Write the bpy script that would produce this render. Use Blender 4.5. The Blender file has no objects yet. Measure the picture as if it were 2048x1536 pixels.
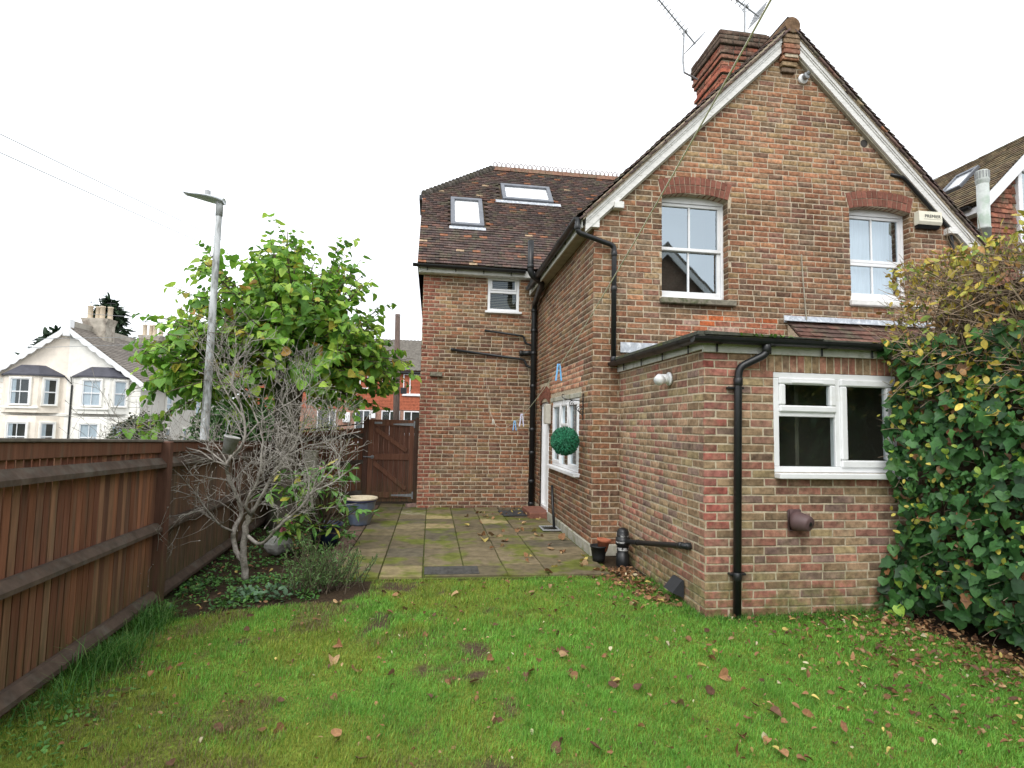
import bpy, math, random
import numpy as np
from mathutils import Vector, Matrix

# ------------------------------------------------------------------ camera, sky, sun, exposure
sc = bpy.context.scene
COL = sc.collection
EYE = 1.63
AX = np.array([[0.98999, 0.01980, 0.0], [0, 0, 0], [0, 0, 0]])
def camera_axes(f=1120.0, cx=1024.0, cy=768.0, vp=(863.0, 847.0), roll=0.02):
    # house axes (x along the gable, y away from the viewer, z up) as seen by the camera
    y = np.array([vp[0] - cx, vp[1] - cy, f]); y /= np.linalg.norm(y)
    up = np.cross(y, np.array([1.0, roll, 0.0])); up /= np.linalg.norm(up)
    if up[1] > 0: up = -up
    x = np.cross(y, up); x /= np.linalg.norm(x)
    return np.array([x, y, up])
AX = camera_axes()
cam = bpy.data.cameras.new("camera")
cam.sensor_width = 36.0; cam.lens = 1120.0 / 2048.0 * 36.0
cam.clip_start = 0.05; cam.clip_end = 900.0
cam_ob = bpy.data.objects.new("camera", cam); COL.objects.link(cam_ob)
mw = Matrix.Identity(4)
for r in range(3):
    mw[r][0] = AX[r][0]; mw[r][1] = -AX[r][1]; mw[r][2] = -AX[r][2]
mw[2][3] = EYE
cam_ob.matrix_world = mw
sc.camera = cam_ob

SUN_EL, SUN_AZ = math.radians(48), math.radians(205)      # azimuth from +Y, clockwise
world = bpy.data.worlds.new("World"); sc.world = world; world.use_nodes = True
wn = world.node_tree.nodes; wl = world.node_tree.links; wn.clear()
sky = wn.new("ShaderNodeTexSky"); sky.sky_type = 'NISHITA'; sky.sun_disc = False
sky.sun_elevation = SUN_EL; sky.sun_rotation = SUN_AZ
sky.air_density = 1.0; sky.dust_density = 4.0; sky.ozone_density = 1.0
hs = wn.new("ShaderNodeHueSaturation"); hs.inputs['Saturation'].default_value = 0.16
wl.new(sky.outputs[0], hs.inputs['Color'])
# an even overcast sheet with faint cloud structure over the desaturated sky
tc = wn.new("ShaderNodeTexCoord"); nz = wn.new("ShaderNodeTexNoise")
nz.inputs['Scale'].default_value = 2.6; nz.inputs['Detail'].default_value = 5
mr = wn.new("ShaderNodeMapRange"); mr.inputs[1].default_value = .3; mr.inputs[2].default_value = .7
mr.inputs[3].default_value = 10.5; mr.inputs[4].default_value = 15.0
wl.new(tc.outputs['Generated'], nz.inputs['Vector']); wl.new(nz.outputs['Fac'], mr.inputs[0])
cc = wn.new("ShaderNodeVectorMath"); cc.operation = 'SCALE'; cc.inputs[0].default_value = (0.95, 0.985, 1.03)
wl.new(mr.outputs[0], cc.inputs['Scale'])
mx = wn.new("ShaderNodeMixRGB"); mx.inputs[0].default_value = 0.72
wl.new(hs.outputs[0], mx.inputs[1]); wl.new(cc.outputs[0], mx.inputs[2])
bg = wn.new("ShaderNodeBackground"); bg.inputs['Strength'].default_value = 0.13
wo = wn.new("ShaderNodeOutputWorld")
wl.new(mx.outputs[0], bg.inputs['Color']); wl.new(bg.outputs[0], wo.inputs['Surface'])

sun = bpy.data.lights.new("sun", 'SUN'); sun.energy = 1.1; sun.angle = math.radians(30); sun.color = (1.0, .97, .92)
sun_ob = bpy.data.objects.new("sun", sun); COL.objects.link(sun_ob)
sd = Vector((math.sin(SUN_AZ) * math.cos(SUN_EL), math.cos(SUN_AZ) * math.cos(SUN_EL), math.sin(SUN_EL)))
sun_ob.rotation_euler = sd.to_track_quat('Z', 'Y').to_euler(); sun_ob.location = (0, -5, 30)

vs = sc.view_settings
vs.view_transform = 'Standard'; vs.look = 'None'; vs.exposure = 0.42; vs.gamma = 1.0; vs.use_curve_mapping = False
sc.cycles.use_denoising = True
sc.cycles.max_bounces = 4; sc.cycles.transparent_max_bounces = 10

rng = np.random.default_rng(7); random.seed(7)

# ------------------------------------------------------------------ mesh helpers
class MB:
    """collects verts / faces with a colour per vertex, links them as ONE mesh object"""
    def __init__(s): s.v = []; s.f = []; s.c = []; s.n = 0
    def add(s, verts, faces, col=(1, 1, 1)):
        n0 = s.n
        s.v.extend(tuple(map(float, p)) for p in verts); s.f.extend(tuple(i + n0 for i in f) for f in faces)
        if len(col) and np.ndim(col) == 2: s.c.extend(tuple(c) for c in col)
        else: s.c.extend([tuple(col[:3])] * len(verts))
        s.n += len(verts); return s
    def box(s, lo, hi, col=(1, 1, 1)):
        x0, y0, z0 = lo; x1, y1, z1 = hi
        return s.add([(x0,y0,z0),(x1,y0,z0),(x1,y1,z0),(x0,y1,z0),(x0,y0,z1),(x1,y0,z1),(x1,y1,z1),(x0,y1,z1)],
                     [(0,3,2,1),(4,5,6,7),(0,1,5,4),(1,2,6,5),(2,3,7,6),(3,0,4,7)], col)
    def bbox(s, lo, hi, b=.006, col=(1, 1, 1)):
        """box with chamfered edges"""
        lo = np.minimum(lo, hi).astype(float); hi2 = np.maximum(lo, hi).astype(float)
        c = (lo + hi2) / 2; h = (hi2 - lo) / 2; b = min(b, h.min() * .8)
        return s.obox(c, (h[0], 0, 0), (0, h[1], 0), (0, 0, h[2]), b, col)
    def obox(s, c, a, b, d, bev=.005, col=(1, 1, 1)):
        """chamfered oriented box: centre + three half-axis vectors"""
        c = np.asarray(c, float); A = [np.asarray(x, float) for x in (a, b, d)]
        L = [np.linalg.norm(x) for x in A]; U = [x / l for x, l in zip(A, L)]
        bev = min(bev, min(L) * .8)
        vs_ = []; idx = {}
        for sx in (-1, 1):
            for sy in (-1, 1):
                for sz in (-1, 1):
                    sg = (sx, sy, sz)
                    for ax in range(3):
                        p = c.copy()
                        for k in range(3):
                            p = p + U[k] * sg[k] * (L[k] if k == ax else L[k] - bev)
                        idx[(sg, ax)] = len(vs_); vs_.append(p)
        fs = []
        for ax in range(3):
            o1, o2 = [k for k in range(3) if k != ax]
            for sg in (-1, 1):
                q = []
                for (p, r) in ((-1, -1), (1, -1), (1, 1), (-1, 1)):
                    t = [0, 0, 0]; t[ax] = sg; t[o1] = p; t[o2] = r; q.append(idx[(tuple(t), ax)])
                fs.append(tuple(q if (sg > 0) == ((o1, ax, o2) != (0, 1, 2)) else q[::-1]))
        for ax in range(3):       # edges running along ax
            o1, o2 = [k for k in range(3) if k != ax]
            for p in (-1, 1):
                for r in (-1, 1):
                    q = []
                    for e, w in ((-1, o1), (1, o1), (1, o2), (-1, o2)):
                        t = [0, 0, 0]; t[ax] = e; t[o1] = p; t[o2] = r; q.append(idx[(tuple(t), w)])
                    fs.append(tuple(q))
        for sx in (-1, 1):
            for sy in (-1, 1):
                for sz in (-1, 1):
                    fs.append(tuple(idx[((sx, sy, sz), k)] for k in range(3)))
        return s.add(vs_, fs, col)
    def bar(s, p, q, w, t, up=(0, 0, 1), bev=.004, col=(1, 1, 1)):
        """bar from p to q, w across (sideways), t along 'up'"""
        p = np.asarray(p, float); q = np.asarray(q, float); d = q - p; L = np.linalg.norm(d); d /= L
        u = np.asarray(up, float); u = u - d * (u @ d); u /= np.linalg.norm(u); sd_ = np.cross(d, u)
        return s.obox((p + q) / 2, d * L / 2, sd_ * w / 2, u * t / 2, bev, col)
    def tube(s, path, r, n=8, col=(1, 1, 1), cap=True):
        P = np.asarray(path, float); m = len(P)
        R = np.full(m, r, float) if np.ndim(r) == 0 else np.asarray(r, float)
        T = np.gradient(P, axis=0); T /= np.linalg.norm(T, axis=1)[:, None] + 1e-12
        ref = np.array([0, 0, 1.0]) if abs(T[0][2]) < .9 else np.array([1.0, 0, 0])
        vs_ = []
        u = ref - T[0] * (ref @ T[0]); u /= np.linalg.norm(u)
        for i in range(m):
            u = u - T[i] * (u @ T[i]); u /= np.linalg.norm(u) + 1e-12
            w = np.cross(T[i], u)
            for k in range(n):
                a = 2 * math.pi * k / n; vs_.append(P[i] + R[i] * (math.cos(a) * u + math.sin(a) * w))
        fs = [(i*n+k, i*n+(k+1) % n, (i+1)*n+(k+1) % n, (i+1)*n+k) for i in range(m-1) for k in range(n)]
        if cap: fs += [tuple(range(n))[::-1], tuple((m-1)*n+k for k in range(n))]
        return s.add(vs_, fs, col)
    def lathe(s, c, prof, n=24, axis=(0, 0, 1), col=(1, 1, 1), cap=True):
        """prof: [(radius, height)] turned about axis through c"""
        a = np.asarray(axis, float); a /= np.linalg.norm(a)
        u = np.cross(a, (0, 0, 1.0)) if abs(a[2]) < .9 else np.cross(a, (1.0, 0, 0)); u /= np.linalg.norm(u); w = np.cross(a, u)
        c = np.asarray(c, float)
        vs_ = [c + a * h + r * (math.cos(2*math.pi*k/n) * u + math.sin(2*math.pi*k/n) * w) for r, h in prof for k in range(n)]
        m = len(prof)
        fs = [(i*n+k, i*n+(k+1) % n, (i+1)*n+(k+1) % n, (i+1)*n+k) for i in range(m-1) for k in range(n)]
        if cap: fs += [tuple(range(n))[::-1], tuple((m-1)*n+k for k in range(n))]
        return s.add(vs_, fs, col)
    def prism(s, poly, d, col=(1, 1, 1)):
        """3-D planar polygon extruded by vector d"""
        P = [np.asarray(p, float) for p in poly]; d = np.asarray(d, float); n = len(P)
        return s.add(P + [p + d for p in P],
                     [tuple(range(n))[::-1], tuple(range(n, 2*n))] + [(k, (k+1) % n, n+(k+1) % n, n+k) for k in range(n)], col)
    def sweep(s, prof, p, q, up=(0, 0, 1), col=(1, 1, 1), closed=False):
        """open or closed 2-D profile (side, up) run straight from p to q"""
        p = np.asarray(p, float); q = np.asarray(q, float); d = (q - p) / np.linalg.norm(q - p)
        u = np.asarray(up, float); u = u - d * (u @ d); u /= np.linalg.norm(u); w = np.cross(d, u); n = len(prof)
        vs_ = [e + w * a + u * b for e in (p, q) for a, b in prof]
        return s.add(vs_, [(k, (k+1) % n, n+(k+1) % n, n+k) for k in range(n if closed else n-1)], col)
    def raw(s, V, F, C):
        """numpy: V (n,3), F list of equal-length faces (m,k), C (n,3)"""
        n0 = s.n; s.v.extend(map(tuple, V.tolist())); s.f.extend(map(tuple, (np.asarray(F) + n0).tolist())); s.c.extend(map(tuple, np.asarray(C).tolist())); s.n += len(V); return s
    def build(s, name, mat, parent=None, smooth=False, **props):
        me = bpy.data.meshes.new(name)
        V = np.asarray(s.v, float)
        if parent is not None: V = V - np.asarray(world_loc(parent))
        me.from_pydata(V.tolist(), [], s.f)
        at = me.attributes.new("col", 'FLOAT_COLOR', 'POINT')
        C = np.ones((len(V), 4), np.float32); C[:, :3] = np.asarray(s.c, float).reshape(-1, 3)
        at.data.foreach_set("color", C.ravel())
        if smooth: me.polygons.foreach_set("use_smooth", np.ones(len(me.polygons), bool))
        if mat is not None: me.materials.append(mat)
        o = bpy.data.objects.new(name, me); COL.objects.link(o)
        if parent is not None: o.parent = parent
        for k, v in props.items(): o[k] = v
        return o
def fast_mesh(name, V, F, C, mat, parent=None, smooth=False, **props):
    """V (n,3) F (m,k) numpy arrays, for large meshes"""
    V = np.asarray(V, np.float32)
    if parent is not None: V = V - np.asarray(world_loc(parent), np.float32)
    F = np.asarray(F, np.int32); me = bpy.data.meshes.new(name); m, k = F.shape
    me.vertices.add(len(V)); me.vertices.foreach_set("co", V.ravel())
    me.loops.add(m * k); me.loops.foreach_set("vertex_index", F.ravel())
    me.polygons.add(m); me.polygons.foreach_set("loop_start", np.arange(0, m * k, k, dtype=np.int32))
    me.polygons.foreach_set("loop_total", np.full(m, k, np.int32))
    me.update(calc_edges=True)
    at = me.attributes.new("col", 'FLOAT_COLOR', 'POINT')
    A = np.ones((len(V), 4), np.float32); A[:, :3] = C; at.data.foreach_set("color", A.ravel())
    if smooth: me.polygons.foreach_set("use_smooth", np.ones(m, bool))
    me.materials.append(mat)
    o = bpy.data.objects.new(name, me); COL.objects.link(o)
    if parent is not None: o.parent = parent
    for kk, v in props.items(): o[kk] = v
    return o
LOC = {}
def world_loc(o):
    l = np.zeros(3)
    while o is not None:
        l = l + np.array(o.location); o = o.parent
    return l
def thing(name, label, cat, loc=(0, 0, 0), group=None):
    o = bpy.data.objects.new(name, None); COL.objects.link(o); o.location = loc; o.empty_display_size = .2
    o['label'] = label; o['category'] = cat
    if group: o['group'] = group
    return o
def tag(o, label, cat, group=None):
    o['label'] = label; o['category'] = cat
    if group: o['group'] = group
    return o
def struct(o): o['kind'] = 'structure'; return o

def vnoise(x, y, seed=0):
    """smooth value noise 0..1 on numpy arrays"""
    x = np.asarray(x, float); y = np.asarray(y, float)
    xi = np.floor(x).astype(np.int64); yi = np.floor(y).astype(np.int64); fx = x - xi; fy = y - yi
    fx = fx*fx*(3-2*fx); fy = fy*fy*(3-2*fy)
    def h(a, b):
        n = (a * 374761393 + b * 668265263 + seed * 1442695041) & 0x7fffffff
        n = ((n ^ (n >> 13)) * 1274126177) & 0x7fffffff
        return ((n ^ (n >> 16)) & 0xffff) / 65535.0
    return (h(xi, yi)*(1-fx) + h(xi+1, yi)*fx)*(1-fy) + (h(xi, yi+1)*(1-fx) + h(xi+1, yi+1)*fx)*fy
def fbm(x, y, seed=0):
    return .5*vnoise(x, y, seed) + .3*vnoise(2.1*x, 2.1*y, seed+1) + .2*vnoise(4.3*x, 4.3*y, seed+2)

# ------------------------------------------------------------------ materials
MATS = {}
def pmat(name, col=(.5, .5, .5), rough=.8, attr=False, var=.25, ns=12., bump=.25, bs=90., spec=.3, metal=0.,
         col2=None, c2scale=3., c2lo=.5, c2hi=.65, c2amt=1., stretch=None, low=None, low_h=.4, coat=0., trans=0., big=0.):
    """procedural surface: base (or 'col' attribute) x fine noise, optional second colour in patches, optional growth near the ground, bump"""
    m = bpy.data.materials.new(name); m.use_nodes = True; N = m.node_tree.nodes; L = m.node_tree.links
    b = N['Principled BSDF']; b.inputs['Roughness'].default_value = rough
    b.inputs['Specular IOR Level'].default_value = spec; b.inputs['Metallic'].default_value = metal
    if coat: b.inputs['Coat Weight'].default_value = coat; b.inputs['Coat Roughness'].default_value = .12
    g = N.new("ShaderNodeNewGeometry"); pos = g.outputs['Position']
    if stretch is not None:
        mp = N.new("ShaderNodeMapping"); mp.inputs['Scale'].default_value = stretch
        L.new(pos, mp.inputs['Vector']); pos = mp.outputs[0]
    def noise(scale, det=4, rgh=.55):
        n = N.new("ShaderNodeTexNoise"); n.inputs['Scale'].default_value = scale; n.inputs['Detail'].default_value = min(det, 3)
        n.inputs['Roughness'].default_value = rgh; L.new(pos, n.inputs['Vector']); return n.outputs['Fac']
    def rng_(src, a, bb, lo, hi):
        r = N.new("ShaderNodeMapRange"); r.inputs[1].default_value = a; r.inputs[2].default_value = bb
        r.inputs[3].default_value = lo; r.inputs[4].default_value = hi; L.new(src, r.inputs[0]); return r.outputs[0]
    if attr:
        a = N.new("ShaderNodeAttribute"); a.attribute_name = "col"; base = a.outputs['Color']
    else:
        r = N.new("ShaderNodeRGB"); r.outputs[0].default_value = (*col, 1); base = r.outputs[0]
    if col2 is not None:
        x = N.new("ShaderNodeMixRGB"); x.inputs[2].default_value = (*col2, 1)
        L.new(rng_(noise(c2scale, 6, .65), c2lo, c2hi, 0, c2amt), x.inputs[0]); L.new(base, x.inputs[1]); base = x.outputs[0]
    if low is not None:
        sep = N.new("ShaderNodeSeparateXYZ"); L.new(g.outputs['Position'], sep.inputs[0])
        ad = N.new("ShaderNodeMath"); ad.operation = 'MULTIPLY'
        L.new(rng_(sep.outputs['Z'], 0, low_h, 1, 0), ad.inputs[0]); L.new(rng_(noise(7, 6, .7), .38, .62, 0, 1), ad.inputs[1])
        x = N.new("ShaderNodeMixRGB"); x.inputs[2].default_value = (*low, 1)
        L.new(ad.outputs[0], x.inputs[0]); L.new(base, x.inputs[1]); base = x.outputs[0]
    if var:
        x = N.new("ShaderNodeVectorMath"); x.operation = 'SCALE'
        L.new(base, x.inputs[0]); L.new(rng_(noise(ns, 6, .65), .3, .7, 1 - var, 1 + var), x.inputs['Scale']); base = x.outputs[0]
    if big:
        x = N.new("ShaderNodeVectorMath"); x.operation = 'SCALE'
        L.new(base, x.inputs[0]); L.new(rng_(noise(1.1, 3, .6), .32, .68, 1 - big, 1 + big*.8), x.inputs['Scale']); base = x.outputs[0]
    L.new(base, b.inputs['Base Color'])
    if bump:
        bp = N.new("ShaderNodeBump"); bp.inputs['Strength'].default_value = bump; bp.inputs['Distance'].default_value = .004
        L.new(noise(bs, 5, .6), bp.inputs['Height']); L.new(bp.outputs[0], b.inputs['Normal'])
    if trans:
        t = N.new("ShaderNodeBsdfTranslucent"); L.new(base, t.inputs['Color'])
        ms = N.new("ShaderNodeMixShader"); ms.inputs[0].default_value = trans
        L.new(b.outputs[0], ms.inputs[1]); L.new(t.outputs[0], ms.inputs[2])
        L.new(ms.outputs[0], N['Material Output'].inputs['Surface'])
    MATS[name] = m; return m
def glass_mat(name, refl, tint=(.9, .95, .95), rough=0.02, wave=0.0):
    m = bpy.data.materials.new(name); m.use_nodes = True; N = m.node_tree.nodes; L = m.node_tree.links
    N.remove(N['Principled BSDF'])
    t = N.new("ShaderNodeBsdfTransparent"); t.inputs[0].default_value = (*tint, 1)
    gl = N.new("ShaderNodeBsdfGlossy"); gl.inputs['Roughness'].default_value = rough; gl.inputs[0].default_value = (.80, .92, 1, 1)
    lw = N.new("ShaderNodeLayerWeight"); lw.inputs[0].default_value = .25
    mr_ = N.new("ShaderNodeMapRange"); mr_.inputs[3].default_value = refl; mr_.inputs[4].default_value = min(1, refl + .5)
    L.new(lw.outputs['Fresnel'], mr_.inputs[0])
    g = N.new("ShaderNodeNewGeometry"); nn = N.new("ShaderNodeTexNoise"); nn.inputs['Scale'].default_value = 2.2
    L.new(g.outputs['Position'], nn.inputs['Vector'])
    bp = N.new("ShaderNodeBump"); bp.inputs['Strength'].default_value = wave; bp.inputs['Distance'].default_value = .02
    L.new(nn.outputs['Fac'], bp.inputs['Height']); L.new(bp.outputs[0], gl.inputs['Normal'])
    ms = N.new("ShaderNodeMixShader"); L.new(mr_.outputs[0], ms.inputs[0]); L.new(t.outputs[0], ms.inputs[1]); L.new(gl.outputs[0], ms.inputs[2])
    L.new(ms.outputs[0], N['Material Output'].inputs['Surface']); MATS[name] = m; return m

M_brick = pmat('brick_house_clay', attr=True, rough=.92, var=.5, ns=22, bump=.6, bs=110, spec=.12, col2=(.22, .18, .13), c2scale=4.5, c2lo=.48, c2hi=.70, c2amt=.5, big=.30)
M_brick2 = pmat('brick_extension_clay', attr=True, rough=.92, var=.42, ns=18, bump=.5, bs=120, spec=.12, col2=(.29, .22, .14), c2scale=5, c2lo=.45, c2hi=.66, c2amt=.55, big=.25, low=(.16, .17, .06), low_h=.45)
M_mortar = pmat('mortar_old', (.45, .375, .275), rough=.95, var=.3, ns=30, bump=.5, bs=200, spec=.1)
M_mortar2 = pmat('mortar_new', (.47, .40, .29), rough=.95, var=.25, ns=30, bump=.4, bs=200, spec=.1, low=(.18, .19, .08), low_h=.6)
M_arch = pmat('arch_red_brick', attr=True, rough=.9, var=.25, ns=30, bump=.4, bs=150, spec=.15)
M_tile = pmat('roof_clay_tile', attr=True, rough=.93, var=.4, ns=14, bump=.5, bs=80, spec=.12, col2=(.12, .115, .075), c2scale=5, c2lo=.5, c2hi=.68, c2amt=.7)
M_white = pmat('white_upvc', (.78, .785, .79), rough=.34, var=.05, ns=6, bump=0, spec=.45, col2=(.62, .61, .57), c2scale=7, c2lo=.58, c2hi=.8, c2amt=.6)
M_paint = pmat('white_weathered_paint', (.72, .71, .68), rough=.6, var=.12, ns=10, bump=.2, bs=40, spec=.3, col2=(.38, .36, .31), c2scale=14, c2lo=.6, c2hi=.75, stretch=(1, 1, 3))
M_fascia = pmat('fascia_board', (.58, .58, .54), rough=.6, var=.12, ns=10, bump=.15, bs=50, col2=(.33, .34, .27), c2scale=9, c2lo=.55, c2hi=.75)
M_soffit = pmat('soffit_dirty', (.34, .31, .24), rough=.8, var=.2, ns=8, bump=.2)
M_black = pmat('black_plastic', (.012, .013, .014), rough=.38, var=.2, ns=6, bump=.05, spec=.45, col2=(.035, .035, .033), c2scale=20, c2lo=.6, c2hi=.8)
M_lead = pmat('lead_flashing', (.42, .45, .49), rough=.55, var=.25, ns=18, bump=.3, bs=40, spec=.4, col2=(.68, .70, .72), c2scale=16, c2lo=.5, c2hi=.7)
M_stone = pmat('stone_sill', (.20, .18, .14), rough=.95, var=.35, ns=20, bump=.5, bs=60, spec=.1, col2=(.10, .11, .06), c2scale=8)
M_concrete = pmat('plinth_concrete', (.40, .385, .32), rough=.95, var=.25, ns=10, bump=.4, bs=50, spec=.1, col2=(.20, .2, .12), c2scale=5)
M_felt = pmat('mineral_felt', (.075, .078, .062), rough=.95, var=.35, ns=30, bump=.5, bs=220, spec=.1, col2=(.09, .10, .04), c2scale=6)
M_room = pmat('room_plaster', (.19, .175, .13), rough=.9, var=.1, ns=3, bump=.0)
M_roomdark = pmat('room_dark', (.06, .055, .05), rough=.9, var=.2, ns=3, bump=.0)
M_net = pmat('net_curtain', (.60, .63, .68), rough=.9, var=.12, ns=6, bump=.0, stretch=(6, 6, .5))
M_grey = pmat('grey_plastic', (.32, .33, .33), rough=.5, var=.15, ns=20, bump=.1)
M_galv = pmat('galvanised_steel', (.27, .28, .29), rough=.5, var=.25, ns=25, bump=.15, metal=.25, spec=.4)
G_up = glass_mat('glass_upper', .33, wave=.03)
G_low = glass_mat('glass_lower', .045, wave=.02)
G_sky = glass_mat('glass_skylight', .75, wave=.0)

# ------------------------------------------------------------------ ground
def ground_z(x, y):
    """level garden, the street falls away to the left"""
    x = np.asarray(x, float); y = np.asarray(y, float)
    a = np.clip((-x - 4.0) / 14.0, 0, 1); a = a*a*(3-2*a)
    z = -1.5 * a
    # garden slopes gently down along the fence
    g = np.clip((-x - .9) / 1.6, 0, 1) * np.clip((y - 3.4) / 8.0, 0, 1)
    z = z - .26 * g * (1 - a)
    b = np.clip((-x - .9) / .8, 0, 1) * np.clip((y - 2) / 1.0, 0, 1)*np.clip((12.5 - y) / 1.0, 0, 1)
    return z + .05 * (fbm(x * 1.7 + 9, y * 1.7, 5) - .5) * b
def lawn_mask(x, y):
    """1 where lawn, 0 where bed / bare soil"""
    e = .22 * (fbm(x * 2.2, y * 2.2, 11) - .5) * 2
    edge = np.where(x < -.55, 5.15 + (x + 2.4) * .18, 6.02)      # near edge of the bed by the magnolia
    a = (y < edge + e).astype(float)
    a = a * (x < 4.15 - .35*np.clip((4.6 - y)/1.2, -1, 1)*0 + e * .6)
    return a
def make_ground():
    xs = np.concatenate([np.linspace(-320, -30, 14)[:-1], np.linspace(-30, -4, 27)[:-1], np.linspace(-4, 5.5, 170), np.linspace(5.5, 30, 20)[1:], np.linspace(30, 320, 14)[1:]])
    ys = np.concatenate([np.linspace(-200, -4, 16)[:-1], np.linspace(-4, 12.5, 240), np.linspace(12.5, 60, 40)[1:], np.linspace(60, 700, 16)[1:]])
    X, Y = np.meshgrid(xs, ys); Z = ground_z(X, Y)
    V = np.stack([X, Y, Z], -1).reshape(-1, 3); nx, ny = len(xs), len(ys)
    i = np.arange(nx - 1); j = np.arange(ny - 1); I, J = np.meshgrid(i, j)
    a = (J * nx + I).ravel(); F = np.stack([a, a + 1, a + nx + 1, a + nx], -1)
    x, y = V[:, 0], V[:, 1]
    lm = lawn_mask(x, y)
    moss = fbm(x * 1.3 + 3, y * 1.3, 21); dry = fbm(x * 2.0 - 4, y * 2.0, 33)
    soil = np.stack([.035 + .02 * dry, .026 + .012 * dry, .018 + .006 * dry], -1)
    grass = np.stack([.085 + .08 * moss, .12 + .08 * moss, .022 + .012 * moss], -1)
    C = np.where(lm[:, None] > .5, grass, soil)
    bare = (np.clip((fbm(x*2.6 + 1, y*2.6 + 5, 95) - .66)*9, 0, 1)*np.clip((1.2 - x)/.8, 0, 1))[:, None]; C = C*(1 - bare) + soil*1.6*bare
    far = ((y > 12.3) | (x < -3.6) | (x > 6) | (y < -4))
    C[far] = (.06, .065, .05)
    o = fast_mesh('ground', V, F, C, pmat('soil_and_turf', attr=True, rough=1, var=.5, ns=40, bump=.8, bs=60, spec=.05, col2=(.05, .04, .022), c2scale=5, c2lo=.55, c2hi=.7, c2amt=.6), smooth=True)
    return struct(o)
make_ground()
# ------------------------------------------------------------------ brickwork
BF = [(0,1,2,3)] + [(4+k, 4+(k+1) % 4, (k+1) % 4, k) for k in range(4)] + [(8+k, 8+(k+1) % 4, 4+(k+1) % 4, 4+k) for k in range(4)]
def brick_geo(O, U, V, N, u0, u1, v0, v1, proud, b=.005, depth=.02, jit=.0016):
    j = (rng.random((4, 2)) - .5) * 2 * jit; tw = (rng.random(2) - .5) * .004
    cs = [(u0, v0), (u1, v0), (u1, v1), (u0, v1)]; ci = [(1, 1), (-1, 1), (-1, -1), (1, -1)]
    out = []
    for lvl in range(3):
        for (u, v), (a, c), (du, dv) in zip(cs, ci, j):
            p = proud + tw[0] * (1 if a > 0 else -1) + tw[1] * (1 if c > 0 else -1)
            if lvl == 0: q = (u + a*b + du, v + c*b + dv, p)
            elif lvl == 1: q = (u + du, v + dv, p - b*.8)
            else: q = (u + du, v + dv, -depth)
            out.append(O + U*q[0] + V*q[1] + N*q[2])
    return np.array(out)
def lay(O, U, V, N, ulo, uhi, vlo, vhi, cut, pal, off=0., L=.225, Hc=.075, jt=.0135, header=.06):
    """stretcher bond between ulo..uhi; cut(v0,v1) -> intervals of u that are wall"""
    O, U, V, N = (np.asarray(a, float) for a in (O, U, V, N)); res = []
    k = 0; v = vlo
    while v + .03 < vhi:
        v0, v1 = v + jt/2, min(v + Hc - jt/2, vhi)
        o = off + (L/2 if k % 2 else 0) + rng.normal(0, .006)
        a = ulo - ((ulo - o) % L); js = []
        while a < uhi + L:
            js.append(a); r = rng.random()
            if r < header: a += L/2
            else: a += L * (1 + rng.normal(0, .012))
        for (i0, i1) in cut(v0, v1):
            for n in range(len(js) - 1):
                s, e = max(js[n], i0), min(js[n+1], i1)
                if e - s < .035: continue
                s2 = s + (jt/2 if s > i0 + 1e-6 else 0); e2 = e - (jt/2 if e < i1 - 1e-6 else 0)
                c = np.asarray(pal((s+e)/2, (v0+v1)/2, e-s), float)
                g = brick_geo(O, U, V, N, s2, e2, v0, v1, .003 + rng.random()*.005)
                res.append((g, c))
        k += 1; v += Hc
    return res
def spans(lo, hi, holes):
    out = [(lo, hi)]
    for a, b in holes:
        nx = []
        for s, e in out:
            if b <= s or a >= e: nx.append((s, e)); continue
            if a > s: nx.append((s, a))
            if b < e: nx.append((b, e))
        out = nx
    return out
def bricks_to(parent, bricks, n_single, mat, score, name='brick', mass='brickwork'):
    """the n_single that show largest become objects of their own, the rest one mesh of stuff"""
    sc_ = np.array([score(g.mean(0)) for g, c in bricks]); order = np.argsort(-sc_)
    single = set(order[:n_single].tolist())
    for i in order[:n_single]:
        g, c = bricks[i]; m = MB(); m.raw(g, BF, np.tile(c, (12, 1))); m.build(name, mat, parent)
    rest = [i for i in range(len(bricks)) if i not in single]
    if rest:
        V = np.concatenate([bricks[i][0] for i in rest]); C = np.concatenate([np.tile(bricks[i][1], (12, 1)) for i in rest])
        F = (np.array(BF)[None] + 12*np.arange(len(rest))[:, None, None]).reshape(-1, 4)
        fast_mesh(mass, V, F, C, mat, parent, kind='stuff')
def panel(m, O, U, V, N, u0, u1, v0, top, holes, brk=(), d=0.):
    """wall sheet with rectangular holes, column by column; top(u) gives its height"""
    O, U, V, N = (np.asarray(a, float) for a in (O, U, V, N))
    us = sorted({u0, u1, *[b for b in brk if u0 < b < u1], *[x for h in holes for x in h[:2] if u0 < x < u1]})
    P = lambda u, v: O + U*u + V*v + N*d
    for a, b in zip(us[:-1], us[1:]):
        hs_ = sorted((h[2], h[3]) for h in holes if h[0] < (a+b)/2 < h[1])
        v = v0
        for h0, h1 in hs_:
            if h0 > v: m.add([P(a, v), P(b, v), P(b, h0), P(a, h0)], [(0, 1, 2, 3)])
            v = h1
        m.add([P(a, v), P(b, v), P(b, top(b)), P(a, top(a))], [(0, 1, 2, 3)])
def vis_score(p, pen=1.0):
    d = np.linalg.norm(p - np.array([0, 0, EYE])); return pen / d
def pick(pals, w):
    w = np.asarray(w, float); return pals[rng.choice(len(pals), p=w/w.sum())]
HP = [(.235,.105,.07), (.29,.135,.085), (.185,.115,.078), (.145,.105,.075), (.27,.19,.11), (.115,.072,.06), (.22,.15,.095), (.33,.165,.10), (.175,.09,.078)]
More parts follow.
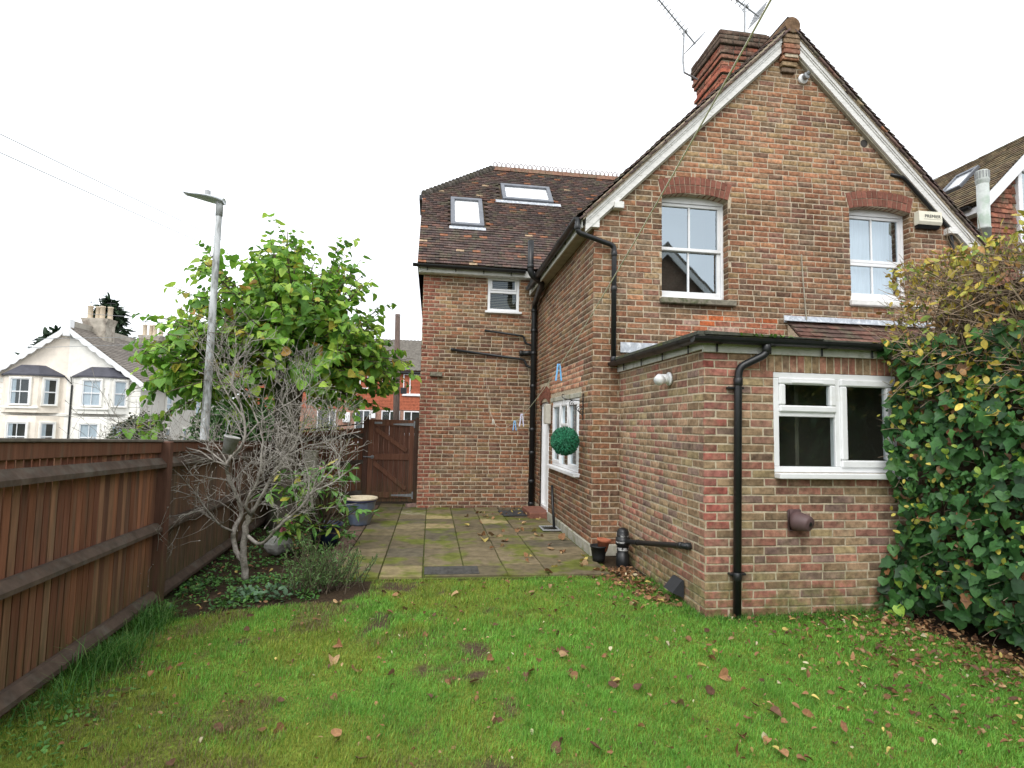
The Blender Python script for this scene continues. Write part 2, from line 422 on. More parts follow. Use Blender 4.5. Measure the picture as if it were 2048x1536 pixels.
def pal_house(u, v, l):
    w = [3.2, 2.4, 2.6, 2.0, 1.3, 1.6, 1.8, 1.0, 1.6]
    if v > 4.8: w = [2.6, 2.8, 1.8, 1.2, 2.4, 1.0, 2.4, 1.8, 1.4]
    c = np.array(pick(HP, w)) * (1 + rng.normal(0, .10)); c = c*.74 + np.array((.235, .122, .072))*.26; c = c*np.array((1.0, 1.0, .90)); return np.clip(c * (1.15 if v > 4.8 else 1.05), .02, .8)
def pal_gable(u, v, l):
    if 3.15 < u < 4.72 and 2.72 < v < 3.14 and not (u < 3.35 and v > 3.0) and not (u < 3.5 and v < 2.85):
        c = np.array(pick([(.48,.13,.05), (.42,.15,.08), (.50,.20,.10), (.36,.14,.09), (.4,.25,.2)], [4, 3, 2, 2, .6])); return c * (1 + rng.normal(0, .1))
    return pal_house(u, v, l)
def pal_side(u, v, l):
    if 2.1 < v < 2.55 and 7.5 < u < 9.5: 
        c = np.array(pick([(.40,.19,.12), (.44,.24,.15), (.33,.15,.10)], [1, 1, 1])); return c * (1 + rng.normal(0, .1))
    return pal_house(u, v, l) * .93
def pal_wing(u, v, l):
    q = -.235 + (.34 if int(v / .225) % 2 else .225)
    if u < q:
        c = np.array(pick([(.27,.105,.07), (.235,.09,.062), (.30,.125,.08)], [1, 1, 1])); return c * (1 + rng.normal(0, .08))
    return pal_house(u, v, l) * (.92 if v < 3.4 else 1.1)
EP = [(.34,.13,.10), (.28,.20,.115), (.22,.15,.085), (.155,.105,.075), (.36,.24,.15), (.26,.11,.09), (.19,.13,.12), (.31,.25,.13), (.38,.17,.12)]
def pal_ext(u, v, l):
    return (np.array(pick(EP, [2.8, 2.0, 2.4, 1.6, 2.0, 2.2, 1.8, 1.2, 2.0]))*.70 + np.array((.29, .185, .135))*.30)*np.array((.99, .985, .95)) * (1 + rng.normal(0, .09))
def pal_ext_front(u, v, l):
    if u < 2.6 and rng.random() < .7: return np.array(pick([(.30,.095,.075), (.27,.11,.09), (.33,.135,.105)], [1, 1, 1])) * (1 + rng.normal(0, .1))
    return pal_ext(u, v, l)

XL, XR, YG, YW = 2.04, 7.56, 6.97, 10.95           # house: left and right wall, gable wall, wing wall
XA, ZE, SL = 4.83, 4.345, .985                       # ridge x, eave height, roof slope
def roof_z(x): return ZE + SL * (min(x, 2*XA - x) - 1.85)
house = thing('brick_house', 'large brown and red brick house with a white edged gable and clay tiled roofs', 'house', (4.8, 9.5, 0))

# --- openings: (u0,u1,v0,springing,rise)
WIN_A = (2.97, 3.92, 3.345, 4.745, .062)
WIN_B = (5.75, 6.72, 3.46, 4.775, .062)
RING = .235
def arch_pts(w):
    s = (w[1]-w[0])/2; r = w[4]; R = (s*s + r*r)/(2*r); return (w[0]+w[1])/2, w[3] + r - R, R, s
def arch_cut(w, v0, v1):
    """u interval the opening or its arch takes out of a course"""
    uc, vc, R, s = arch_pts(w); a0 = math.asin(s / R)
    if v1 <= w[2] or v0 >= vc + R + RING: return None
    if v1 < w[3] - .005: return (w[0], w[1])
    half = 0
    for v in ((v0 + v1)/2 + .012,):
        h = v - vc
        if h < (R + RING): 
            x = math.sqrt(max((R + RING)**2 - h*h, 0)); half = max(half, min(x, h * math.tan(a0)) if h > 0 else 0)
    return (uc - max(half, 0.001) - .006, uc + max(half, .001) + .006)
def voussoirs(parent, w, y, n):
    uc, vc, R, s = arch_pts(w); a0 = math.asin(s / R); k = n
    for ring in range(2):
        r0 = R + ring*RING/2 + .004; r1 = R + (ring+1)*RING/2 - .004
        for i in range(k):
            t0 = -a0 + 2*a0*i/k; t1 = -a0 + 2*a0*(i+1)/k; g = .0045 / R
            if i in (0, k-1):
                if ring == 1: continue
                rr1 = R + RING - .004
            else: rr1 = r1
            P = [(uc + r*math.sin(t), vc + r*math.cos(t)) for r, t in ((r0, t0+g), (r0, t1-g), (rr1, t1-g), (rr1, t0+g))]
            pr = .006 + rng.random()*.005
            m = MB(); c = np.array((.20, .082, .058)) * (1 + rng.normal(0, .15))
            b = .004; cx_ = sum(p[0] for p in P)/4; cz_ = sum(p[1] for p in P)/4
            F = [(p[0] + (cx_-p[0])*b*12, y - pr, p[1] + (cz_-p[1])*b*8) for p in P]
            E_ = [(p[0], y - pr + b, p[1]) for p in P]; B_ = [(p[0], y + .128, p[1]) for p in P]
            m.add(F + E_ + B_, BF, c); m.build('voussoir', M_arch, parent)
    # mortar behind the ring
    m = MB(); pts = [(uc + (R+.004)*math.sin(t), y + .0025, vc + (R+.004)*math.cos(t)) for t in np.linspace(-a0, a0, 13)]
    pts += [(uc + (R+RING)*math.sin(t), y + .0025, vc + (R+RING)*math.cos(t)) for t in np.linspace(a0, -a0, 13)]
    n2 = 13
    m.add(pts + [(p[0], p[1]+.12, p[2]) for p in pts], [(i, i+1, 2*n2-2-i, 2*n2-1-i) for i in range(n2-1)] + [(i, i+1, 2*n2+i+1, 2*n2+i) for i in range(n2-1)])
    m.build('arch_mortar', M_mortar, parent)

# --- mortar sheets (the walls)
m = MB()
zt = lambda u: min(roof_z(u) - .10, 7.2)
hole_a = (WIN_A[0], WIN_A[1], WIN_A[2], WIN_A[3] + .055); hole_b = (WIN_B[0], WIN_B[1], WIN_B[2], WIN_B[3] + .055)
panel(m, (0, YG, 0), (1, 0, 0), (0, 0, 1), (0, -1, 0), XL, XR, 0, zt, [hole_a, hole_b], brk=(XA,))
gable = m.build('gable_wall', M_mortar, house)
DOOR = (9.66, 10.45, 0.12, 2.06); SWIN = (7.62, 9.36, .985, 2.035)
m = MB(); panel(m, (XL, 0, 0), (0, 1, 0), (0, 0, 1), (-1, 0, 0), YG, YW, 0, lambda u: 4.42, [DOOR, SWIN])
side = m.build('side_wall', M_mortar, house)
WWIN = (1.03, 1.665, 3.88, 4.60)
m = MB(); panel(m, (0, YW, 0), (1, 0, 0), (0, 0, 1), (0, -1, 0), -.235, XL, 0, lambda u: 4.66, [WWIN])
m.add([(-.235, YW, 0), (-.235, 17, 0), (-.235, 17, 4.66), (-.235, 14.2, 8.1), (-.235, YW, 4.66)], [(0, 1, 2, 3, 4)])
wing = m.build('wing_wall', M_mortar, house)
m = MB(); m.add([(XR, YG, 0), (XR, 17, 0), (XR, 17, 4.4), (XR, YG, 4.4)], [(0, 1, 2, 3)])
m.add([(-.235, 17, 0), (XR, 17, 0), (XR, 17, 4.66), (-.235, 17, 4.66)], [(0, 1, 2, 3)]); m.build('far_walls', M_mortar, house)

# --- bricks
def cut_gable(v0, v1):
    ul = XL - .006; ur = XR
    if v1 > 4.3:
        ul = max(ul, 1.85 + (v1 + .14 - ZE)/SL); ur = 2*XA - ul if ul > XL else XR
    if ur - ul < .1: return []
    hl = [h for h in (arch_cut(WIN_A, v0, v1), arch_cut(WIN_B, v0, v1)) if h]
    if v1 > 5.70 and v0 < 5.83: hl.append((5.95, 6.07))          # hole where a pipe came through
    return spans(ul, ur, hl)
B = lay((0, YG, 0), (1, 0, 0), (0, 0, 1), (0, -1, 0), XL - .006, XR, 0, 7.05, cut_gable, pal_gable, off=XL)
def sc_gable(p):
    if p[2] < 2.75 and p[0] > 2.42: return .01
    if p[0] > 6.9: return .02
    return vis_score(p)
allb = [(g, c, sc_gable(g.mean(0)), 0) for g, c in B]
def cut_side(v0, v1):
    hl = [(h[0], h[1]) for h in (SWIN,) if v1 > h[2] and v0 < h[3]]
    if v1 > DOOR[2] and v0 < DOOR[3] + .28: hl.append((DOOR[0] - .02, DOOR[1] + .02))
    if v1 > 2.035 and v0 < 2.11: hl.append((7.5, 9.5))            # lintel
    if v0 < .15: return []
    return spans(YG + .002, YW - .01, hl)
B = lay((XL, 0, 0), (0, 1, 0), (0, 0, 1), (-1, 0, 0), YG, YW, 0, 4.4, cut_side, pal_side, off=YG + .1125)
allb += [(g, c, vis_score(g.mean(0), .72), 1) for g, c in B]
def cut_wing(v0, v1):
    return spans(-.235, XL, [(WWIN[0], WWIN[1])] if v1 > WWIN[2] and v0 < WWIN[3] else [])
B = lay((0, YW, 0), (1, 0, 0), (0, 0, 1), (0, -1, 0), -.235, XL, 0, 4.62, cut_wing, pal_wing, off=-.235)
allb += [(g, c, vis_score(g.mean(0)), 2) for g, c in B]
B = lay((-.235, 0, 0), (0, 1, 0), (0, 0, 1), (-1, 0, 0), YW, 12.5, 0, 4.62, lambda a, b: [(YW + .002, 12.4)], pal_wing, off=YW + .1)
allb += [(g, c, .02, 2) for g, c in B]
thr = sorted((b[2] for b in allb), reverse=True)[300]
for k, par in ((0, gable), (1, side), (2, wing)):
    sel = [b for b in allb if b[3] == k]; n1 = sum(b[2] > thr for b in sel); key = {id(b[0]): b[2] for b in sel}
    order = sorted(sel, key=lambda b: -b[2]); lst = [(b[0], b[1]) for b in order]; sc_map = {id(b[0]): b[2] for b in order}
    for g, c in lst[:n1]:
        mm = MB(); mm.raw(g, BF, np.tile(c, (12, 1))); mm.build('brick', M_brick, par)
    rest = lst[n1:]
    V = np.concatenate([g for g, c in rest]); C = np.concatenate([np.tile(c, (12, 1)) for g, c in rest])
    F = (np.array(BF)[None] + 12*np.arange(len(rest))[:, None, None]).reshape(-1, 4)
    fast_mesh('brickwork', V, F, C, M_brick, par, kind='stuff')
voussoirs(gable, WIN_A, YG, 14); voussoirs(gable, WIN_B, YG, 13)
# reveals of the two gable windows: one header brick a course
for w in (WIN_A, WIN_B):
    for ux, N in ((w[0], (1, 0, 0)), (w[1], (-1, 0, 0))):
        m = MB(); rb = []
        m.add([(ux, YG + .001, w[2]), (ux, YG + .14, w[2]), (ux, YG + .14, w[3] + .02), (ux, YG + .001, w[3] + .02)], [(0, 1, 2, 3)])
        rb += lay((ux, 0, 0), (0, 1, 0), (0, 0, 1), N, YG, YG + .14, 0, w[3] + .01, lambda a, b: [(YG + .006, YG + .125)] if a > w[2] - .02 else [], pal_house, off=YG, L=.3, header=0)
        rv = m.build('window_reveal', M_mortar, house); bricks_to(rv, rb, 0, M_brick, vis_score)
# dark disc laid on the wall for the shade inside a rough pipe hole
m = MB(); m.lathe((6.01, YG - .0015, 5.755), [(.001, 0), (.052, 0), (.056, .0005), (.056, .006)], 11, (0, -1, 0), cap=False); m.build('wall_hole_shade', M_roomdark, house)
# apex corbel block between the bargeboards
m = MB(); cb = []
for i, (z0, h, w_, pr) in enumerate([(6.66, .065, .21, .05), (6.735, .065, .23, .075), (6.81, .065, .25, .10), (6.885, .065, .25, .13), (6.96, .065, .25, .13), (7.035, .065, .25, .13), (7.11, .065, .25, .13), (7.185, .06, .20, .13)]):
    c = np.array(pick(HP, [2, 2, 1, 1, 2, .5, 2, 1, .5]))
    m.bbox((XA - w_/2, YG - pr, z0), (XA + w_/2, YG + .05, z0 + h), .006, c)
m.build('apex_corbel', M_brick, house)
m = MB(); m.box((XA - .10, YG - .115, 6.84), (XA + .10, YG + .04, 7.24)); m.build('corbel_core', M_mortar, house)

def unit(v): v = np.asarray(v, float); return v / (np.linalg.norm(v) + 1e-12)
# ------------------------------------------------------------------ roofs
TP = [(.095,.068,.062), (.108,.072,.064), (.085,.064,.06), (.122,.078,.066), (.145,.082,.066), (.078,.06,.056), (.10,.078,.066)]
def pal_tile(x, t):
    if rng.random() < .008: return np.array((.40, .29, .19))
    if rng.random() < .03: return np.array((.27, .12, .07))
    return np.array(pick(TP, [3, 3, 2.5, 2, .8, 2, 1.5])) * (1 + rng.normal(0, .12))
TF = [(4,5,6,7), (0,1,5,4), (1,2,6,5), (3,0,4,7)]
def tiles(P0, U, V, N, ulen, vlen, keep, pal, w=.165, gauge=.10, th=.013, ln=.14):
    """plain tiles lapped up a slope: U along the eave, V up the slope, N outwards"""
    P0, U, V, N = (np.asarray(a, float) for a in (P0, U, V, N)); out = []
    for k in range(int(vlen / gauge) + 1):
        v = k * gauge; o = (w/2 if k % 2 else 0)
        sag = .006 * math.sin(k * .9)
        for i in range(-1, int(ulen / w) + 1):
            u0, u1 = max(i*w + o, 0), min((i+1)*w + o, ulen)
            if u1 - u0 < .05: continue
            p = P0 + U*(u0+u1)/2 + V*(v + gauge/2)
            if not keep((u0+u1)/2, v + gauge/2, p): continue
            dv = rng.normal(0, .003); lift = rng.normal(0, .002); e = min(v + ln, vlen + .02)
            wob = .010 * math.sin(u0 * 2.1 + k * .35)
            h0 = .034 + lift + sag*.3; h1 = .010
            q = [(u0+.002, v+dv+wob, h0-th), (u1-.002, v+dv+wob + rng.normal(0, .002), h0-th), (u1-.002, e, h1-th), (u0+.002, e, h1-th),
                 (u0+.002, v+dv+wob, h0 + rng.normal(0, .0015)), (u1-.002, v+dv+wob, h0 + rng.normal(0, .0015)), (u1-.002, e, h1), (u0+.002, e, h1)]
            out.append((np.array([P0 + U*a + V*b + N*c for a, b, c in q]), pal(u0, v)))
    return out
def tile_parts(parent, T, n_single, name='roof_tile', mat=None, score=vis_score):
    T = sorted(T, key=lambda t: -score(t[0].mean(0)))
    for g, c in T[:n_single]:
        mm = MB(); mm.raw(g, TF, np.tile(c, (8, 1))); mm.build(name, mat or M_tile, parent)
    R = T[n_single:]
    if R:
        V = np.concatenate([g for g, c in R]); C = np.concatenate([np.tile(c, (8, 1)) for g, c in R])
        F = (np.array(TF)[None] + 8*np.arange(len(R))[:, None, None]).reshape(-1, 4)
        fast_mesh(name + 's', V, F, C, mat or M_tile, parent, kind='stuff')

# wing roof (faces the garden), half-hipped at its left end
PW = math.radians(47); CW, SW = math.cos(PW), math.sin(PW)
YE, ZEW, YR = 10.72, 4.70, 14.0
ZR = ZEW + (YR - YE) * math.tan(PW); VL = (YR - YE) / CW
XV, XH, ZH = -.36, 1.37, 6.85
YH = YE + (ZH - ZEW) / math.tan(PW)
def wing_keep(u, v, p):
    if p[2] > ZH:                                    # hip line from (XV,ZH) to (XH,ZR)
        if p[0] < XV + (XH - XV) * (p[2] - ZH) / (ZR - ZH) + .02: return False
    if p[0] > 1.85 and p[2] < roof_z(p[0]) - .05: return False
    s = v
    for (x0, x1, s0, s1) in SKY:
        if x0 - .05 < p[0] < x1 + .05 and s0 - .03 < s < s1 + .03: return False
    return True
SKY = [(.28, 1.0, (11.78-YE)/CW, (12.67-YE)/CW), (1.50, 2.72, (12.76-YE)/CW, (13.33-YE)/CW)]
UW, VW, NW = (1, 0, 0), (0, CW, SW), (0, -SW, CW)
m = MB()
m.add([(XV, YE, ZEW), (5.2, YE, ZEW), (5.2, YR, ZR), (XH, YR, ZR), (XV, YH, ZH)], [(0, 1, 2, 3, 4)])
m.add([(XV, YE - .01, ZEW - .03), (5.2, YE - .01, ZEW - .03), (5.2, 2*YR - YE, ZEW - .03), (XV, 2*YR - YE, ZEW - .03), (5.2, YR, ZR - .03), (XH, YR, ZR - .03), (XV, YH, ZH - .03), (XV, 2*YR - YH, ZH - .03)],
      [(3, 2, 4, 5, 7), (5, 6, 7), (0, 6, 7, 3)])
wroof = m.build('wing_roof', M_tile, house); 
for a in wroof.data.attributes['col'].data: a.color = (.07, .05, .035, 1)
tile_parts(wroof, tiles((XV, YE, ZEW), UW, VW, NW, 5.3, VL, wing_keep, pal_tile), 300)
# bonnet tiles down the hip and verge
hp = np.array([XV, YH, ZH]); hq = np.array([XH, YR, ZR]); Lh = np.linalg.norm(hq - hp); nd = (hq - hp)/Lh
for i in range(20):
    c = hp + nd * (i + .3) * Lh / 20 + np.array([0, -.005, .02]); m = MB()
    m.tube([c, c + nd * Lh/20*1.25 + np.array([0, 0, -.04])], [.105, .07], 10, np.array((.085, .075, .065))*(1 + rng.normal(0, .15))); m.build('bonnet_tile', M_tile, wroof)
# crested ridge
for i in range(9):
    x0 = XH + i * .46; m = MB(); c = np.array((.19, .105, .072)) * (1 + rng.normal(0, .12))
    m.prism([(x0, YR - .12, ZR - .06), (x0, YR, ZR + .10), (x0, YR + .12, ZR - .06)], (.45, 0, 0), c)
    for k in range(4):
        xc = x0 + .0575 + k*.115; ring = [(xc - .045, YR, ZR + .095)] + [(xc - .045*math.cos(t), YR, ZR + .145 + .06*math.sin(t)) for t in np.linspace(0, math.pi, 9)] + [(xc + .045, YR, ZR + .095)]
        m.tube(ring, .010, 5, c * .8, cap=False)
    m.build('ridge_crest', M_tile, wroof)
# wing eaves: fascia, gutter
m = MB(); m.bbox((XV + .02, YE + .05, ZEW - .15), (1.95, YE + .075, ZEW - .02), .004); m.bbox((XV + .02, YE + .076, ZEW - .16), (1.95, YW, ZEW - .135), .004)
m.build('wing_fascia', M_fascia, house)
HG = [(.055*math.cos(t), .055*math.sin(t)) for t in np.linspace(math.pi, 2*math.pi, 9)] + [(.050*math.cos(t), .050*math.sin(t)) for t in np.linspace(2*math.pi, math.pi, 9)]
def gutter(parent, p, q, brackets=4, drop=.1, wallside=(0, 1, 0), caps=(1, 1)):
    m = MB(); m.sweep(HG, p, q, closed=True)
    p = np.asarray(p, float); q = np.asarray(q, float); d = (q-p)/np.linalg.norm(q-p)
    for e, on in zip((p, q), caps):
        if on: m.sweep([(.056*math.cos(t), .056*math.sin(t)) for t in np.linspace(math.pi, 2*math.pi, 9)] + [(0, 0)], e - d*.004, e + d*.004, closed=True); m.add([e + np.cross(d, (0, 0, 1))*.056*math.cos(t) + np.array((0, 0, .056*math.sin(t))) for t in np.linspace(math.pi, 2*math.pi, 9)], [tuple(range(9))])
    for i in range(brackets):
        c = p + (q-p)*(i+.5)/brackets; m.sweep([(a*1.12, b*1.12) for a, b in HG], c - d*.012, c + d*.012, closed=True)
        ws = np.asarray(wallside, float); m.bar(c + ws*.055, c + ws*.055 + np.array((0, 0, -drop)), .018, .012, up=ws)
    return m.build('gutter', M_black, parent, smooth=False)
gutter(house, (XV - .08, YE - .03, ZEW - .02), (1.74, YE - .03, ZEW - .035), 4)
m = MB(); m.bbox((-.43, YH - .12, ZH - .13), (-.37, YH + .9, ZH - .02), .004)
m.build('hip_gutter', M_black, house)
# skylights
for i, (x0, x1, s0, s1) in enumerate(SKY):
    P = lambda x, s, n: np.array([0, YE, ZEW]) + np.array([x, 0, 0]) + np.array(VW)*s + np.array(NW)*n
    m = MB(); fw = .09
    for (a, b, c_, d_) in ((x0, x1, s0, s0+fw), (x0, x1, s1-fw, s1), (x0, x0+fw, s0+fw, s1-fw), (x1-fw, x1, s0+fw, s1-fw)):
        m.obox(P((a+b)/2, (c_+d_)/2, .035), np.array(UW)*(b-a)/2, np.array(VW)*(d_-c_)/2, np.array(NW)*.05, .008)
    sk = m.build('skylight', pmat('skylight_cladding%d' % i, (.17, .18, .20), rough=.45, var=.15, ns=9, bump=0, metal=.4), house)
    m = MB(); m.add([P(x0+fw, s0+fw, .03), P(x1-fw, s0+fw, .03), P(x1-fw, s1-fw, .03), P(x0+fw, s1-fw, .03)], [(0, 1, 2, 3)]); m.build('pane', pmat('skylight_pane%d' % i, (.82, .84, .85), rough=.12, var=.0, bump=0, spec=.7, coat=1.), sk)
    m = MB(); m.obox(P((x0+x1)/2, s0 - .07, .03), np.array(UW)*((x1-x0)/2 + (.17 if i else .03)), np.array(VW)*.06, np.array(NW)*.006, .003); m.build('flashing', M_lead, sk)
# main roof over the gable
YV0, YV1 = 6.83, 13.4
SLh = math.hypot(1, SL); UR = (0, 1, 0)
m = MB(); e0 = (1.80, ZE - .05); 
RT = .05
m.add([(1.82, YV0 + .03, roof_z(1.82) + RT), (XA, YV0 + .03, roof_z(XA) + RT), (7.78, YV0 + .03, roof_z(7.78) + RT), (1.82, YV1, roof_z(1.82) + RT), (XA, YV1, roof_z(XA) + RT), (7.78, YV1, roof_z(7.78) + RT)], [(0, 1, 4, 3), (1, 2, 5, 4)], (.07, .05, .035))
m.add([(1.86, YV0 + .035, roof_z(1.86) - .035), (XA, YV0 + .035, roof_z(XA) - .035), (7.74, YV0 + .035, roof_z(7.74) - .035), (1.86, YV1, roof_z(1.86) - .035), (XA, YV1, roof_z(XA) - .035), (7.74, YV1, roof_z(7.74) - .035)], [(0, 1, 4, 3), (1, 2, 5, 4)], (.1, .09, .07))
mroof = m.build('main_roof', M_tile, house)
VLm = (XA - 1.80) * SLh
TL = tiles((1.80, YV0, roof_z(1.80) + RT), UR, (1/SLh, 0, SL/SLh), (-SL/SLh, 0, 1/SLh), 5.6, VLm, lambda u, v, p: True, pal_tile)
TR = tiles((7.80, YV0, roof_z(7.80) + RT), UR, (-1/SLh, 0, SL/SLh), (SL/SLh, 0, 1/SLh), 5.6, VLm, lambda u, v, p: True, pal_tile)
tile_parts(mroof, TL + TR, 0)
for sg in (-1, 1):           # verge: bedding mortar and undercloak tile ends
    m = MB(); m.prism([(XA, YV0 + .02, roof_z(XA) - .035), (XA + sg*2.97, YV0 + .02, roof_z(1.83) - .035), (XA + sg*2.97, YV0 + .02, roof_z(1.83) + RT), (XA, YV0 + .02, roof_z(XA) + RT)], (0, .06, 0), (.15, .125, .10)); m.build('verge_bedding', M_mortar, mroof)
    vt = []
    for k in range(41):
        d0_ = np.array((XA + sg*(2.98 - k*.0725), YV0 + .045, roof_z(1.82 + k*.0725) + .018)); ax_ = np.array((-sg, 0, SL))/SLh; nn_ = np.array((sg*SL, 0, 1))/SLh; ax_ = unit(ax_ - nn_*.10)
        m = MB(); m.obox(d0_ + rng.normal(0, .003, 3), ax_*.058, (0, .055, 0), nn_*(.011 + .004*rng.random()), .003, pal_tile(0, 0)*1.25); m.build('verge_tile', M_tile, mroof)
m = MB(); 
for i in range(14):
    y0 = YV0 - .01 + i*.45; m.tube([(XA, y0, roof_z(XA) + .01), (XA, y0 + .44, roof_z(XA) + .01)], [.115, .11], 14, np.array((.16, .10, .06)) * (1 + rng.normal(0, .1)))
m.build('ridge_tiles', M_tile, mroof, kind='stuff')
# bargeboards: a wide board, a moulded upper strip, a box end
for sgn in (-1, 1):
    m = MB(); X = lambda d: XA + sgn * d
    d0, d1 = .135, 2.93
    def line(dd, off): z = roof_z(X(dd)) - off*SLh; return z
    m.prism([(X(d0), YV0 + .06, line(d0, .055)), (X(d1), YV0 + .06, line(d1, .055)), (X(d1), YV0 + .06, line(d1, .172)), (X(d0), YV0 + .06, line(d0, .172))], (0, .028, 0))
    m.prism([(X(d0), YV0 + .035, line(d0, .03)), (X(d1), YV0 + .035, line(d1, .03)), (X(d1), YV0 + .035, line(d1, .075)), (X(d0), YV0 + .035, line(d0, .075))], (0, .024, 0))
    m.prism([(X(d0), YV0 + .048, line(d0, .077)), (X(d1), YV0 + .048, line(d1, .077)), (X(d1), YV0 + .048, line(d1, .096)), (X(d0), YV0 + .048, line(d0, .096))], (0, .012, 0))
    m.build('bargeboard', M_paint, house)
    m = MB(); m.prism([(X(d0), YV0 + .09, line(d0, .155)), (X(d1 - .02), YV0 + .09, line(d1 - .02, .155)), (X(d1 - .02), YV0 + .09, line(d1 - .02, .195)), (X(d0), YV0 + .09, line(d0, .195))], (0, .05, 0)); m.build('barge_soffit', M_soffit, house)
    m = MB(); zb = roof_z(X(2.93))
    m.bbox((min(X(2.42), X(2.55)), YV0 + .03, roof_z(X(2.5)) - .33), (max(X(2.42), X(2.55)), YG, roof_z(X(2.5)) - .24), .006); m.build('barge_bracket', M_paint, house); m = MB()
    m.prism([(X(2.93), YV0 + .07, zb - .02), (X(2.93), YV0 + .07, zb - .17), (X(2.74), YV0 + .07, zb - .17), (X(2.74), YV0 + .07, zb + .02)], (0, .07, 0))
    m.build('barge_end', M_paint, house)
# left eaves: soffit, fascia, gutter
m = MB(); m.bbox((1.87, YG - .03, 4.225), (XL + .0, YW - .15, 4.245), .003); m.build('eaves_soffit', M_soffit, house)
m = MB(); m.bbox((1.845, YG - .07, 4.20), (1.868, YW - .15, 4.335), .003); m.build('eaves_fascia', M_fascia, house)
gutter(house, (1.785, YV0 + .02, 4.32), (1.785, 10.55, 4.29), 6, .06, (1, 0, 0))
gutter(house, (7.83, YV0 + .02, 4.30), (7.83, 12.5, 4.29), 6, .06, (-1, 0, 0))
# ------------------------------------------------------------------ pipes
def arc_path(pts, r=.06, n=4):
    """polyline with rounded corners"""
    P = [np.asarray(p, float) for p in pts]; out = [P[0]]
    for a, b, c in zip(P[:-2], P[1:-1], P[2:]):
        d1 = (a-b)/np.linalg.norm(a-b); d2 = (c-b)/np.linalg.norm(c-b)
        k = min(r, np.linalg.norm(a-b)*.45, np.linalg.norm(c-b)*.45)
        for t in np.linspace(0, 1, n+1):
            out.append((1-t)**2*(b+d1*k) + 2*t*(1-t)*b + t*t*(b+d2*k))
    return out + [P[-1]]
def pipe(parent, pts, r, collars=(), name='downpipe', mat=None, rc=.06, n=12):
    m = MB(); m.tube(arc_path(pts, rc), r, n)
    for c, ax in collars:
        c = np.asarray(c, float); ax = np.asarray(ax, float); ax = ax/np.linalg.norm(ax); m.tube([c - ax*.035, c - ax*.03, c + ax*.03, c + ax*.035], [r*1.02, r*1.16, r*1.16, r*1.02], n)
    return m.build(name, mat or M_black, parent, smooth=True)
Z_ = (0, 0, 1)
pipe(house, [(1.785, 6.86, 4.29), (1.785, 6.86, 4.12), (2.29, 6.90, 3.99), (2.29, 6.90, 2.44)], .034, [((1.785, 6.86, 4.19), Z_), ((2.29, 6.90, 3.88), Z_), ((2.29, 6.90, 2.5), Z_), ((2.29, 6.90, 3.42), Z_)])
pipe(house, [(7.83, 6.86, 4.29), (7.83, 6.86, 4.1), (7.40, 6.90, 4.75), (7.40, 6.9, 2.5)] if False else [(6.42, 6.97, 5.33), (6.60, 6.935, 5.29), (7.31, 6.93, 4.58), (7.38, 6.935, 4.2), (7.42, 6.935, 2.5)], .026, [((7.38, 6.935, 4.15), Z_)])
# soil stack in the inner corner with its vent
pipe(house, [(1.955, 10.83, 0), (1.955, 10.83, 4.02), (1.90, 9.75, 4.20), (1.66, 9.65, 4.30), (1.66, 9.65, 4.92)], .055, [((1.955, 10.83, z), Z_) for z in (.12, .55, 1.1, 1.55, 2.4, 3.05, 3.5, 3.9)] + [((1.66, 9.65, 4.45), Z_)], name='soil_pipe', rc=.16)
pipe(house, [(.33, 10.90, 3.08), (1.78, 10.89, 2.93), (1.83, 10.88, 2.80), (1.95, 10.85, 2.76)], .025, [((.36, 10.90, 3.08), (1, 0, -.1))], name='waste_pipe', rc=.05)
pipe(house, [(.98, 10.90, 3.48), (1.76, 10.89, 3.40), (1.80, 10.88, 3.25), (1.95, 10.85, 3.21)], .022, name='waste_pipe', rc=.05)
pipe(house, [(1.70, 10.94, 3.06), (1.95, 10.84, 3.06)], .05, [((1.72, 10.93, 3.06), (1, 0, 0))], name='soil_branch')
pipe(house, [(1.98, 9.05, .66), (1.97, 8.95, .4), (1.96, 8.76, .02)], .022, [((1.975, 8.98, .45), (0, .3, 1))], name='waste_pipe', rc=.03)
# timber cleat on the wing wall, rusty rod on the gable
m = MB(); m.bbox((-.06, 10.86, 2.54), (.18, 10.945, 2.62), .008); m.build('wall_cleat', M_stone, house)
m = MB(); m.tube([(4.985, 6.945, 4.06), (5.0, 6.94, 3.7), (5.045, 6.945, 3.15)], .009, 6); m.build('conduit', M_soffit, house)
# lead flashing at the extension roof
m = MB(); m.bbox((2.40, 6.945, 2.60), (3.2, 6.958, 2.735), .003); m.build('flashing', M_lead, house)
# ------------------------------------------------------------------ windows
def rect_frame(m, O, U, V, N, u0, u1, v0, v1, fw, d0, d1, bev=.006):
    """four mitre-less bars round a rectangle; d0..d1 along N"""
    O, U, V, N = (np.asarray(a, float) for a in (O, U, V, N))
    def b(a, c, e, f): m.obox(O + U*(a+c)/2 + V*(e+f)/2 + N*(d0+d1)/2, U*(c-a)/2, V*(f-e)/2, N*(d1-d0)/2, bev)
    b(u0, u1, v0, v0+fw); b(u0, u1, v1-fw, v1); b(u0, u0+fw, v0+fw+.0005, v1-fw-.0005); b(u1-fw, u1, v0+fw+.0005, v1-fw-.0005)
def quad(m, O, U, V, N, u0, u1, v0, v1, d):
    O, U, V, N = (np.asarray(a, float) for a in (O, U, V, N))
    m.add([O+U*u0+V*v0+N*d, O+U*u1+V*v0+N*d, O+U*u1+V*v1+N*d, O+U*u0+V*v1+N*d], [(0, 1, 2, 3)])
def pane(parent, fr, u0, u1, v0, v1, d, mat):
    m = MB(); quad(m, *fr, u0, u1, v0, v1, d); return m.build('pane', mat, parent)
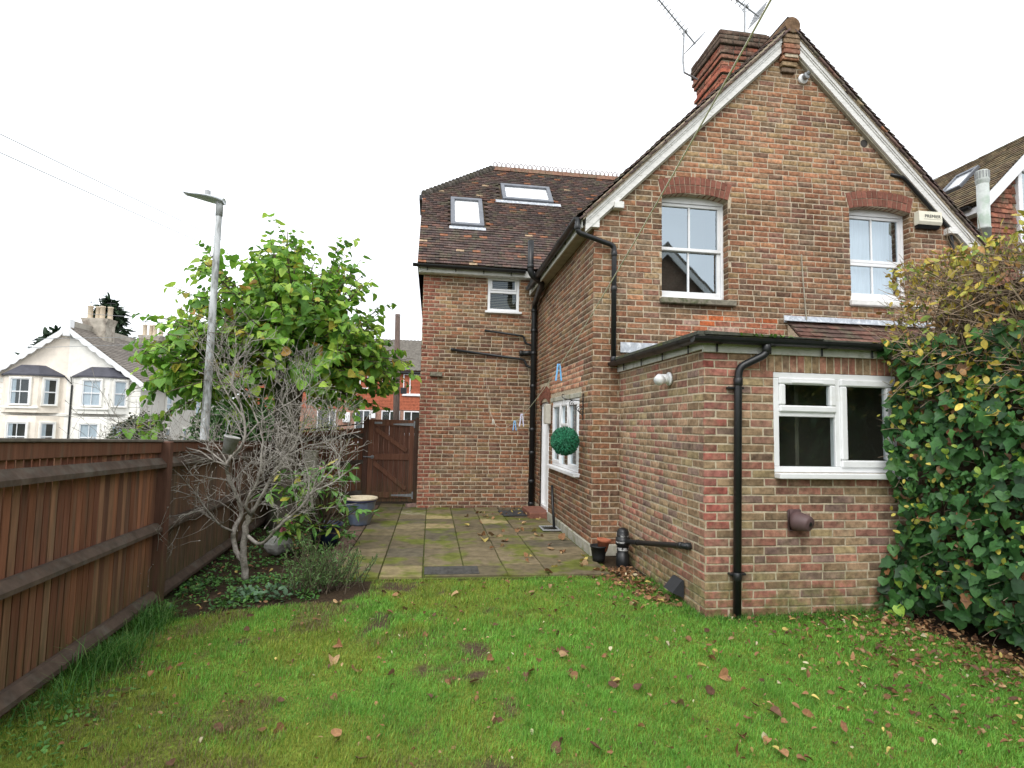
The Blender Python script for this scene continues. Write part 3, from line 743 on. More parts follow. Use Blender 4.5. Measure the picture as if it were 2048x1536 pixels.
def room(parent, fr, u0, u1, v0, v1, depth, mat, d=-.06, name='room_inside'):
    O, U, V, N = (np.asarray(a, float) for a in fr); m = MB()
    P = lambda u, v, dd: O + U*u + V*v + N*dd
    e = .25
    m.add([P(u0-e, v0-e, d-depth), P(u1+e, v0-e, d-depth), P(u1+e, v1+e, d-depth), P(u0-e, v1+e, d-depth), P(u0-e, v0-e, d), P(u1+e, v0-e, d), P(u1+e, v1+e, d), P(u0-e, v1+e, d)],
          [(0, 1, 2, 3), (0, 1, 5, 4), (1, 2, 6, 5), (2, 3, 7, 6), (3, 0, 4, 7)])
    return m.build(name, mat, parent)
def curtain(parent, fr, u0, u1, v0, v1, d, mat, folds=9):
    O, U, V, N = (np.asarray(a, float) for a in fr); m = MB(); n = folds*6
    us = np.linspace(u0, u1, n+1); dd = [.018*math.sin(2*math.pi*folds*i/n + .7*math.sin(i*.3)) for i in range(n+1)]
    m.add([O+U*u+V*v0+N*(d+q) for u, q in zip(us, dd)] + [O+U*u+V*v1+N*(d+q*.7) for u, q in zip(us, dd)], [(i, i+1, n+2+i, n+1+i) for i in range(n)])
    return m.build('curtain', mat, parent, smooth=True)
FG = ((0, YG, 0), (1, 0, 0), (0, 0, 1), (0, -1, 0))
def sash_window(w, z_meet, white_sill, curt):
    u0, u1, v0, v1 = w[0] - .045, w[1] + .02, w[2] + .01, w[3]
    uc, vc, R, s = arch_pts(w); D = -.13
    m = MB(); rect_frame(m, *FG, u0, u1, v0, v1 + .02, .05, D - .06, D)
    # arched head piece fills under the brick arch
    hp_ = [(u, YG - D - .002, vc + math.sqrt(R*R - (u-uc)**2) + .01) for u in np.linspace(w[0] + .002, w[1] - .002, 9)]
    m.prism([(w[0] + .002, YG - D - .002, v1 - .03), (w[1] - .002, YG - D - .002, v1 - .03)] + hp_[::-1], (0, .05, 0))
    wd = m.build('window', M_white, house)
    a, b = u0 + .05, u1 - .05; sw = .045
    for nm, c0, c1, dd in (('sash', z_meet - (.005 if white_sill else .022), v1 - .03, D - .012), ('sash', v0 + .05, z_meet + (-.005 if white_sill else .022), D - (.014 if white_sill else .04))):
        m = MB(); rect_frame(m, *FG, a, b, c0, c1, sw if nm else sw, dd - .035, dd, .005)
        if c0 < v0 + .06: m.obox((( a+b)/2, YG - dd + .017, c0 + .045), ((b-a)/2 - .001, 0, 0), (0, .0185, 0), (0, 0, .045), .004)
        um = (a+b)/2; m.obox((um, YG - dd + .02, (c0+c1)/2), (.013, 0, 0), (0, .012, 0), (0, 0, (c1-c0)/2 - .03), .004)
        m.build('sash', M_white, wd)
        z0 = c0 + (.09 if c0 < v0 + .06 else sw)
        pane(wd, FG, a + sw, um - .013, z0, c1 - sw, dd - .026, G_up); pane(wd, FG, um + .013, b - sw, z0, c1 - sw, dd - .026, G_up)
    room(wd, FG, u0, u1, v0, v1, 1.0, M_roomdark, d=D - .09)
    if curt: 
        curtain(wd, FG, a, b, v0 + .05, z_meet, D - .16, M_net, 5); curtain(wd, FG, a, b, z_meet + .01, v1, D - .22, M_net, 3)
    m = MB()
    if white_sill: m.bbox((w[0] - .03, YG - .06, w[2] - .075), (w[1] + .05, YG + .12, w[2] + .008), .012); m.build('sill', M_paint, wd)
    else: m.bbox((w[0] - .03, YG - .075, w[2] - .07), (w[1] + .08, YG + .12, w[2] + .008), .01); m.build('sill', M_stone, wd)
    return wd
sash_window(WIN_A, 4.075, False, False); sash_window(WIN_B, 4.06, True, True)
# small top-hung window of the wing
FW = ((0, YW, 0), (1, 0, 0), (0, 0, 1), (0, -1, 0)); a, b, c, d = WWIN
m = MB(); rect_frame(m, *FW, a, b, c, d, .055, -.07, -.005); rect_frame(m, *FW, a + .055, b - .055, 4.30, d - .055, .035, -.05, .008)
m.obox(((a+b)/2, YW + .035, 4.275), ((b-a)/2 - .056, 0, 0), (0, .03, 0), (0, 0, .025), .005)
wd = m.build('window', M_white, house)
pane(wd, FW, a + .09, b - .09, 4.335, d - .09, -.03, G_low); pane(wd, FW, a + .055, b - .055, c + .055, 4.25, -.04, G_low)
room(wd, FW, a, b, c, d, .6, M_roomdark, d=-.2)
M_blind = pmat('blind_slat', (.30, .27, .20), rough=.6, var=.1, bump=0)
for k in range(10):
    m = MB(); m.obox(((a+b)/2, YW + .10, c + .07 + k*.033), ((b-a)/2 - .06, 0, 0), (0, .012, .006), (0, -.0005, .001), .0002); m.build('blind_slat', M_blind, wd)
for k in range(5):
    m = MB(); m.obox(((a+b)/2, YW + .10, 4.34 + k*.04), ((b-a)/2 - .09, 0, 0), (0, .012, .006), (0, -.0005, .001), .0002); m.build('blind_slat', M_blind, wd)
m = MB(); m.bbox((a - .05, YW - .08, c - .045), (b + .05, YW + .02, c - .002), .006); m.build('sill', M_white, wd)
# kitchen window in the side wall
FS = ((XL, 0, 0), (0, 1, 0), (0, 0, 1), (-1, 0, 0)); a, b, c, d = SWIN
m = MB(); rect_frame(m, *FS, a, b, c, d, .05, -.07, -.003); u1, u2 = a + .62, b - .62
for u in (u1, u2): m.obox((XL + .035, u, (c+d)/2), (.03, 0, 0), (0, .022, 0), (0, 0, (d-c)/2 - .05), .004)
rect_frame(m, *FS, a + .05, u1 - .022, c + .05, d - .05, .045, -.05, .014); rect_frame(m, *FS, u2 + .022, b - .05, c + .05, d - .05, .045, -.05, .014)
rect_frame(m, *FS, u1 + .022, u2 - .022, d - .40, d - .05, .04, -.05, .014); m.obox((XL + .035, (u1+u2)/2, d - .42), (.028, 0, 0), (0, (u2-u1)/2 - .023, 0), (0, 0, .02), .004)
wd = m.build('window', M_white, house)
for (p, q, r, s) in ((a+.095, u1-.067, c+.095, d-.095), (u2+.067, b-.095, c+.095, d-.095), (u1+.062, u2-.062, d-.36, d-.09), (u1+.022, u2-.022, c+.05, d-.44)): pane(wd, FS, p, q, r, s, -.02, G_low)
room(wd, FS, a, b, c, d, 1.4, M_roomdark, d=-.25)
# leaded bars seen in the lights
m = MB()
for (p, q) in ((a+.095, u1-.067), (u2+.067, b-.095)):
    for k in range(1, 4): u = p + (q-p)*k/4; m.bar((XL + .012, u, c+.1), (XL + .012, u, d-.1), .008, .006, up=(1, 0, 0), bev=.001)
m.build('leading', M_grey, wd)
m = MB(); m.bbox((XL - .09, a - .06, c - .055), (XL + .02, b + .06, c - .003), .006); m.build('sill', M_white, wd)
m = MB(); m.bbox((XL - .012, 7.5, 2.037), (XL + .06, 9.5, 2.108), .006); m.build('lintel', M_concrete, house)
# back door: recessed, white frame, brick arch over it
m = MB(); a, b, c, d = DOOR
rect_frame(m, *FS, a, b, c, d, .06, -.14, -.03); m.obox((XL + .11, (a+b)/2, (c+d)/2), (.02, 0, 0), (0, (b-a)/2 - .061, 0), (0, 0, (d-c)/2 - .061), .004)
dr = m.build('door', M_white, house)
m = MB(); m.tube(arc_path([(XL + .09, a + .12, 1.1), (XL + .03, a + .12, 1.1), (XL + .03, a + .23, 1.1)], .02), .009, 8); m.build('handle', M_black, dr)
m = MB(); m.box((XL + .2, a - .2, 0), (XL + .21, b + .2, 2.4)); m.build('door_lobby', M_roomdark, house)
m = MB(); m.bbox((XL - .02, a - .045, .14), (XL + .05, a + .012, 1.86), .006); m.build('door_trim', M_white, dr)
uc = (a+b)/2; s = (b-a)/2 + .02; r = .12; R = (s*s + r*r)/(2*r); vc = 2.06 + r - R - .05; a0 = math.asin(s/R)
for ring in range(2):
    for i in range(11):
        t0 = -a0 + 2*a0*i/11; t1 = -a0 + 2*a0*(i+1)/11; g = .004/R; r0 = R + ring*.115; r1 = r0 + .107
        P = [(XL, uc + rr*math.sin(t), vc + rr*math.cos(t)) for rr, t in ((r0, t0+g), (r0, t1-g), (r1, t1-g), (r1, t0+g))]
        m = MB(); m.add([(p[0]-.012, p[1], p[2]) for p in P] + [(p[0]-.008, p[1], p[2]) for p in P] + [(p[0]+.1, p[1], p[2]) for p in P], BF, np.array((.22, .09, .062))*(1 + rng.normal(0, .12))); m.build('voussoir', M_arch, side)
# plinth along the side wall, door step, meter box
m = MB(); m.bbox((XL - .02, YG - .015, 0), (XL + .05, 9.62, .15), .012); m.bbox((XL + .051, YG - .018, 0), (2.42, YG + .02, .15), .012); m.build('plinth', M_concrete, house)
m = MB(); m.bbox((1.72, 9.62, .0), (XL + .05, 10.45, .13), .012); m.build('door_step', pmat('step_red', (.20, .085, .058), var=.3, ns=14), house)
m = MB(); m.bbox((XL - .10, 9.42, 1.66), (XL - .012, 9.64, 2.0), .012); bx = m.build('meter_box', pmat('meter_box_plastic', (.50, .47, .40), rough=.6, var=.1), house)
m = MB(); m.bbox((XL - .108, 9.44, 1.68), (XL - .1005, 9.62, 1.98), .004); m.build('lid', pmat('meter_lid_plastic', (.54, .51, .44), rough=.6, var=.1), bx)
# ------------------------------------------------------------------ rear extension
XE, YF, ZTE = 2.40, 4.69, 2.375
XER = 5.3
ext = thing('rear_extension', 'single storey buff and red brick extension with flat felt roof and black gutter', 'extension', (3.8, 5.8, 0))
EWIN = (3.06, 4.31, 1.255, 2.163)
m = MB(); panel(m, (0, YF, 0), (1, 0, 0), (0, 0, 1), (0, -1, 0), XE, XER, 0, lambda u: ZTE, [EWIN]); ef = m.build('front_wall', M_mortar2, ext)
m = MB(); panel(m, (XE, 0, 0), (0, 1, 0), (0, 0, 1), (-1, 0, 0), YF, YG, 0, lambda u: ZTE, []); es = m.build('flank_wall', M_mortar2, ext)
m = MB(); m.box((XER, YF, 0), (XER + .02, YG, ZTE)); m.build('party_wall', M_mortar2, ext)
def cut_ef(v0, v1):
    h = [(EWIN[0], EWIN[1])] if v1 > EWIN[2] and v0 < EWIN[3] else []
    if v0 > EWIN[3] - .01: h = [(2.93, XER)]
    return spans(XE - .006, XER, h)
B1 = lay((0, YF, 0), (1, 0, 0), (0, 0, 1), (0, -1, 0), XE - .006, XER, 0, ZTE, cut_ef, pal_ext_front, off=XE - .006, header=.03)
# soldier course over the window
O_, U_, V_, N_ = (np.asarray(a, float) for a in ((0, YF, 0), (1, 0, 0), (0, 0, 1), (0, -1, 0)))
u = 2.935
while u < XER - .07:
    B1.append((brick_geo(O_, U_, V_, N_, u, u + .062, 2.160, 2.368, .003 + rng.random()*.005), pal_ext(u, 2.2, .07))); u += .0745
B2 = lay((XE, 0, 0), (0, 1, 0), (0, 0, 1), (-1, 0, 0), YF, YG, 0, ZTE, lambda a, b: [(YF + .002, YG - .005)], pal_ext, off=YF + .1125, header=.02)
s1 = [(g, c, vis_score(g.mean(0)) if g.mean(0)[0] < 4.3 else .01, 0) for g, c in B1]
s2 = [(g, c, vis_score(g.mean(0), .8), 1) for g, c in B2]
thr = sorted((b[2] for b in s1 + s2), reverse=True)[300]
for k, par, S in ((0, ef, s1), (1, es, s2)):
    for g, c, q, _ in S:
        if q > thr: mm = MB(); mm.raw(g, BF, np.tile(c, (12, 1))); mm.build('brick', M_brick2, par)
    rest = [(g, c) for g, c, q, _ in S if q <= thr]
    if rest:
        V = np.concatenate([g for g, c in rest]); C = np.concatenate([np.tile(c, (12, 1)) for g, c in rest])
        F = (np.array(BF)[None] + 12*np.arange(len(rest))[:, None, None]).reshape(-1, 4); fast_mesh('brickwork', V, F, C, M_brick2, par, kind='stuff')
# fascia, roof, gutters
m = MB(); m.bbox((XE - .03, YF - .035, ZTE - .06), (XER, YF - .012, ZTE + .055), .003); m.build('fascia', M_fascia, ext)
m = MB(); m.bbox((XE - .035, YF - .011, ZTE - .035), (XE - .012, YG, ZTE + .055), .003); m.build('fascia', M_fascia, ext)
m = MB(); m.prism([(XE - .09, YF - .09, ZTE + .062), (XE - .09, YG - .012, ZTE + .09), (XER, YG - .012, ZTE + .12), (XER, YF - .09, ZTE + .058)], (0, 0, .025)); m.build('flat_roof', M_felt, ext)
m = MB(); m.bar((XE - .07, YF - .085, ZTE + .102), (XE - .07, YG - .02, ZTE + .13), .06, .035); m.build('roof_kerb', M_felt, ext); m = MB(); m.prism([(XE - .04, YF - .11, ZTE + .088), (XE - .04, YF - .11, ZTE + .12), (3.5, YF - .11, ZTE + .09), (3.5, YF - .11, ZTE + .084)], (0, .06, 0)); m.build('roof_kerb', M_felt, ext)
gutter(ext, (XE - .165, YF - .115, ZTE + .06), (XER, YF - .115, ZTE + .052), 6, .12)
gutter(ext, (XE - .115, YF - .10, ZTE + .062), (XE - .115, YG - .02, ZTE + .085), 4, .12, (1, 0, 0), caps=(0, 1))
pipe(ext, [(2.93, YF - .115, ZTE + .05), (2.93, YF - .115, ZTE - .07), (2.70, YF - .06, ZTE - .19), (2.69, YF - .055, ZTE - .30), (2.66, YF - .055, -.03)], .034, [((2.93, YF - .115, ZTE - .02), Z_), ((2.69, YF - .055, ZTE - .32), Z_), ((2.665, YF - .055, .36), Z_)], rc=.05)
m = MB()
for z in (2.0, .375): m.bar((2.60, YF - .03, z), (2.75, YF - .03, z), .05, .02, bev=.004)
m.build('pipe_bracket', M_black, ext)
# tiled lean-to over the right part
lp = np.array([4.76, 6.22, ZTE + .05]); lq = np.array([4.76, YG - .02, 3.10]); dv = (lq - lp); Ll = np.linalg.norm(dv); dv /= Ll; nl = np.cross((1, 0, 0), dv)
m = MB(); m.add([lp, lp + np.array((2.2, 0, 0)), lq + np.array((2.2, 0, 0)), lq], [(0, 1, 2, 3)], (.06, .045, .035)); lr = m.build('lean_to_roof', M_tile, ext)
m = MB(); m.add([(4.765, 6.24, ZTE + .05), (4.765, YG - .02, ZTE + .05), (4.765, YG - .02, 3.08)], [(0, 1, 2)]); m.build('lean_to_cheek', M_mortar, ext)
tile_parts(lr, tiles(lp, (1, 0, 0), dv, nl, 2.2, Ll, lambda a, b, p: True, lambda a, b: np.array(pick([(.13,.07,.055), (.17,.09,.07), (.10,.065,.055)], [1, 1, 1]))*(1 + rng.normal(0, .12)), w=.18, gauge=.105, th=.018, ln=.15), 80)
m = MB(); m.obox((5.85, YG - .06, 3.12), (1.13, 0, 0), (0, .055, .012), (0, -.002, .006), .003); m.bbox((4.72, YG - .013, 3.10), (7.0, YG - .004, 3.20), .003); m.build('flashing', M_lead, ext)
# window: fixed right light, top-hung vent over fixed pane on the left
FE = ((0, YF, 0), (1, 0, 0), (0, 0, 1), (0, -1, 0)); a, b, c, d = EWIN; um = 3.70; zt_ = 1.80
m = MB(); rect_frame(m, *FE, a + .004, b - .004, c, d - .004, .052, -.07, .004)
m.obox((um, YF + .033, (c+d)/2), (.027, 0, 0), (0, .036, 0), (0, 0, (d-c)/2 - .053), .005)
m.obox(((a+um)/2 + .013, YF + .033, zt_ - .02), ((um-a)/2 - .042, 0, 0), (0, .035, 0), (0, 0, .022), .005)
wd = m.build('window', M_white, ext)
m = MB(); rect_frame(m, *FE, a + .052, um - .022, zt_ - .002, d - .05, .062, -.045, .026, .012); m.build('casement', M_white, wd)
m = MB(); rect_frame(m, *FE, um + .022, b - .052, c + .045, d - .05, .068, -.045, .026, .012); m.build('casement', M_white, wd)
m = MB(); m.bbox((a + .17, YF - .038, d - .10), (a + .48, YF - .0265, d - .082), .003); m.build('trickle_vent', M_white, wd)
pane(wd, FE, a + .112, um - .082, zt_ + .058, d - .11, -.01, G_low); pane(wd, FE, a + .056, um - .027, c + .052, zt_ - .042, -.02, G_low); pane(wd, FE, um + .088, b - .118, c + .111, d - .116, -.01, G_low)
rm = room(wd, FE, a, b, c, d, 1.0, M_room, d=-.12)
m = MB(); m.box((3.62, YF + .5, .9), (3.66, YF + 1.1, 2.4)); m.build('inner_wall', M_room, wd)
m = MB(); m.bbox((a - .0, YF - .095, c - .052), (b + .045, YF + .0, c - .004), .006); m.build('sill', M_white, wd)
# boiler flue, white vent cowl, kitchen waste pipe, air brick cover
fl = MB(); fl.bbox((3.17, YF - .035, .74), (3.30, YF - .011, .93), .01); 
fl.tube([(3.235, YF - .03, .83), (3.25, YF - .06, .83), (3.29, YF - .15, .822), (3.293, YF - .158, .82)], [.088, .085, .066, .055], 16); fo = fl.build('boiler_flue', pmat('flue_plastic', (.115, .072, .072), rough=.5, var=.1, bump=.05), ext, smooth=True)
m = MB(); m.tube([(3.2935, YF - .159, .82), (3.2955, YF - .163, .8198)], .02, 10); m.build('flue_terminal', M_black, fo)
m = MB(); m.tube([(XE - .012, 5.40, 2.13), (XE - .11, 5.40, 2.13)], [.05, .048], 14); m.tube([(XE - .03, 5.40, 2.13), (XE - .013, 5.40, 2.13)], .07, 14); m.tube([(XE - .105, 5.40, 2.13), (XE - .15, 5.38, 2.10)], [.058, .05], 14); m.build('vent_cowl', M_white, ext, smooth=True)
m = MB(); m.prism([(XE - .015, 5.28, .05), (XE - .015, 5.28, .21), (XE - .035, 5.28, .21), (XE - .13, 5.28, .10)], (0, -.20, 0)); m.build('vent_cover', pmat('vent_cover_plastic', (.03, .032, .036), rough=.5, var=.15), ext)
pipe(ext, [(XE, 4.97, .55), (XE - .06, 4.98, .55), (XE - .065, 5.7, .42), (XE - .1, 6.40, .30)], .028, [((XE - .02, 4.97, .55), (1, 0, 0)), ((XE - .062, 5.05, .54), (0, 1, -.2)), ((XE - .08, 6.1, .35), (0, 1, -.2))], name='waste_pipe', rc=.05)

# ------------------------------------------------------------------ chimney, aerials
chim = thing('chimney_stack', 'tall red brick chimney stack with corbelled dark cap behind the gable', 'chimney', (4.83, 8.54, 5.8))
X0, X1, Y0, Y1 = 4.475, 5.185, 8.10, 8.98
RP = [(.36,.115,.07), (.32,.10,.065), (.38,.15,.095), (.26,.095,.068), (.15,.075,.055)]
m = MB(); m.box((X0 + .006, Y0 + .006, 6.2), (X1 - .006, Y1 - .006, 7.95)); core = m.build('shaft', M_mortar, chim)
cb = []
for zz0, zz1, e, dark in ((6.3, 7.36, 0, 0), (7.36, 7.435, .03, 0), (7.435, 7.60, .0, 0), (7.60, 7.675, .035, .3), (7.675, 7.75, .055, .45), (7.75, 7.825, .04, .2), (7.825, 8.05, .075, 1.15)):
    def pal(u, v, l, dk=dark):
        c_ = np.array(pick(RP, [3, 3, 2, 1.5, 1])) * (1 + rng.normal(0, .1)); return c_ * (1 - .3*dk) * (1 - dk*.7) + np.array((.075, .07, .055)) * dk*.7
    for O, U, N, a0_, b0_ in (((0, Y0 - e, 0), (1, 0, 0), (0, -1, 0), X0 - e, X1 + e), ((X0 - e, 0, 0), (0, 1, 0), (-1, 0, 0), Y0 - e + .002, Y1 + e), ((X1 + e, 0, 0), (0, 1, 0), (1, 0, 0), Y0 - e + .002, Y1 + e)):
        cb += lay(O, U, (0, 0, 1), N, a0_, b0_, zz0, zz1, lambda p, q, A=a0_, Bq=b0_: [(A, Bq)], pal, off=a0_, header=.3)
bricks_to(core, cb, 120, M_brick, lambda p: vis_score(p, 2 if p[1] < Y0 + .05 or p[0] < X0 + .05 else 1))
m = MB()
for zz0, zz1, e in ((7.362, 7.433, .024), (7.602, 7.673, .029), (7.677, 7.748, .049), (7.752, 7.823, .034), (7.827, 8.045, .069)): m.box((X0 - e, Y0 - e, zz0), (X1 + e, Y1 + e, zz1))
m.box((X0 - .05, Y0 - .05, 8.046), (X1 + .05, Y1 + .05, 8.075)); m.build('cap', pmat('chimney_cap_mortar', (.10, .095, .075), rough=.95, var=.4, ns=18, bump=.5), core)
def aerial(label, base, mast, head, boom_dir, bracket=None):
    t = thing('tv_aerial', label, 'aerial', base)
    m = MB(); m.tube(mast, .016, 8); m.build('mast', M_galv, t)
    h = np.asarray(head, float); d = np.asarray(boom_dir, float); d /= np.linalg.norm(d); w = np.cross(d, (0, 0, 1.0)); w /= np.linalg.norm(w); upv = np.cross(w, d)
    m = MB(); m.tube([h - d*.30, h + d*.95], .013, 6); m.build('boom', M_galv, t)
    for k in range(11):
        c = h + d*(-.02 + .085*k); m = MB(); L_ = .085 - .003*k; m.tube([c - w*L_, c + w*L_], .007, 5); m.build('director', M_galv, t)
    m = MB()
    for sg in (-1, 1):
        for q in (.03, .09, .15): m.tube([h - d*.28 - w*.17 + upv*sg*q, h - d*.28 + w*.17 + upv*sg*q], .007, 5)
        m.tube([h - d*.28 + upv*.0, h - d*.28 + upv*sg*.15], .005, 5)
    m.build('reflector', M_galv, t)
    m = MB(); m.tube([h - d*.1 + (0, 0, -.02), h + np.array((0, 0, -.12)) + d*.02, h + d*.20 + (0, 0, -.01)], .005, 5); m.obox(h - d*.05 + np.array((0, 0, .02)), d*.03, w*.02, upv*.02, .004); m.build('clamp', M_grey, t)
aerial('thin tv aerial on a cranked white mast at the chimney side', (4.38, 8.75, 7.3), [(4.38, 8.75, 7.66), (4.12, 8.72, 7.74), (4.10, 8.72, 7.95), (4.12, 8.72, 8.52)], (4.12, 8.72, 8.50), (-.75, -.15, .62))
aerial('tv aerial on a dark straight mast rising from the chimney top', (5.05, 8.4, 8.07), [(5.05, 8.4, 8.07), (5.06, 8.4, 8.86)], (5.06, 8.4, 8.82), (-.86, -.1, .40))
# alarm box, security lamp
t = thing('alarm_box', 'cream burglar alarm box lettered PREMIER on the upper gable wall', 'alarm box', (6.97, 6.95, 4.68))
m = MB(); m.prism([(6.77, 6.955, 4.60), (6.77, 6.955, 4.79), (6.77, 6.875, 4.79), (6.77, 6.865, 4.64), (6.77, 6.885, 4.60)], (.37, 0, 0)); bxo = m.build('case', pmat('alarm_plastic', (.72, .69, .56), rough=.5, var=.05, bump=0), t)
m = MB(); m.prism([(6.78, 6.955, 4.555), (6.78, 6.955, 4.598), (6.78, 6.89, 4.598), (6.78, 6.92, 4.555)], (.35, 0, 0)); m.build('strobe', M_black, t)
def lettering(parent, s, loc, size, mat, rot=(math.pi/2, 0, 0), depth=.001):
    cu = bpy.data.curves.new('lettering', 'FONT'); cu.body = s; cu.size = size; cu.extrude = depth; cu.align_x = 'CENTER'; cu.align_y = 'CENTER'; cu.space_character = 1.05
    tmp = bpy.data.objects.new('lettering_tmp', cu); COL.objects.link(tmp); bpy.context.view_layer.update()
    me = bpy.data.meshes.new_from_object(tmp.evaluated_get(bpy.context.evaluated_depsgraph_get())); bpy.data.objects.remove(tmp)
    o = bpy.data.objects.new('lettering', me); COL.objects.link(o); me.materials.clear(); me.materials.append(mat)
    o.parent = parent; o.location = np.asarray(loc) - world_loc(parent); o.rotation_euler = rot; return o
lettering(t, 'PREMIER', (6.985, 6.8655, 4.715), .066, pmat('alarm_print', (.07, .07, .07), rough=.7, var=.1, bump=0), rot=(math.pi/2 + .065, 0, 0))
m = MB(); m.bbox((6.84, 6.8655, 4.672), (7.13, 6.866, 4.675), .0001); m.build('printed_line', MATS['alarm_print'], t)
t = thing('security_lamp', 'round white outside lamp fixed just under the gable apex', 'lamp', (5.03, 6.95, 6.6))
m = MB(); m.lathe((5.06, 6.96, 6.60), [(.001, 0), (.07, 0), (.07, .025), (.05, .04), (.001, .042)], 20, (0, -1, 0)); m.build('base_plate', M_white, t, smooth=False)
m = MB(); m.lathe((5.06, 6.91, 6.60), [(.045, 0), (.05, .04), (.035, .05)], 14, (.3, -1, .2)); m.tube([(5.065, 6.89, 6.615), (5.095, 6.85, 6.65)], [.026, .030], 10); m.build('lamp_head', M_galv, t)
# weeds sprouting from the gutter
def gutter_weeds():
    n = 16; P = np.stack([2.93 + .12*rng.normal(size=n), np.full(n, YF - .12), np.full(n, ZTE + .08)], -1); m = MB()
    for p in P:
        a = rng.random()*6.28; d = np.array((math.cos(a)*.03, math.sin(a)*.02, .025)); s = np.array((-math.sin(a), math.cos(a), 0))*.012
        m.add([p, p + d*.6 + s, p + d*1.3, p + d*.6 - s], [(0, 1, 2, 3)], (.12, .26, .04))
    m.build('gutter_weed', pmat('weed_leaf', attr=True, rough=.6, var=.2, bump=0), ext, kind='stuff')
gutter_weeds()
# ------------------------------------------------------------------ patio
M_slab = pmat('paving_slab_stone', attr=True, rough=.92, var=.3, ns=9, bump=.35, bs=70, spec=.2, col2=(.115, .135, .02), c2scale=2.0, c2lo=.50, c2hi=.62, c2amt=.85)
M_moss = pmat('moss_joint', (.08, .10, .016), rough=1, var=.5, ns=30, bump=.8, bs=60)
m = MB(); m.box((-1.10, 6.03, -.06), (2.06, 11.4, .010)); patio = struct(m.build('patio', M_moss))
SP = [(.155,.125,.072), (.13,.105,.064), (.17,.135,.08), (.115,.098,.066), (.185,.15,.085)]
PALE = {(4, 7): (.34, .27, .14), (2, 8): (.33, .265, .13), (2, 6): (.27, .21, .11), (1, 0): (.25, .20, .105), (3, 0): (.17, .14, .08), (1, 9): (.27, .24, .16)}
gx = [-.95 + .452*i for i in range(7)] ; gx[-1] = 2.0
for j in range(12):
    for i in range(len(gx) - 1):
        y0 = 6.06 + .45*j; x0, x1 = gx[i], gx[i+1]
        if j == 0 and i in (2,): continue
        if j == 0 and i == 3: continue
        c = np.array(PALE.get((i, j), pick(SP, [3, 3, 2, 2, 1]))) * (1 + rng.normal(0, .08))
        z = .032 + rng.normal(0, .0025); t = rng.normal(0, .002, 2)
        m = MB(); m.obox(((x0+x1)/2, y0 + .225, z - .02), ((x1-x0)/2 - .006, 0, t[0]), (0, .2195, t[1]), (0, 0, .02), .006, c); m.build('paving_slab', M_slab, patio)
# inspection cover set in two slabs' place
m = MB(); m.bbox((-.02, 6.09, .0), (.86, 6.48, .03), .004, (.12, .10, .06)); m.build('paving_slab', M_slab, patio)
mc = thing('manhole_cover', 'dark rectangular metal inspection cover let into the patio', 'manhole cover', (.25, 6.3, .03))
m = MB(); m.bbox((-.05 + .02, 6.13, .0302), (.56, 6.45, .037), .003); m.build('cover_plate', pmat('cover_iron', (.06, .058, .052), rough=.7, var=.4, ns=12, bump=.5, bs=120, spec=.3), mc)
m = MB()
for k in range(12): m.bbox((.0 + k*.044, 6.16, .0372), (.012 + k*.044, 6.42, .0395), .001)
m.build('tread_ribs', MATS['cover_iron'], mc)
# brick-on-edge border along the bed
M_edge = pmat('edging_brick', attr=True, rough=.92, var=.3, ns=15, bump=.4, bs=90, col2=(.07, .07, .035), c2scale=4)
for k in range(23):
    y0 = 6.04 + .226*k; m = MB(); m.obox((-1.065, y0 + .11, .016 + rng.normal(0, .002)), (.108, 0, 0), (0, .108, 0), (0, 0, .02), .006, np.array((.15, .095, .072))*(1 + rng.normal(0, .15))); m.build('edging_brick', M_edge, patio)
# slate by the step and drain grid
t = thing('slate_mat', 'dark grey slate lying on the patio beside the door step', 'slate', (1.4, 10.1, .035)); m = MB(); m.obox((1.52, 10.15, .045), (.24, .02, 0), (-.02, .28, 0), (0, 0, .008), .003); m.build('slate', pmat('slate_grey', (.045, .047, .05), rough=.7, var=.3, ns=8), t)
t = thing('drain_grid', 'small grey gully grid under the kitchen waste pipe', 'drain', (1.9, 8.7, .03)); m = MB(); rect_frame(m, (0, 0, .04), (1, 0, 0), (0, 1, 0), (0, 0, 1), 1.72, 2.0, 8.45, 8.82, .03, 0, .02); m.build('frame', M_grey, t)
m = MB()
for k in range(7): m.bbox((1.755 + k*.033, 8.481, .038), (1.772 + k*.033, 8.789, .052), .001)
m.build('bars', M_black, t)
t = thing('door_brick', 'loose red brick lying against the house wall at the gate', 'brick', (-.32, 10.9, .04)); m = MB(); m.obox((-.33, 11.05, .06), (.10, .05, 0), (-.025, .05, 0), (0, 0, .03), .006, (.3, .2, .17)); m.build('block', M_edge, t)

# ------------------------------------------------------------------ fence, gate
M_wood = pmat('stained_larch_board', attr=True, rough=.75, var=.28, ns=5, bump=.4, bs=26, spec=.25, stretch=(6, 6, .45), col2=(.10, .092, .065), c2scale=1.6, c2lo=.54, c2hi=.72, c2amt=.6, low=(.07, .075, .03), low_h=.55)
M_rail = pmat('weathered_rail', attr=True, rough=.85, var=.3, ns=8, bump=.4, bs=40, spec=.2, col2=(.12, .115, .095), c2scale=5, c2lo=.5, c2hi=.7, c2amt=.6)
fence = thing('garden_fence', 'long brown feather edge board fence with posts and three rails along the garden', 'fence', (-2.5, 6.5, 0))
fd = np.array((-.0995, .995, 0)); fn = np.array((.995, .0995, 0)); fp = np.array((-2.22, 3.45, 0))
def FP(s, z, off=0.): return fp + fd*s + fn*off + np.array((0, 0, z - .034*s))
WB = [(.20,.083,.046), (.17,.07,.042), (.23,.10,.054), (.145,.07,.045), (.185,.088,.054), (.21,.11,.064)]
s = -2.6; k = 0
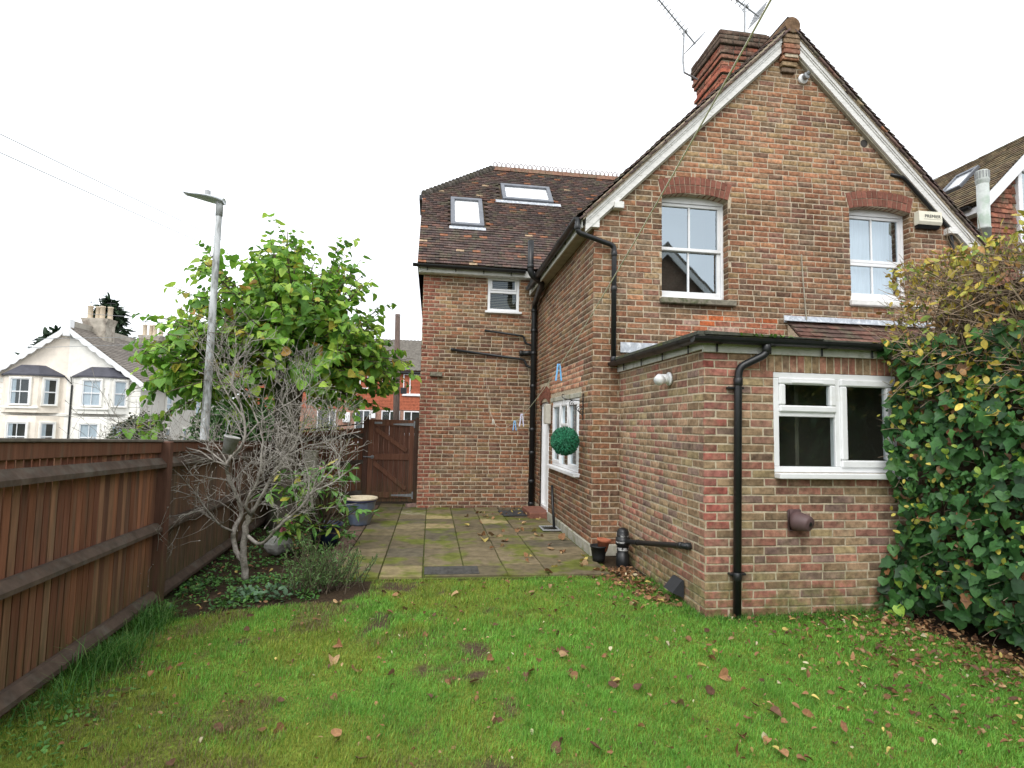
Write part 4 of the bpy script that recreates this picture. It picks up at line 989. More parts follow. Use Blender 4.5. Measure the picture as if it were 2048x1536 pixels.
while s < 7.75:
    c = np.array(pick(WB, [2, 2, 1.5, 1.2, 1.2, 1])) * (1 + rng.normal(0, .1))
    if s > 2.2: c = c * .55 + np.array((.11, .10, .075)) * .5
    w = .047; tilt = rng.normal(0, .002)
    m = MB(); a, b = FP(s, .02, -.008 + rng.normal(0, .0012)), FP(s + w, .02, -.006 + rng.normal(0, .0012)); t0 = 1.40 + rng.normal(0, .003)
    up = np.array((0, 0, t0)); th = fn*.006
    m.add([a - th*.9, b - th*.3, b + th*1.3, a + th*.1, a - th*.9 + up, b - th*.3 + up, b + th*1.3 + up, a + th*.1 + up], [(0,1,2,3), (4,5,6,7), (0,1,5,4), (1,2,6,5), (2,3,7,6), (3,0,4,7)], c)
    m.build('fence_board', M_wood, fence); s += .0775; k += 1
m = MB(); p, q = FP(-2.6, .70, -.085), FP(7.8, .70, -.085); m.bar(p, q, .006, 1.36, col=(.03, .02, .014)); m.build('gap_shade_sheet', M_wood, fence)  # near-black sheet added behind the boards to put shade into their gaps
posts = [-2.6, 2.06, 4.9, 7.75]
for ps in posts:
    m = MB(); m.obox(FP(ps, .70, .045), fd*.05, fn*.05, (0, 0, .79), .008, (.105, .05, .033)); m.build('fence_post', M_wood, fence)
for a, b in zip(posts[:-1], posts[1:]):
    a2, b2 = a + .052, b - .052
    for z, h in ((1.30, .085), (.73, .075), (.135, .08)):
        m = MB(); p, q = FP(a2, z, .035), FP(b2, z, .035)
        # arris rail, sloping top face
        m.prism([p + fn*.0 + (0, 0, h/2), p + fn*.045 - (0, 0, .01), p + fn*.045 - (0, 0, h/2), p - fn*.03 - (0, 0, h/2), p - fn*.03 + (0, 0, h/2)], q - p, (.085, .06, .045)); m.build('rail', M_rail, fence)
    m = MB(); p, q = FP(a2, 1.435, .015), FP(b2, 1.435, .015); m.bar(p, q, .03, .095, col=(.15, .065, .038)); m.build('fascia_rail', M_wood, fence)
    m = MB(); p, q = FP(a2, 1.494, .0), FP(b2, 1.494, .0); m.bar(p, q, .09, .022, col=(.15, .13, .11)); m.build('capping', M_rail, fence)
# gate end: short run turning to the gate
gp0, gp1 = np.array((-3.0, 11.25, -.2)), np.array((-1.336, 11.55, -.1))
fr = thing('fence_return', 'short dark brown board fence running from the tree to the gate post', 'fence', (-2.2, 11.4, -.15))
gd = (gp1 - gp0); gl = np.linalg.norm(gd[:2]); gd = gd / gl; gn = np.array((gd[1], -gd[0], 0)); n = int(gl / .1)
for i in range(n):
    p = gp0 + gd*(i + .5)*gl/n; m = MB(); c = np.array(pick(WB, [2, 2, 1, 1, 1, .5])) * .72
    m.obox(p + np.array((0, 0, .02 + .76)), gd*.049, gn*.008, (0, 0, .78 + (.06*i/n)), .002, c); m.build('fence_board', M_wood, fr)
for z in (.30, .90, 1.42):
    m = MB(); m.bar(gp0 + (0, 0, z) + gn*.035, gp1 + (0, 0, z + .05) + gn*.035, .05, .075, col=(.06, .045, .035)); m.build('rail', M_rail, fr)
m = MB(); m.bar(gp0 + (0, 0, 1.60), gp1 + (0, 0, 1.70), .07, .025, col=(.06, .05, .04)); m.build('capping', M_rail, fr)
GY = 11.55; GX0, GX1 = -1.237, -.337; GZ = .06
for nm, x, lab in (('gate_post', -1.29, 'dark brown rounded top timber post at the latch side of the gate'), ('gate_post', -.285, 'dark brown timber post fixed to the house wall at the gate hinges')):
    m = MB(); m.bbox((x - .05, GY - .05, 0), (x + .05, GY + .05, 1.70), .008, (.09, .045, .032)); m.tube([(x, GY - .045, 1.70), (x, GY + .045, 1.70)], .048, 12, (.09, .045, .032))
    o = m.build(nm, M_wood); tag(o, lab, 'post', 'gate posts')
gate = thing('garden_gate', 'dark brown ledged and braced wooden gate beside the brick wing', 'gate', (-.78, GY, GZ))
n = 9
for i in range(n):
    x0 = GX0 + (GX1-GX0)*i/n; m = MB(); m.bbox((x0 + .0015, GY - .01, GZ + .0), (x0 + (GX1-GX0)/n - .0015, GY + .008, 1.69), .003, np.array((.15,.066,.042))*(1 + rng.normal(0, .1))); m.build('gate_board', M_wood, gate)
gc = (.185, .082, .05)
for z0, z1 in ((1.565, 1.685), (.885, 1.01), (.14, .25)):
    m = MB(); m.bbox((GX0 + .0955, GY - .042, z0), (GX1 - .0955, GY - .0105, z1), .004, gc); m.build('ledge', M_wood, gate)
for x in (GX0, GX1 - .095): m = MB(); m.bbox((x, GY - .043, GZ), (x + .095, GY - .0105, 1.69), .004, gc); m.build('stile', M_wood, gate)
for z0, z1 in ((1.565, 1.01), (.885, .25)):
    m = MB(); m.bar((GX0 + .12, GY - .026, z0 - .06), (GX1 - .14, GY - .026, z1 + .06), .028, .085, up=(1, 0, 1), col=gc); m.build('brace', M_wood, gate)
for z in (1.60, .19): m = MB(); m.prism([(GX1 - .02, GY - .048, z - .03), (GX1 - .02, GY - .048, z + .03), (GX1 - .42, GY - .048, z + .012), (GX1 - .42, GY - .048, z - .012)], (0, .004, 0)); m.bbox((GX1 - .018, GY - .055, z - .07), (GX1 + .012, GY - .0445, z + .07), .003); m.build('strap_hinge', M_galv, gate)
m = MB(); m.tube([(GX0 + .09, GY - .045, .945), (GX0 + .09, GY - .062, .945)], .035, 14); m.tube([(GX0 - .08, GY - .066, .95), (GX0 + .12, GY - .066, .94)], .012, 8); m.build('latch', M_galv, gate)
m = MB(); m.bbox((GX0 + .11, GY - .052, 1.60), (GX0 + .26, GY - .0445, 1.645), .003); m.build('name_plate', M_galv, gate)

# ------------------------------------------------------------------ pots and small things on the patio
def pot(name, label, cat, c, prof, mat, extra=None):
    t = thing(name, label, cat, c); m = MB(); m.lathe(c, prof, 32, cap=False); m.build('pot_body', mat, t, smooth=True); return t
M_blue = pmat('blue_glaze', (.105, .135, .20), rough=.35, var=.3, ns=7, bump=.25, bs=40, spec=.5, coat=.3, col2=(.13, .12, .10), c2scale=3)
c = (-1.06, 9.12, .03)
big = pot('flower_pot', 'large blue glazed flower pot with cream rim on the patio', 'flower pot', c, [(.0, .005), (.15, .005), (.155, .03), (.180, .12), (.212, .24), (.232, .36), (.236, .395)], M_blue)
m = MB(); m.lathe(c, [(.234, .394), (.258, .398), (.264, .412), (.258, .428), (.235, .430), (.220, .405), (.205, .25), (.0, .22)], 32, cap=False); m.build('rim', pmat('cream_rim', (.52, .45, .32), rough=.5, var=.15), big, smooth=True)
m = MB(); m.lathe(c, [(.232, .372), (.252, .374), (.256, .392), (.232, .394)], 32, cap=False); m.build('rim_band', pmat('navy_band', (.02, .022, .07), rough=.35, var=.2, coat=.4), big, smooth=True)
M_pblack = pmat('black_pot_plastic', (.015, .016, .017), rough=.55, var=.2)
M_terra = pmat('terracotta', (.38, .125, .065), rough=.85, var=.2, ns=15)
c = (2.03, 6.62, .03)
t = pot('plant_pot', 'black plastic plant pot by the house corner holding a terracotta pot', 'plant pot', c, [(.0, .002), (.072, .002), (.078, .05), (.098, .165), (.104, .165), (.106, .185), (.097, .186), (.09, .12), (.0, .12)], M_pblack)
c2 = (2.07, 6.60, .155)
t = thing('plant_pot', 'small terracotta pot tilted inside the black plant pot', 'plant pot', c2)
m = MB(); m.lathe(c2, [(.0, .0), (.055, .0), (.072, .105), (.08, .105), (.084, .14), (.074, .141), (.06, .03), (.0, .03)], 24, (.12, 0, 1), cap=False); m.build('pot_body', M_terra, t, smooth=True)
# rain gully stand pipe, black taped
t = thing('gully_pipe', 'black gully pipe wrapped in silver tape at the house corner', 'pipe', (2.28, 6.48, 0))
m = MB(); m.lathe((2.28, 6.48, 0), [(.075, 0), (.08, .02), (.08, .14), (.068, .15), (.068, .24), (.085, .25), (.085, .33), (.072, .335), (.07, .40), (.055, .43), (.02, .445), (.0, .446)], 18, cap=False); m.build('pipe_body', M_black, t, smooth=True)
m = MB()
for z, h in ((.205, .035), (.285, .02), (.355, .018)): m.lathe((2.28, 6.48, z), [(.087 if z > .24 and z < .33 else .0725, -h/2), (.088 if z > .24 and z < .33 else .0735, h/2)], 18, cap=False)
m.build('tape', pmat('silver_tape', (.5, .5, .5), rough=.4, var=.5, ns=30, metal=.3, col2=(.03, .03, .03), c2scale=20, c2lo=.45, c2hi=.55), t, smooth=True)
# ------------------------------------------------------------------ hanging topiary ball on scroll bracket
t = thing('wall_bracket', 'black wrought iron scroll bracket on the side wall above the window', 'bracket', (XL, 7.38, 1.85)); Yb = 7.38
m = MB(); m.bbox((XL - .022, Yb - .012, 1.72), (XL - .012, Yb + .012, 2.08), .002); m.build('back_bar', M_black, t)
m = MB(); m.tube([(XL - .015, Yb, 1.97), (XL - .28, Yb, 2.0), (XL - .31, Yb, 2.03), (XL - .30, Yb, 2.06), (XL - .275, Yb, 2.05)], .006, 6); m.build('arm', M_black, t)
m = MB(); sp = [(XL - .05 - .055*(1 - k/26)*math.cos(k*.5) , Yb, 1.86 + .055*(1 - k/26)*math.sin(k*.5)) for k in range(26)]; m.tube([(XL - .02, Yb, 1.78)] + sp, .005, 5); m.tube([(XL - .20, Yb, 1.985)] + [(XL - .17 + .04*(1-k/22)*math.cos(k*.5 + 1), Yb, 1.935 + .04*(1-k/22)*math.sin(k*.5 + 1)) for k in range(22)], .005, 5); m.build('scroll', M_black, t)
bc = np.array((XL - .26, Yb, 1.43)); BR = .183
ball = thing('topiary_ball', 'round green artificial topiary ball hanging from the wall bracket', 'topiary ball', bc)
nb = 5200; d = rng.normal(size=(nb, 3)); d /= np.linalg.norm(d, axis=1)[:, None]
t1 = np.cross(d, rng.normal(size=(nb, 3))); t1 /= np.linalg.norm(t1, axis=1)[:, None]; t2 = np.cross(d, t1)
L_ = .014 + .006*rng.random(nb); base = bc + d*(BR - .022 + .026*rng.random(nb))[:, None]; tilt = d*(.5 + .5*rng.random(nb))[:, None]
P0 = base - t1*(L_*.4)[:, None]; P1 = base + t1*(L_*.4)[:, None]; P2 = base + t1*(L_*.2)[:, None] + (t2*.8 + tilt)*L_[:, None]; P3 = base - t1*(L_*.2)[:, None] + (t2*.8 + tilt)*L_[:, None]
V = np.stack([P0, P1, P2, P3], 1).reshape(-1, 3); F = np.arange(nb*4).reshape(-1, 4); C = np.repeat(np.array((.025, .17, .085))*(.6 + .8*rng.random((nb, 1))), 4, 0)
fast_mesh('foliage', V, F, C, pmat('topiary_plastic', attr=True, rough=.6, var=.2, bump=0), ball, kind='stuff')
m = MB(); m.lathe(bc, [(BR*.93*math.sin(a), -BR*.93*math.cos(a)) for a in np.linspace(.001, math.pi - .001, 16)], 24, cap=False); m.build('core', pmat('topiary_core', (.012, .07, .035), rough=.9), ball, smooth=True)
m = MB()
for k in range(3): a = k*2.1 + .4; m.tube([bc + (.09*math.cos(a), .09*math.sin(a), .155), (XL - .285, Yb, 2.025)], .002, 4)
m.build('hanger', M_grey, ball)
# ------------------------------------------------------------------ washing line and pegs
def line_z(y): return 1.60 + .0225*(y - 5.9)**2 + (.0035*(y-5.9)**3*(y > 5.9))*1.3
def line_p(y): return np.array((.44 + .0563*(y - .65), y, line_z(y)))
wl_ = MB(); wl_.tube([line_p(y) for y in np.linspace(-1.6, 10.93, 80)], .0015, 6); tag(wl_.build('washing_line', pmat('cord_rope', (.56, .52, .43), rough=.9, var=.2, bs=300)), 'pale cord washing line sagging from the brick wing across the garden', 'washing line')
m = MB(); m.tube([(1.02, 10.945, 2.37), (1.02, 10.90, 2.37), (1.02, 10.885, 2.34)], .008, 6); tag(m.build('line_hook', M_black), 'small dark iron hook holding the washing line on the wing wall', 'hook')
def peg(label, y, colr, s=1.):
    p = line_p(y); t = thing('clothes_peg', label, 'clothes peg', p, 'clothes pegs on the line'); mt = pmat('peg_%d' % int(y*10), colr, rough=.4, var=.1, bump=0)
    for sg in (-1, 1):
        m = MB(); m.bar(p + np.array((sg*.004, 0, .014*s)), p + np.array((sg*.012*s, .0, -.06*s)), .009*s, .006*s, up=(1, 0, 0), bev=.0015); m.build('prong', mt, t)
    m = MB(); m.tube([p + (-.010*s, 0, -.018*s), p + (.010*s, 0, -.018*s)], .0045*s, 8); m.build('spring', M_galv, t)
peg('bright blue clothes peg high on the line before the brick side wall', 2.35, (.16, .42, .75)); peg('pale lilac clothes peg on the washing line next to a blue one', 3.86, (.55, .52, .66), 1.2)
peg('small blue clothes peg lower on the line near the lilac one', 4.39, (.2, .42, .70), 1.05); peg('tiny cream clothes peg at the lowest end of the line', 7.65, (.72, .72, .62), 1.05)
# ------------------------------------------------------------------ neighbour's flue
t = thing('flue_pipe', 'tall pale grey flue pipe with slotted cap beside the house', 'flue pipe', (8.66, 7.6, 3))
m = MB(); m.lathe((8.66, 7.6, 3), [(.085, 0), (.085, 1.9), (.09, 1.9), (.09, 1.93), (.083, 1.94), (.083, 2.65)], 18, cap=True); m.build('pipe_body', pmat('flue_grey', (.50, .53, .50), rough=.45, var=.2, ns=8, col2=(.3, .36, .3), c2scale=4), t, smooth=True)
m = MB(); m.lathe((8.66, 7.6, 5.64), [(.083, 0), (.095, .06), (.095, .08), (.088, .085), (.088, .21), (.08, .225), (.0, .235)], 18, cap=False)
m.build('cap', MATS['flue_grey'], t)
m = MB()
for k in range(14): a = 2*math.pi*k/14; m.bbox((8.66 + .09*math.cos(a) - .006, 7.6 + .09*math.sin(a) - .006, 5.74), (8.66 + .09*math.cos(a) + .006, 7.6 + .09*math.sin(a) + .006, 5.85), .001)
m.build('slots', M_grey, t)
# ------------------------------------------------------------------ leaves
def template(right, mid):
    """leaf outline (right half) -> verts (x,y), triangles round a midrib point"""
    pts = [(0, mid)] + right + [(-x, y) for x, y in right[1:-1]][::-1]
    n = len(pts) - 1
    return np.array(pts, float), np.array([(0, 1 + k, 1 + (k+1) % n) for k in range(n)])
LIME = template([(0, 0), (.30, -.10), (.54, .14), (.54, .46), (.32, .76), (0, 1.0)], .40)
IVY = template([(0, 0), (.25, -.14), (.46, .03), (.38, .22), (.42, .46), (.22, .64), (0, 1.0)], .34)
OVAL = template([(0, 0), (.26, .25), (.30, .55), (.16, .85), (0, 1)], .5)
LONG = template([(0, 0), (.11, .2), (.17, .55), (.10, .85), (0, 1)], .5)
def leaves(T, pos, axis, nrm, size, col, fold=.25, curl=.15):
    """pos, axis (base to tip), nrm: (n,3); size (n,), col (n,3) -> V (n,k,3), tris, C (n,k,3)"""
    P, F = T; n = len(pos)
    a = axis / (np.linalg.norm(axis, axis=1)[:, None] + 1e-9)
    s = np.cross(a, nrm); s /= np.linalg.norm(s, axis=1)[:, None] + 1e-9; w = np.cross(s, a)
    fo = fold * (.4 + 1.2*rng.random(n)); cu = curl * rng.normal(.6, .7, n)
    x = P[None, :, 0] * (.85 + .3*rng.random((n, 1))); y = P[None, :, 1] * np.ones((n, 1))
    z = np.abs(x)*fo[:, None] - cu[:, None]*y*y + .05*(rng.random((n, len(P))) - .5)
    V = pos[:, None] + (s[:, None]*x[..., None] + a[:, None]*y[..., None] + w[:, None]*z[..., None])*size[:, None, None]
    C = col[:, None] * (.92 + .16*rng.random((n, len(P), 1)))
    return V, F, C
def leaf_parts(parent, sets, n_single, mat, name='leaf', mass='foliage', score=None):
    """sets: list of (V,F,C); nearest n_single leaves as objects, the rest one foliage mesh"""
    al = [(V[i], F, C[i]) for V, F, C in sets for i in range(len(V))]
    sc_ = np.array([score(v.mean(0)) if score else vis_score(v.mean(0)) for v, f, c in al])
    o = np.argsort(-sc_)
    for i in o[:n_single]:
        v, f, c = al[i]; m = MB(); m.raw(v, f, c); m.build(name, mat, parent)
    Vs, Fs, Cs, n0 = [], [], [], 0
    for i in o[n_single:]:
        v, f, c = al[i]; Vs.append(v); Fs.append(f + n0); Cs.append(c); n0 += len(v)
    if Vs: fast_mesh(mass, np.concatenate(Vs), np.concatenate(Fs), np.concatenate(Cs), mat, parent, kind='stuff')
def mixcol(pal, w, n, v=.15):
    pal = np.array(pal); w = np.array(w, float); i = rng.choice(len(pal), n, p=w/w.sum()); return np.clip(pal[i]*(1 + rng.normal(0, v, (n, 1))), .005, .9)
M_leaf = pmat('lime_leaf', attr=True, rough=.5, var=.18, ns=30, bump=.0, spec=.35, trans=.38)
M_ivy = pmat('ivy_leaf', attr=True, rough=.46, var=.25, ns=40, bump=.0, spec=.32, trans=.15)
M_dead = pmat('fallen_leaf', attr=True, rough=.7, var=.25, ns=60, bump=.0, spec=.2, trans=.15)
M_bark = pmat('lime_bark', (.10, .085, .065), rough=.95, var=.4, ns=14, bump=.8, bs=30, stretch=(1, 1, .35), col2=(.09, .11, .06), c2scale=3)
M_twig = pmat('shoot_bark', (.11, .085, .06), rough=.85, var=.3, ns=20, bump=.3)
def unit(v): v = np.asarray(v, float); return v / (np.linalg.norm(v) + 1e-12)
def curve_shoot(p, d, L, n, droop, wob):
    pts = [np.array(p, float)]; d = unit(d)
    for i in range(n):
        d = unit(d + np.array((0, 0, -droop/n)) + rng.normal(0, wob, 3)); pts.append(pts[-1] + d*L/n)
    return np.array(pts)
# ------------------------------------------------------------------ pollarded lime tree
HEAD = np.array((-2.52, 10.45, 2.55))
lime = thing('lime_tree', 'pollarded lime tree with broad green and yellowing leaves in the garden corner', 'tree', (-2.5, 10.4, -.2))
m = MB(); tp = np.array([(-2.50, 10.38, -.35), (-2.50, 10.38, .1), (-2.51, 10.40, .8), (-2.54, 10.42, 1.5), (-2.53, 10.44, 2.1), (-2.52, 10.45, 2.6), (-2.52, 10.45, 2.9)])
m.tube(tp, [.33, .25, .21, .205, .23, .33, .16], 18); m.build('trunk', M_bark, lime, smooth=True)
lv_p, lv_a, lv_n, lv_s = [], [], [], []; sh = MB(); limbs = []
def add_leaf_run(pts, t0, step, size):
    seg = np.linalg.norm(np.diff(pts, axis=0), axis=1); cum = np.concatenate([[0], np.cumsum(seg)]); L = cum[-1]; t = t0*L; side = 1
    while t < L:
        i = min(np.searchsorted(cum, t) - 1, len(seg) - 1); i = max(i, 0); f = (t - cum[i])/seg[i]; p = pts[i]*(1-f) + pts[i+1]*f; d = unit(pts[i+1] - pts[i])
        sd_ = unit(np.cross(d, (0, 0, 1)) + 1e-3)*side; a = unit(sd_*.9 + d*.55 + np.array((0, 0, -.45)) + rng.normal(0, .35, 3))
        out = unit((p - HEAD)*np.array((1, 1, .5)))
        nn = unit(np.array((0, 0, 1.0)) + out*1.1 + rng.normal(0, .42, 3))
        lv_p.append(p + a*.05); lv_a.append(a); lv_n.append(nn); lv_s.append(size*(.42 + .66*rng.random())*(1 - .25*t/L)); side = -side; t += step*(.7 + .6*rng.random())
for k in range(185):
    az = rng.random()*2*math.pi; el = math.asin(min(max(-.30 + 1.30*((k + rng.random())/185)**1.15, -.32), .99))
    d = np.array((math.cos(az)*math.cos(el), math.sin(az)*math.cos(el), math.sin(el)))
    Lx = 2.5 if d[0] < 0 else 1.95
    L = (math.hypot(Lx*math.hypot(d[0], d[1]), 2.6*max(d[2], 0)) + .0)*(.78 + .22*rng.random()) * (1 if d[2] < .75 else .92)
    if d[1] < -.2: L *= .8
    st = HEAD + d*.22 + rng.normal(0, .07, 3) + np.array((0, 0, .3*max(d[2], 0)*rng.random()))
    pts = curve_shoot(st, d + np.array((0, 0, .22)), L, 9, .42 if el < .6 else .1, .05)
    sh.tube(pts, np.linspace(.024, .005, len(pts)), 5)
    add_leaf_run(pts, .2, .064, .215)
    for q in range(rng.integers(3, 6)):
        i = rng.integers(3, 9); dd = unit(pts[i] - pts[i-1]) + rng.normal(0, .55, 3); sp = curve_shoot(pts[i], dd, L*(.12 + .18*rng.random()), 5, .3, .06); sh.tube(sp, np.linspace(.009, .003, len(sp)), 4); add_leaf_run(sp, .2, .072, .205)
sh.build('shoots', M_twig, lime, smooth=True, kind='stuff')
for k in range(7):
    az = k*.9 + .4; d = np.array((math.cos(az), math.sin(az), .55)); pts = curve_shoot(HEAD + d*.1 - (0, 0, .1), d, .95, 5, -.1, .06); m = MB(); m.tube(pts, np.linspace(.10, .035, len(pts)), 8); m.build('limb', M_bark, lime, smooth=True)
lp_ = np.array(lv_p); keep = ~((lp_[:, 0] < -2.55) & (lp_[:, 0] > -4.2) & (lp_[:, 1] < 8.95)); keep &= np.hypot(lp_[:, 0] + 3.2, lp_[:, 1] - 8.6) > .3
keep &= ~((lp_[:, 0] > -.42) & (lp_[:, 1] > 10.8))
la, ln_, ls = (np.array(x)[keep] for x in (lv_a, lv_n, lv_s)); lp_ = lp_[keep]
hgt = (lp_[:, 2] - 2.2)/3.0; outer = np.linalg.norm((lp_ - HEAD)/np.array((2.7, 2.7, 2.6)), axis=1)
lc = mixcol([(.15, .32, .04), (.24, .44, .058), (.37, .53, .08), (.09, .21, .034), (.44, .38, .06), (.42, .24, .05)], [3, 3.2, 2.6, 1.5, .4, .12], len(lp_), .14)
leaf_parts(lime, [leaves(LIME, lp_, la, ln_, ls*.92, lc, .42, .42)], 300, M_leaf)
# ------------------------------------------------------------------ bare magnolia
M_mag = pmat('magnolia_bark', (.31, .285, .25), rough=.8, var=.35, ns=25, bump=.4, bs=80, col2=(.13, .12, .09), c2scale=8)
MAG = {'main': [(-1.855, 6.26, -.02), (-1.882, 6.26, .172), (-1.887, 6.24, .292), (-1.869, 6.22, .528), (-1.821, 6.2, .648)],
'left': [(-1.887, 6.26, .172), (-1.976, 6.3, .264), (-2.027, 6.35, .455), (-1.978, 6.4, .616), (-2.011, 6.4, .77), (-2.096, 6.35, .981), (-2.12, 6.3, 1.156), (-2.061, 6.3, 1.258), (-1.956, 6.3, 1.414), (-1.987, 6.3, 1.706), (-2.099, 6.3, 1.963), (-2.109, 6.3, 2.153)],
'mid': [(-1.821, 6.2, .648), (-1.691, 6.15, .887), (-1.591, 6.1, 1.092), (-1.486, 6.1, 1.243), (-1.381, 6.1, 1.412), (-1.339, 6.1, 1.548)],
'mid2': [(-1.821, 6.2, .648), (-1.845, 6.1, .778), (-1.717, 6.0, 1.019), (-1.671, 5.95, 1.299), (-1.684, 5.9, 1.543), (-1.804, 5.9, 1.784)],
'right': [(-1.865, 6.25, .44), (-1.655, 6.0, .39), (-1.453, 5.9, .599), (-1.238, 5.8, .788), (-1.127, 5.75, .937), (-.953, 5.7, 1.022), (-.849, 5.7, 1.101)],
'right2': [(-1.238, 5.8, .788), (-1.182, 5.85, 1.005), (-1.249, 5.9, 1.225), (-1.307, 5.9, 1.469)],
'right3': [(-1.127, 5.75, .937), (-.959, 5.7, 1.147), (-.871, 5.7, 1.259), (-.969, 5.7, 1.4)],
'low': [(-2.027, 6.35, .447), (-2.133, 6.2, .566), (-2.231, 6.1, .746), (-2.285, 6.0, .88)],
'low2': [(-2.23, 6.1, .729), (-2.401, 6.0, .681), (-2.532, 5.9, .62), (-2.663, 5.9, .636)],
'lefttop': [(-2.087, 6.3, 1.139), (-2.199, 6.2, 1.195), (-2.362, 6.2, 1.294), (-2.589, 6.1, 1.361), (-2.742, 6.0, 1.394)],
'lt2': [(-2.12, 6.3, 1.156), (-2.395, 6.5, 1.296), (-2.685, 6.6, 1.34), (-2.924, 6.6, 1.46)],
'up': [(-1.956, 6.3, 1.414), (-1.879, 6.4, 1.57), (-1.701, 6.4, 1.714), (-1.471, 6.4, 1.88), (-1.342, 6.4, 2.045)],
'up2': [(-1.985, 6.3, 1.654), (-2.178, 6.4, 1.896), (-2.287, 6.4, 2.086), (-2.33, 6.4, 2.261)],
'r4': [(-1.486, 6.1, 1.243), (-1.319, 6.2, 1.358), (-1.106, 6.2, 1.413), (-.908, 6.2, 1.503)]}
mag = thing('magnolia_shrub', 'bare grey branched magnolia shrub with fine twigs in the border', 'shrub', (-1.86, 6.26, 0))
R0 = {'main': (.036, .029), 'left': (.027, .009), 'mid': (.020, .0075), 'mid2': (.016, .006), 'right': (.019, .007), 'low': (.012, .006)}
def smooth_path(P, n=4):
    P = np.array(P, float); out = []
    Q = np.vstack([2*P[0] - P[1], P, 2*P[-1] - P[-2]])
    for i in range(1, len(Q) - 2):
        for t in np.linspace(0, 1, n, endpoint=False):
            a, b, c_, d_ = Q[i-1], Q[i], Q[i+1], Q[i+2]; out.append(.5*((2*b) + (c_-a)*t + (2*a-5*b+4*c_-d_)*t*t + (3*b-a-3*c_+d_)*t**3))
    return np.array(out + [P[-1]])
tw = MB()
def twig(p, d, L, r, depth):
    if p[0] > -.86: L = L*.45
    n = max(3, int(L/.06)); pts = [p]; dd = unit(d)
    for i in range(n):
        dd = unit(dd + rng.normal(0, .16, 3) + np.array((0, 0, .05))); pts.append(pts[-1] + dd*L/n)
    pts = np.array(pts); tw.tube(pts, np.linspace(r, max(r*.55, .0016), len(pts)), 4 if r < .005 else 5, cap=False)
    if depth > 0:
        for q in range(int(L/.085)):
            i = rng.integers(1, len(pts)); sd_ = unit(np.cross(pts[i]-pts[i-1], rng.normal(0, 1, 3))); twig(pts[i], unit(pts[i]-pts[i-1])*.75 + sd_*.85 + np.array((0, 0, .15)), L*(.3 + .38*rng.random()), r*.62, depth - 1)
    else: tw.tube([pts[-1], pts[-1] + dd*.012, pts[-1] + dd*.024], [.0022, .0042, .0008], 5, (1.5, 1.4, 1.2))
for k, P in MAG.items():
    pts = smooth_path(P); a, b = R0.get(k, (.009, .0042)); m = MB(); m.tube(pts + rng.normal(0, .004, pts.shape), np.linspace(a, b, len(pts)), 9); m.build('trunk' if k == 'main' else 'branch', M_mag, mag, smooth=True)
    if k == 'main': continue
    Lb = np.linalg.norm(np.diff(pts, axis=0), axis=1).sum()
    for q in range(int(Lb/.085)):
        i = int(len(pts)*(.25 + .75*rng.random())); i = min(max(i, 1), len(pts) - 1); d = unit(pts[i]-pts[i-1]); sd_ = unit(np.cross(d, rng.normal(0, 1, 3)))
        twig(pts[i], d*.7 + sd_*.9 + np.array((0, 0, .12)), .26 + .34*rng.random(), max(b*.6, .003), 2)
    twig(pts[-1], pts[-1]-pts[-2], .4, b*.8, 2)
tw.build('twigs', M_mag, mag, kind='stuff')
# ------------------------------------------------------------------ rhododendron in blue pot
rh = thing('rhododendron', 'evergreen rhododendron with yellowing leaf whorls and pink blooms', 'shrub', (-1.38, 7.75, .25))
rp, ra, rn, rs = [], [], [], []; st = MB(); fl_ = []
for k in range(46):
    c = np.array((-1.42, 7.55, .52)) + rng.normal(0, 1, 3)*np.array((.27, .25, .22)); 
    if k > 32: c = np.array((-1.75, 7.3, .85)) + rng.normal(0, 1, 3)*np.array((.25, .15, .12))
    if k > 40: c = np.array((-1.05, 7.2, .92)) + rng.normal(0, 1, 3)*.10
    b0 = np.array((-1.38, 7.75, .22)); st.tube([b0, (b0 + c)/2 + rng.normal(0, .05, 3), c], [.012, .008, .004], 5)
    for q in range(rng.integers(7, 11)):
        a = q*2*math.pi/9 + rng.random(); d = np.array((math.cos(a), math.sin(a), rng.normal(-.1, .35))); rp.append(c + d*.01); ra.append(d); rn.append(unit(np.array((0, 0, 1)) + rng.normal(0, .3, 3))); rs.append(.11 + .075*rng.random())
    if k in (3, 11, 41): fl_.append(c + np.array((0, 0, .05)))
st.build('stems', M_twig, rh, kind='stuff')
leaf_parts(rh, [leaves(LONG, np.array(rp), np.array(ra), np.array(rn), np.array(rs), mixcol([(.08, .20, .035), (.12, .27, .05), (.20, .32, .05), (.42, .38, .06)], [3, 3, 2.4, 1], len(rp)), .25, .3)], 120, M_ivy)
M_pink = pmat('pink_petal', (.62, .22, .27), rough=.6, var=.2, bump=0, trans=.3)
for c in fl_:
    n = 12; d = rng.normal(size=(n, 3)); d[:, 2] = np.abs(d[:, 2]); V, F, C = leaves(OVAL, np.tile(c, (n, 1)), d, rng.normal(size=(n, 3)), np.full(n, .05), np.ones((n, 3))); m = MB()
    for i in range(n): m.raw(V[i], F, C[i])
    m.build('blossom', M_pink, rh)
c = (-1.36, 7.9, -.02); t = pot('flower_pot', 'dark blue glazed pot under the rhododendron in the border', 'flower pot', c, [(0, .005), (.15, .005), (.19, .15), (.21, .26), (.225, .26), (.225, .29), (.20, .29), (.19, .2), (0, .2)], pmat('dark_blue_glaze', (.018, .03, .075), rough=.3, var=.2, coat=.5))
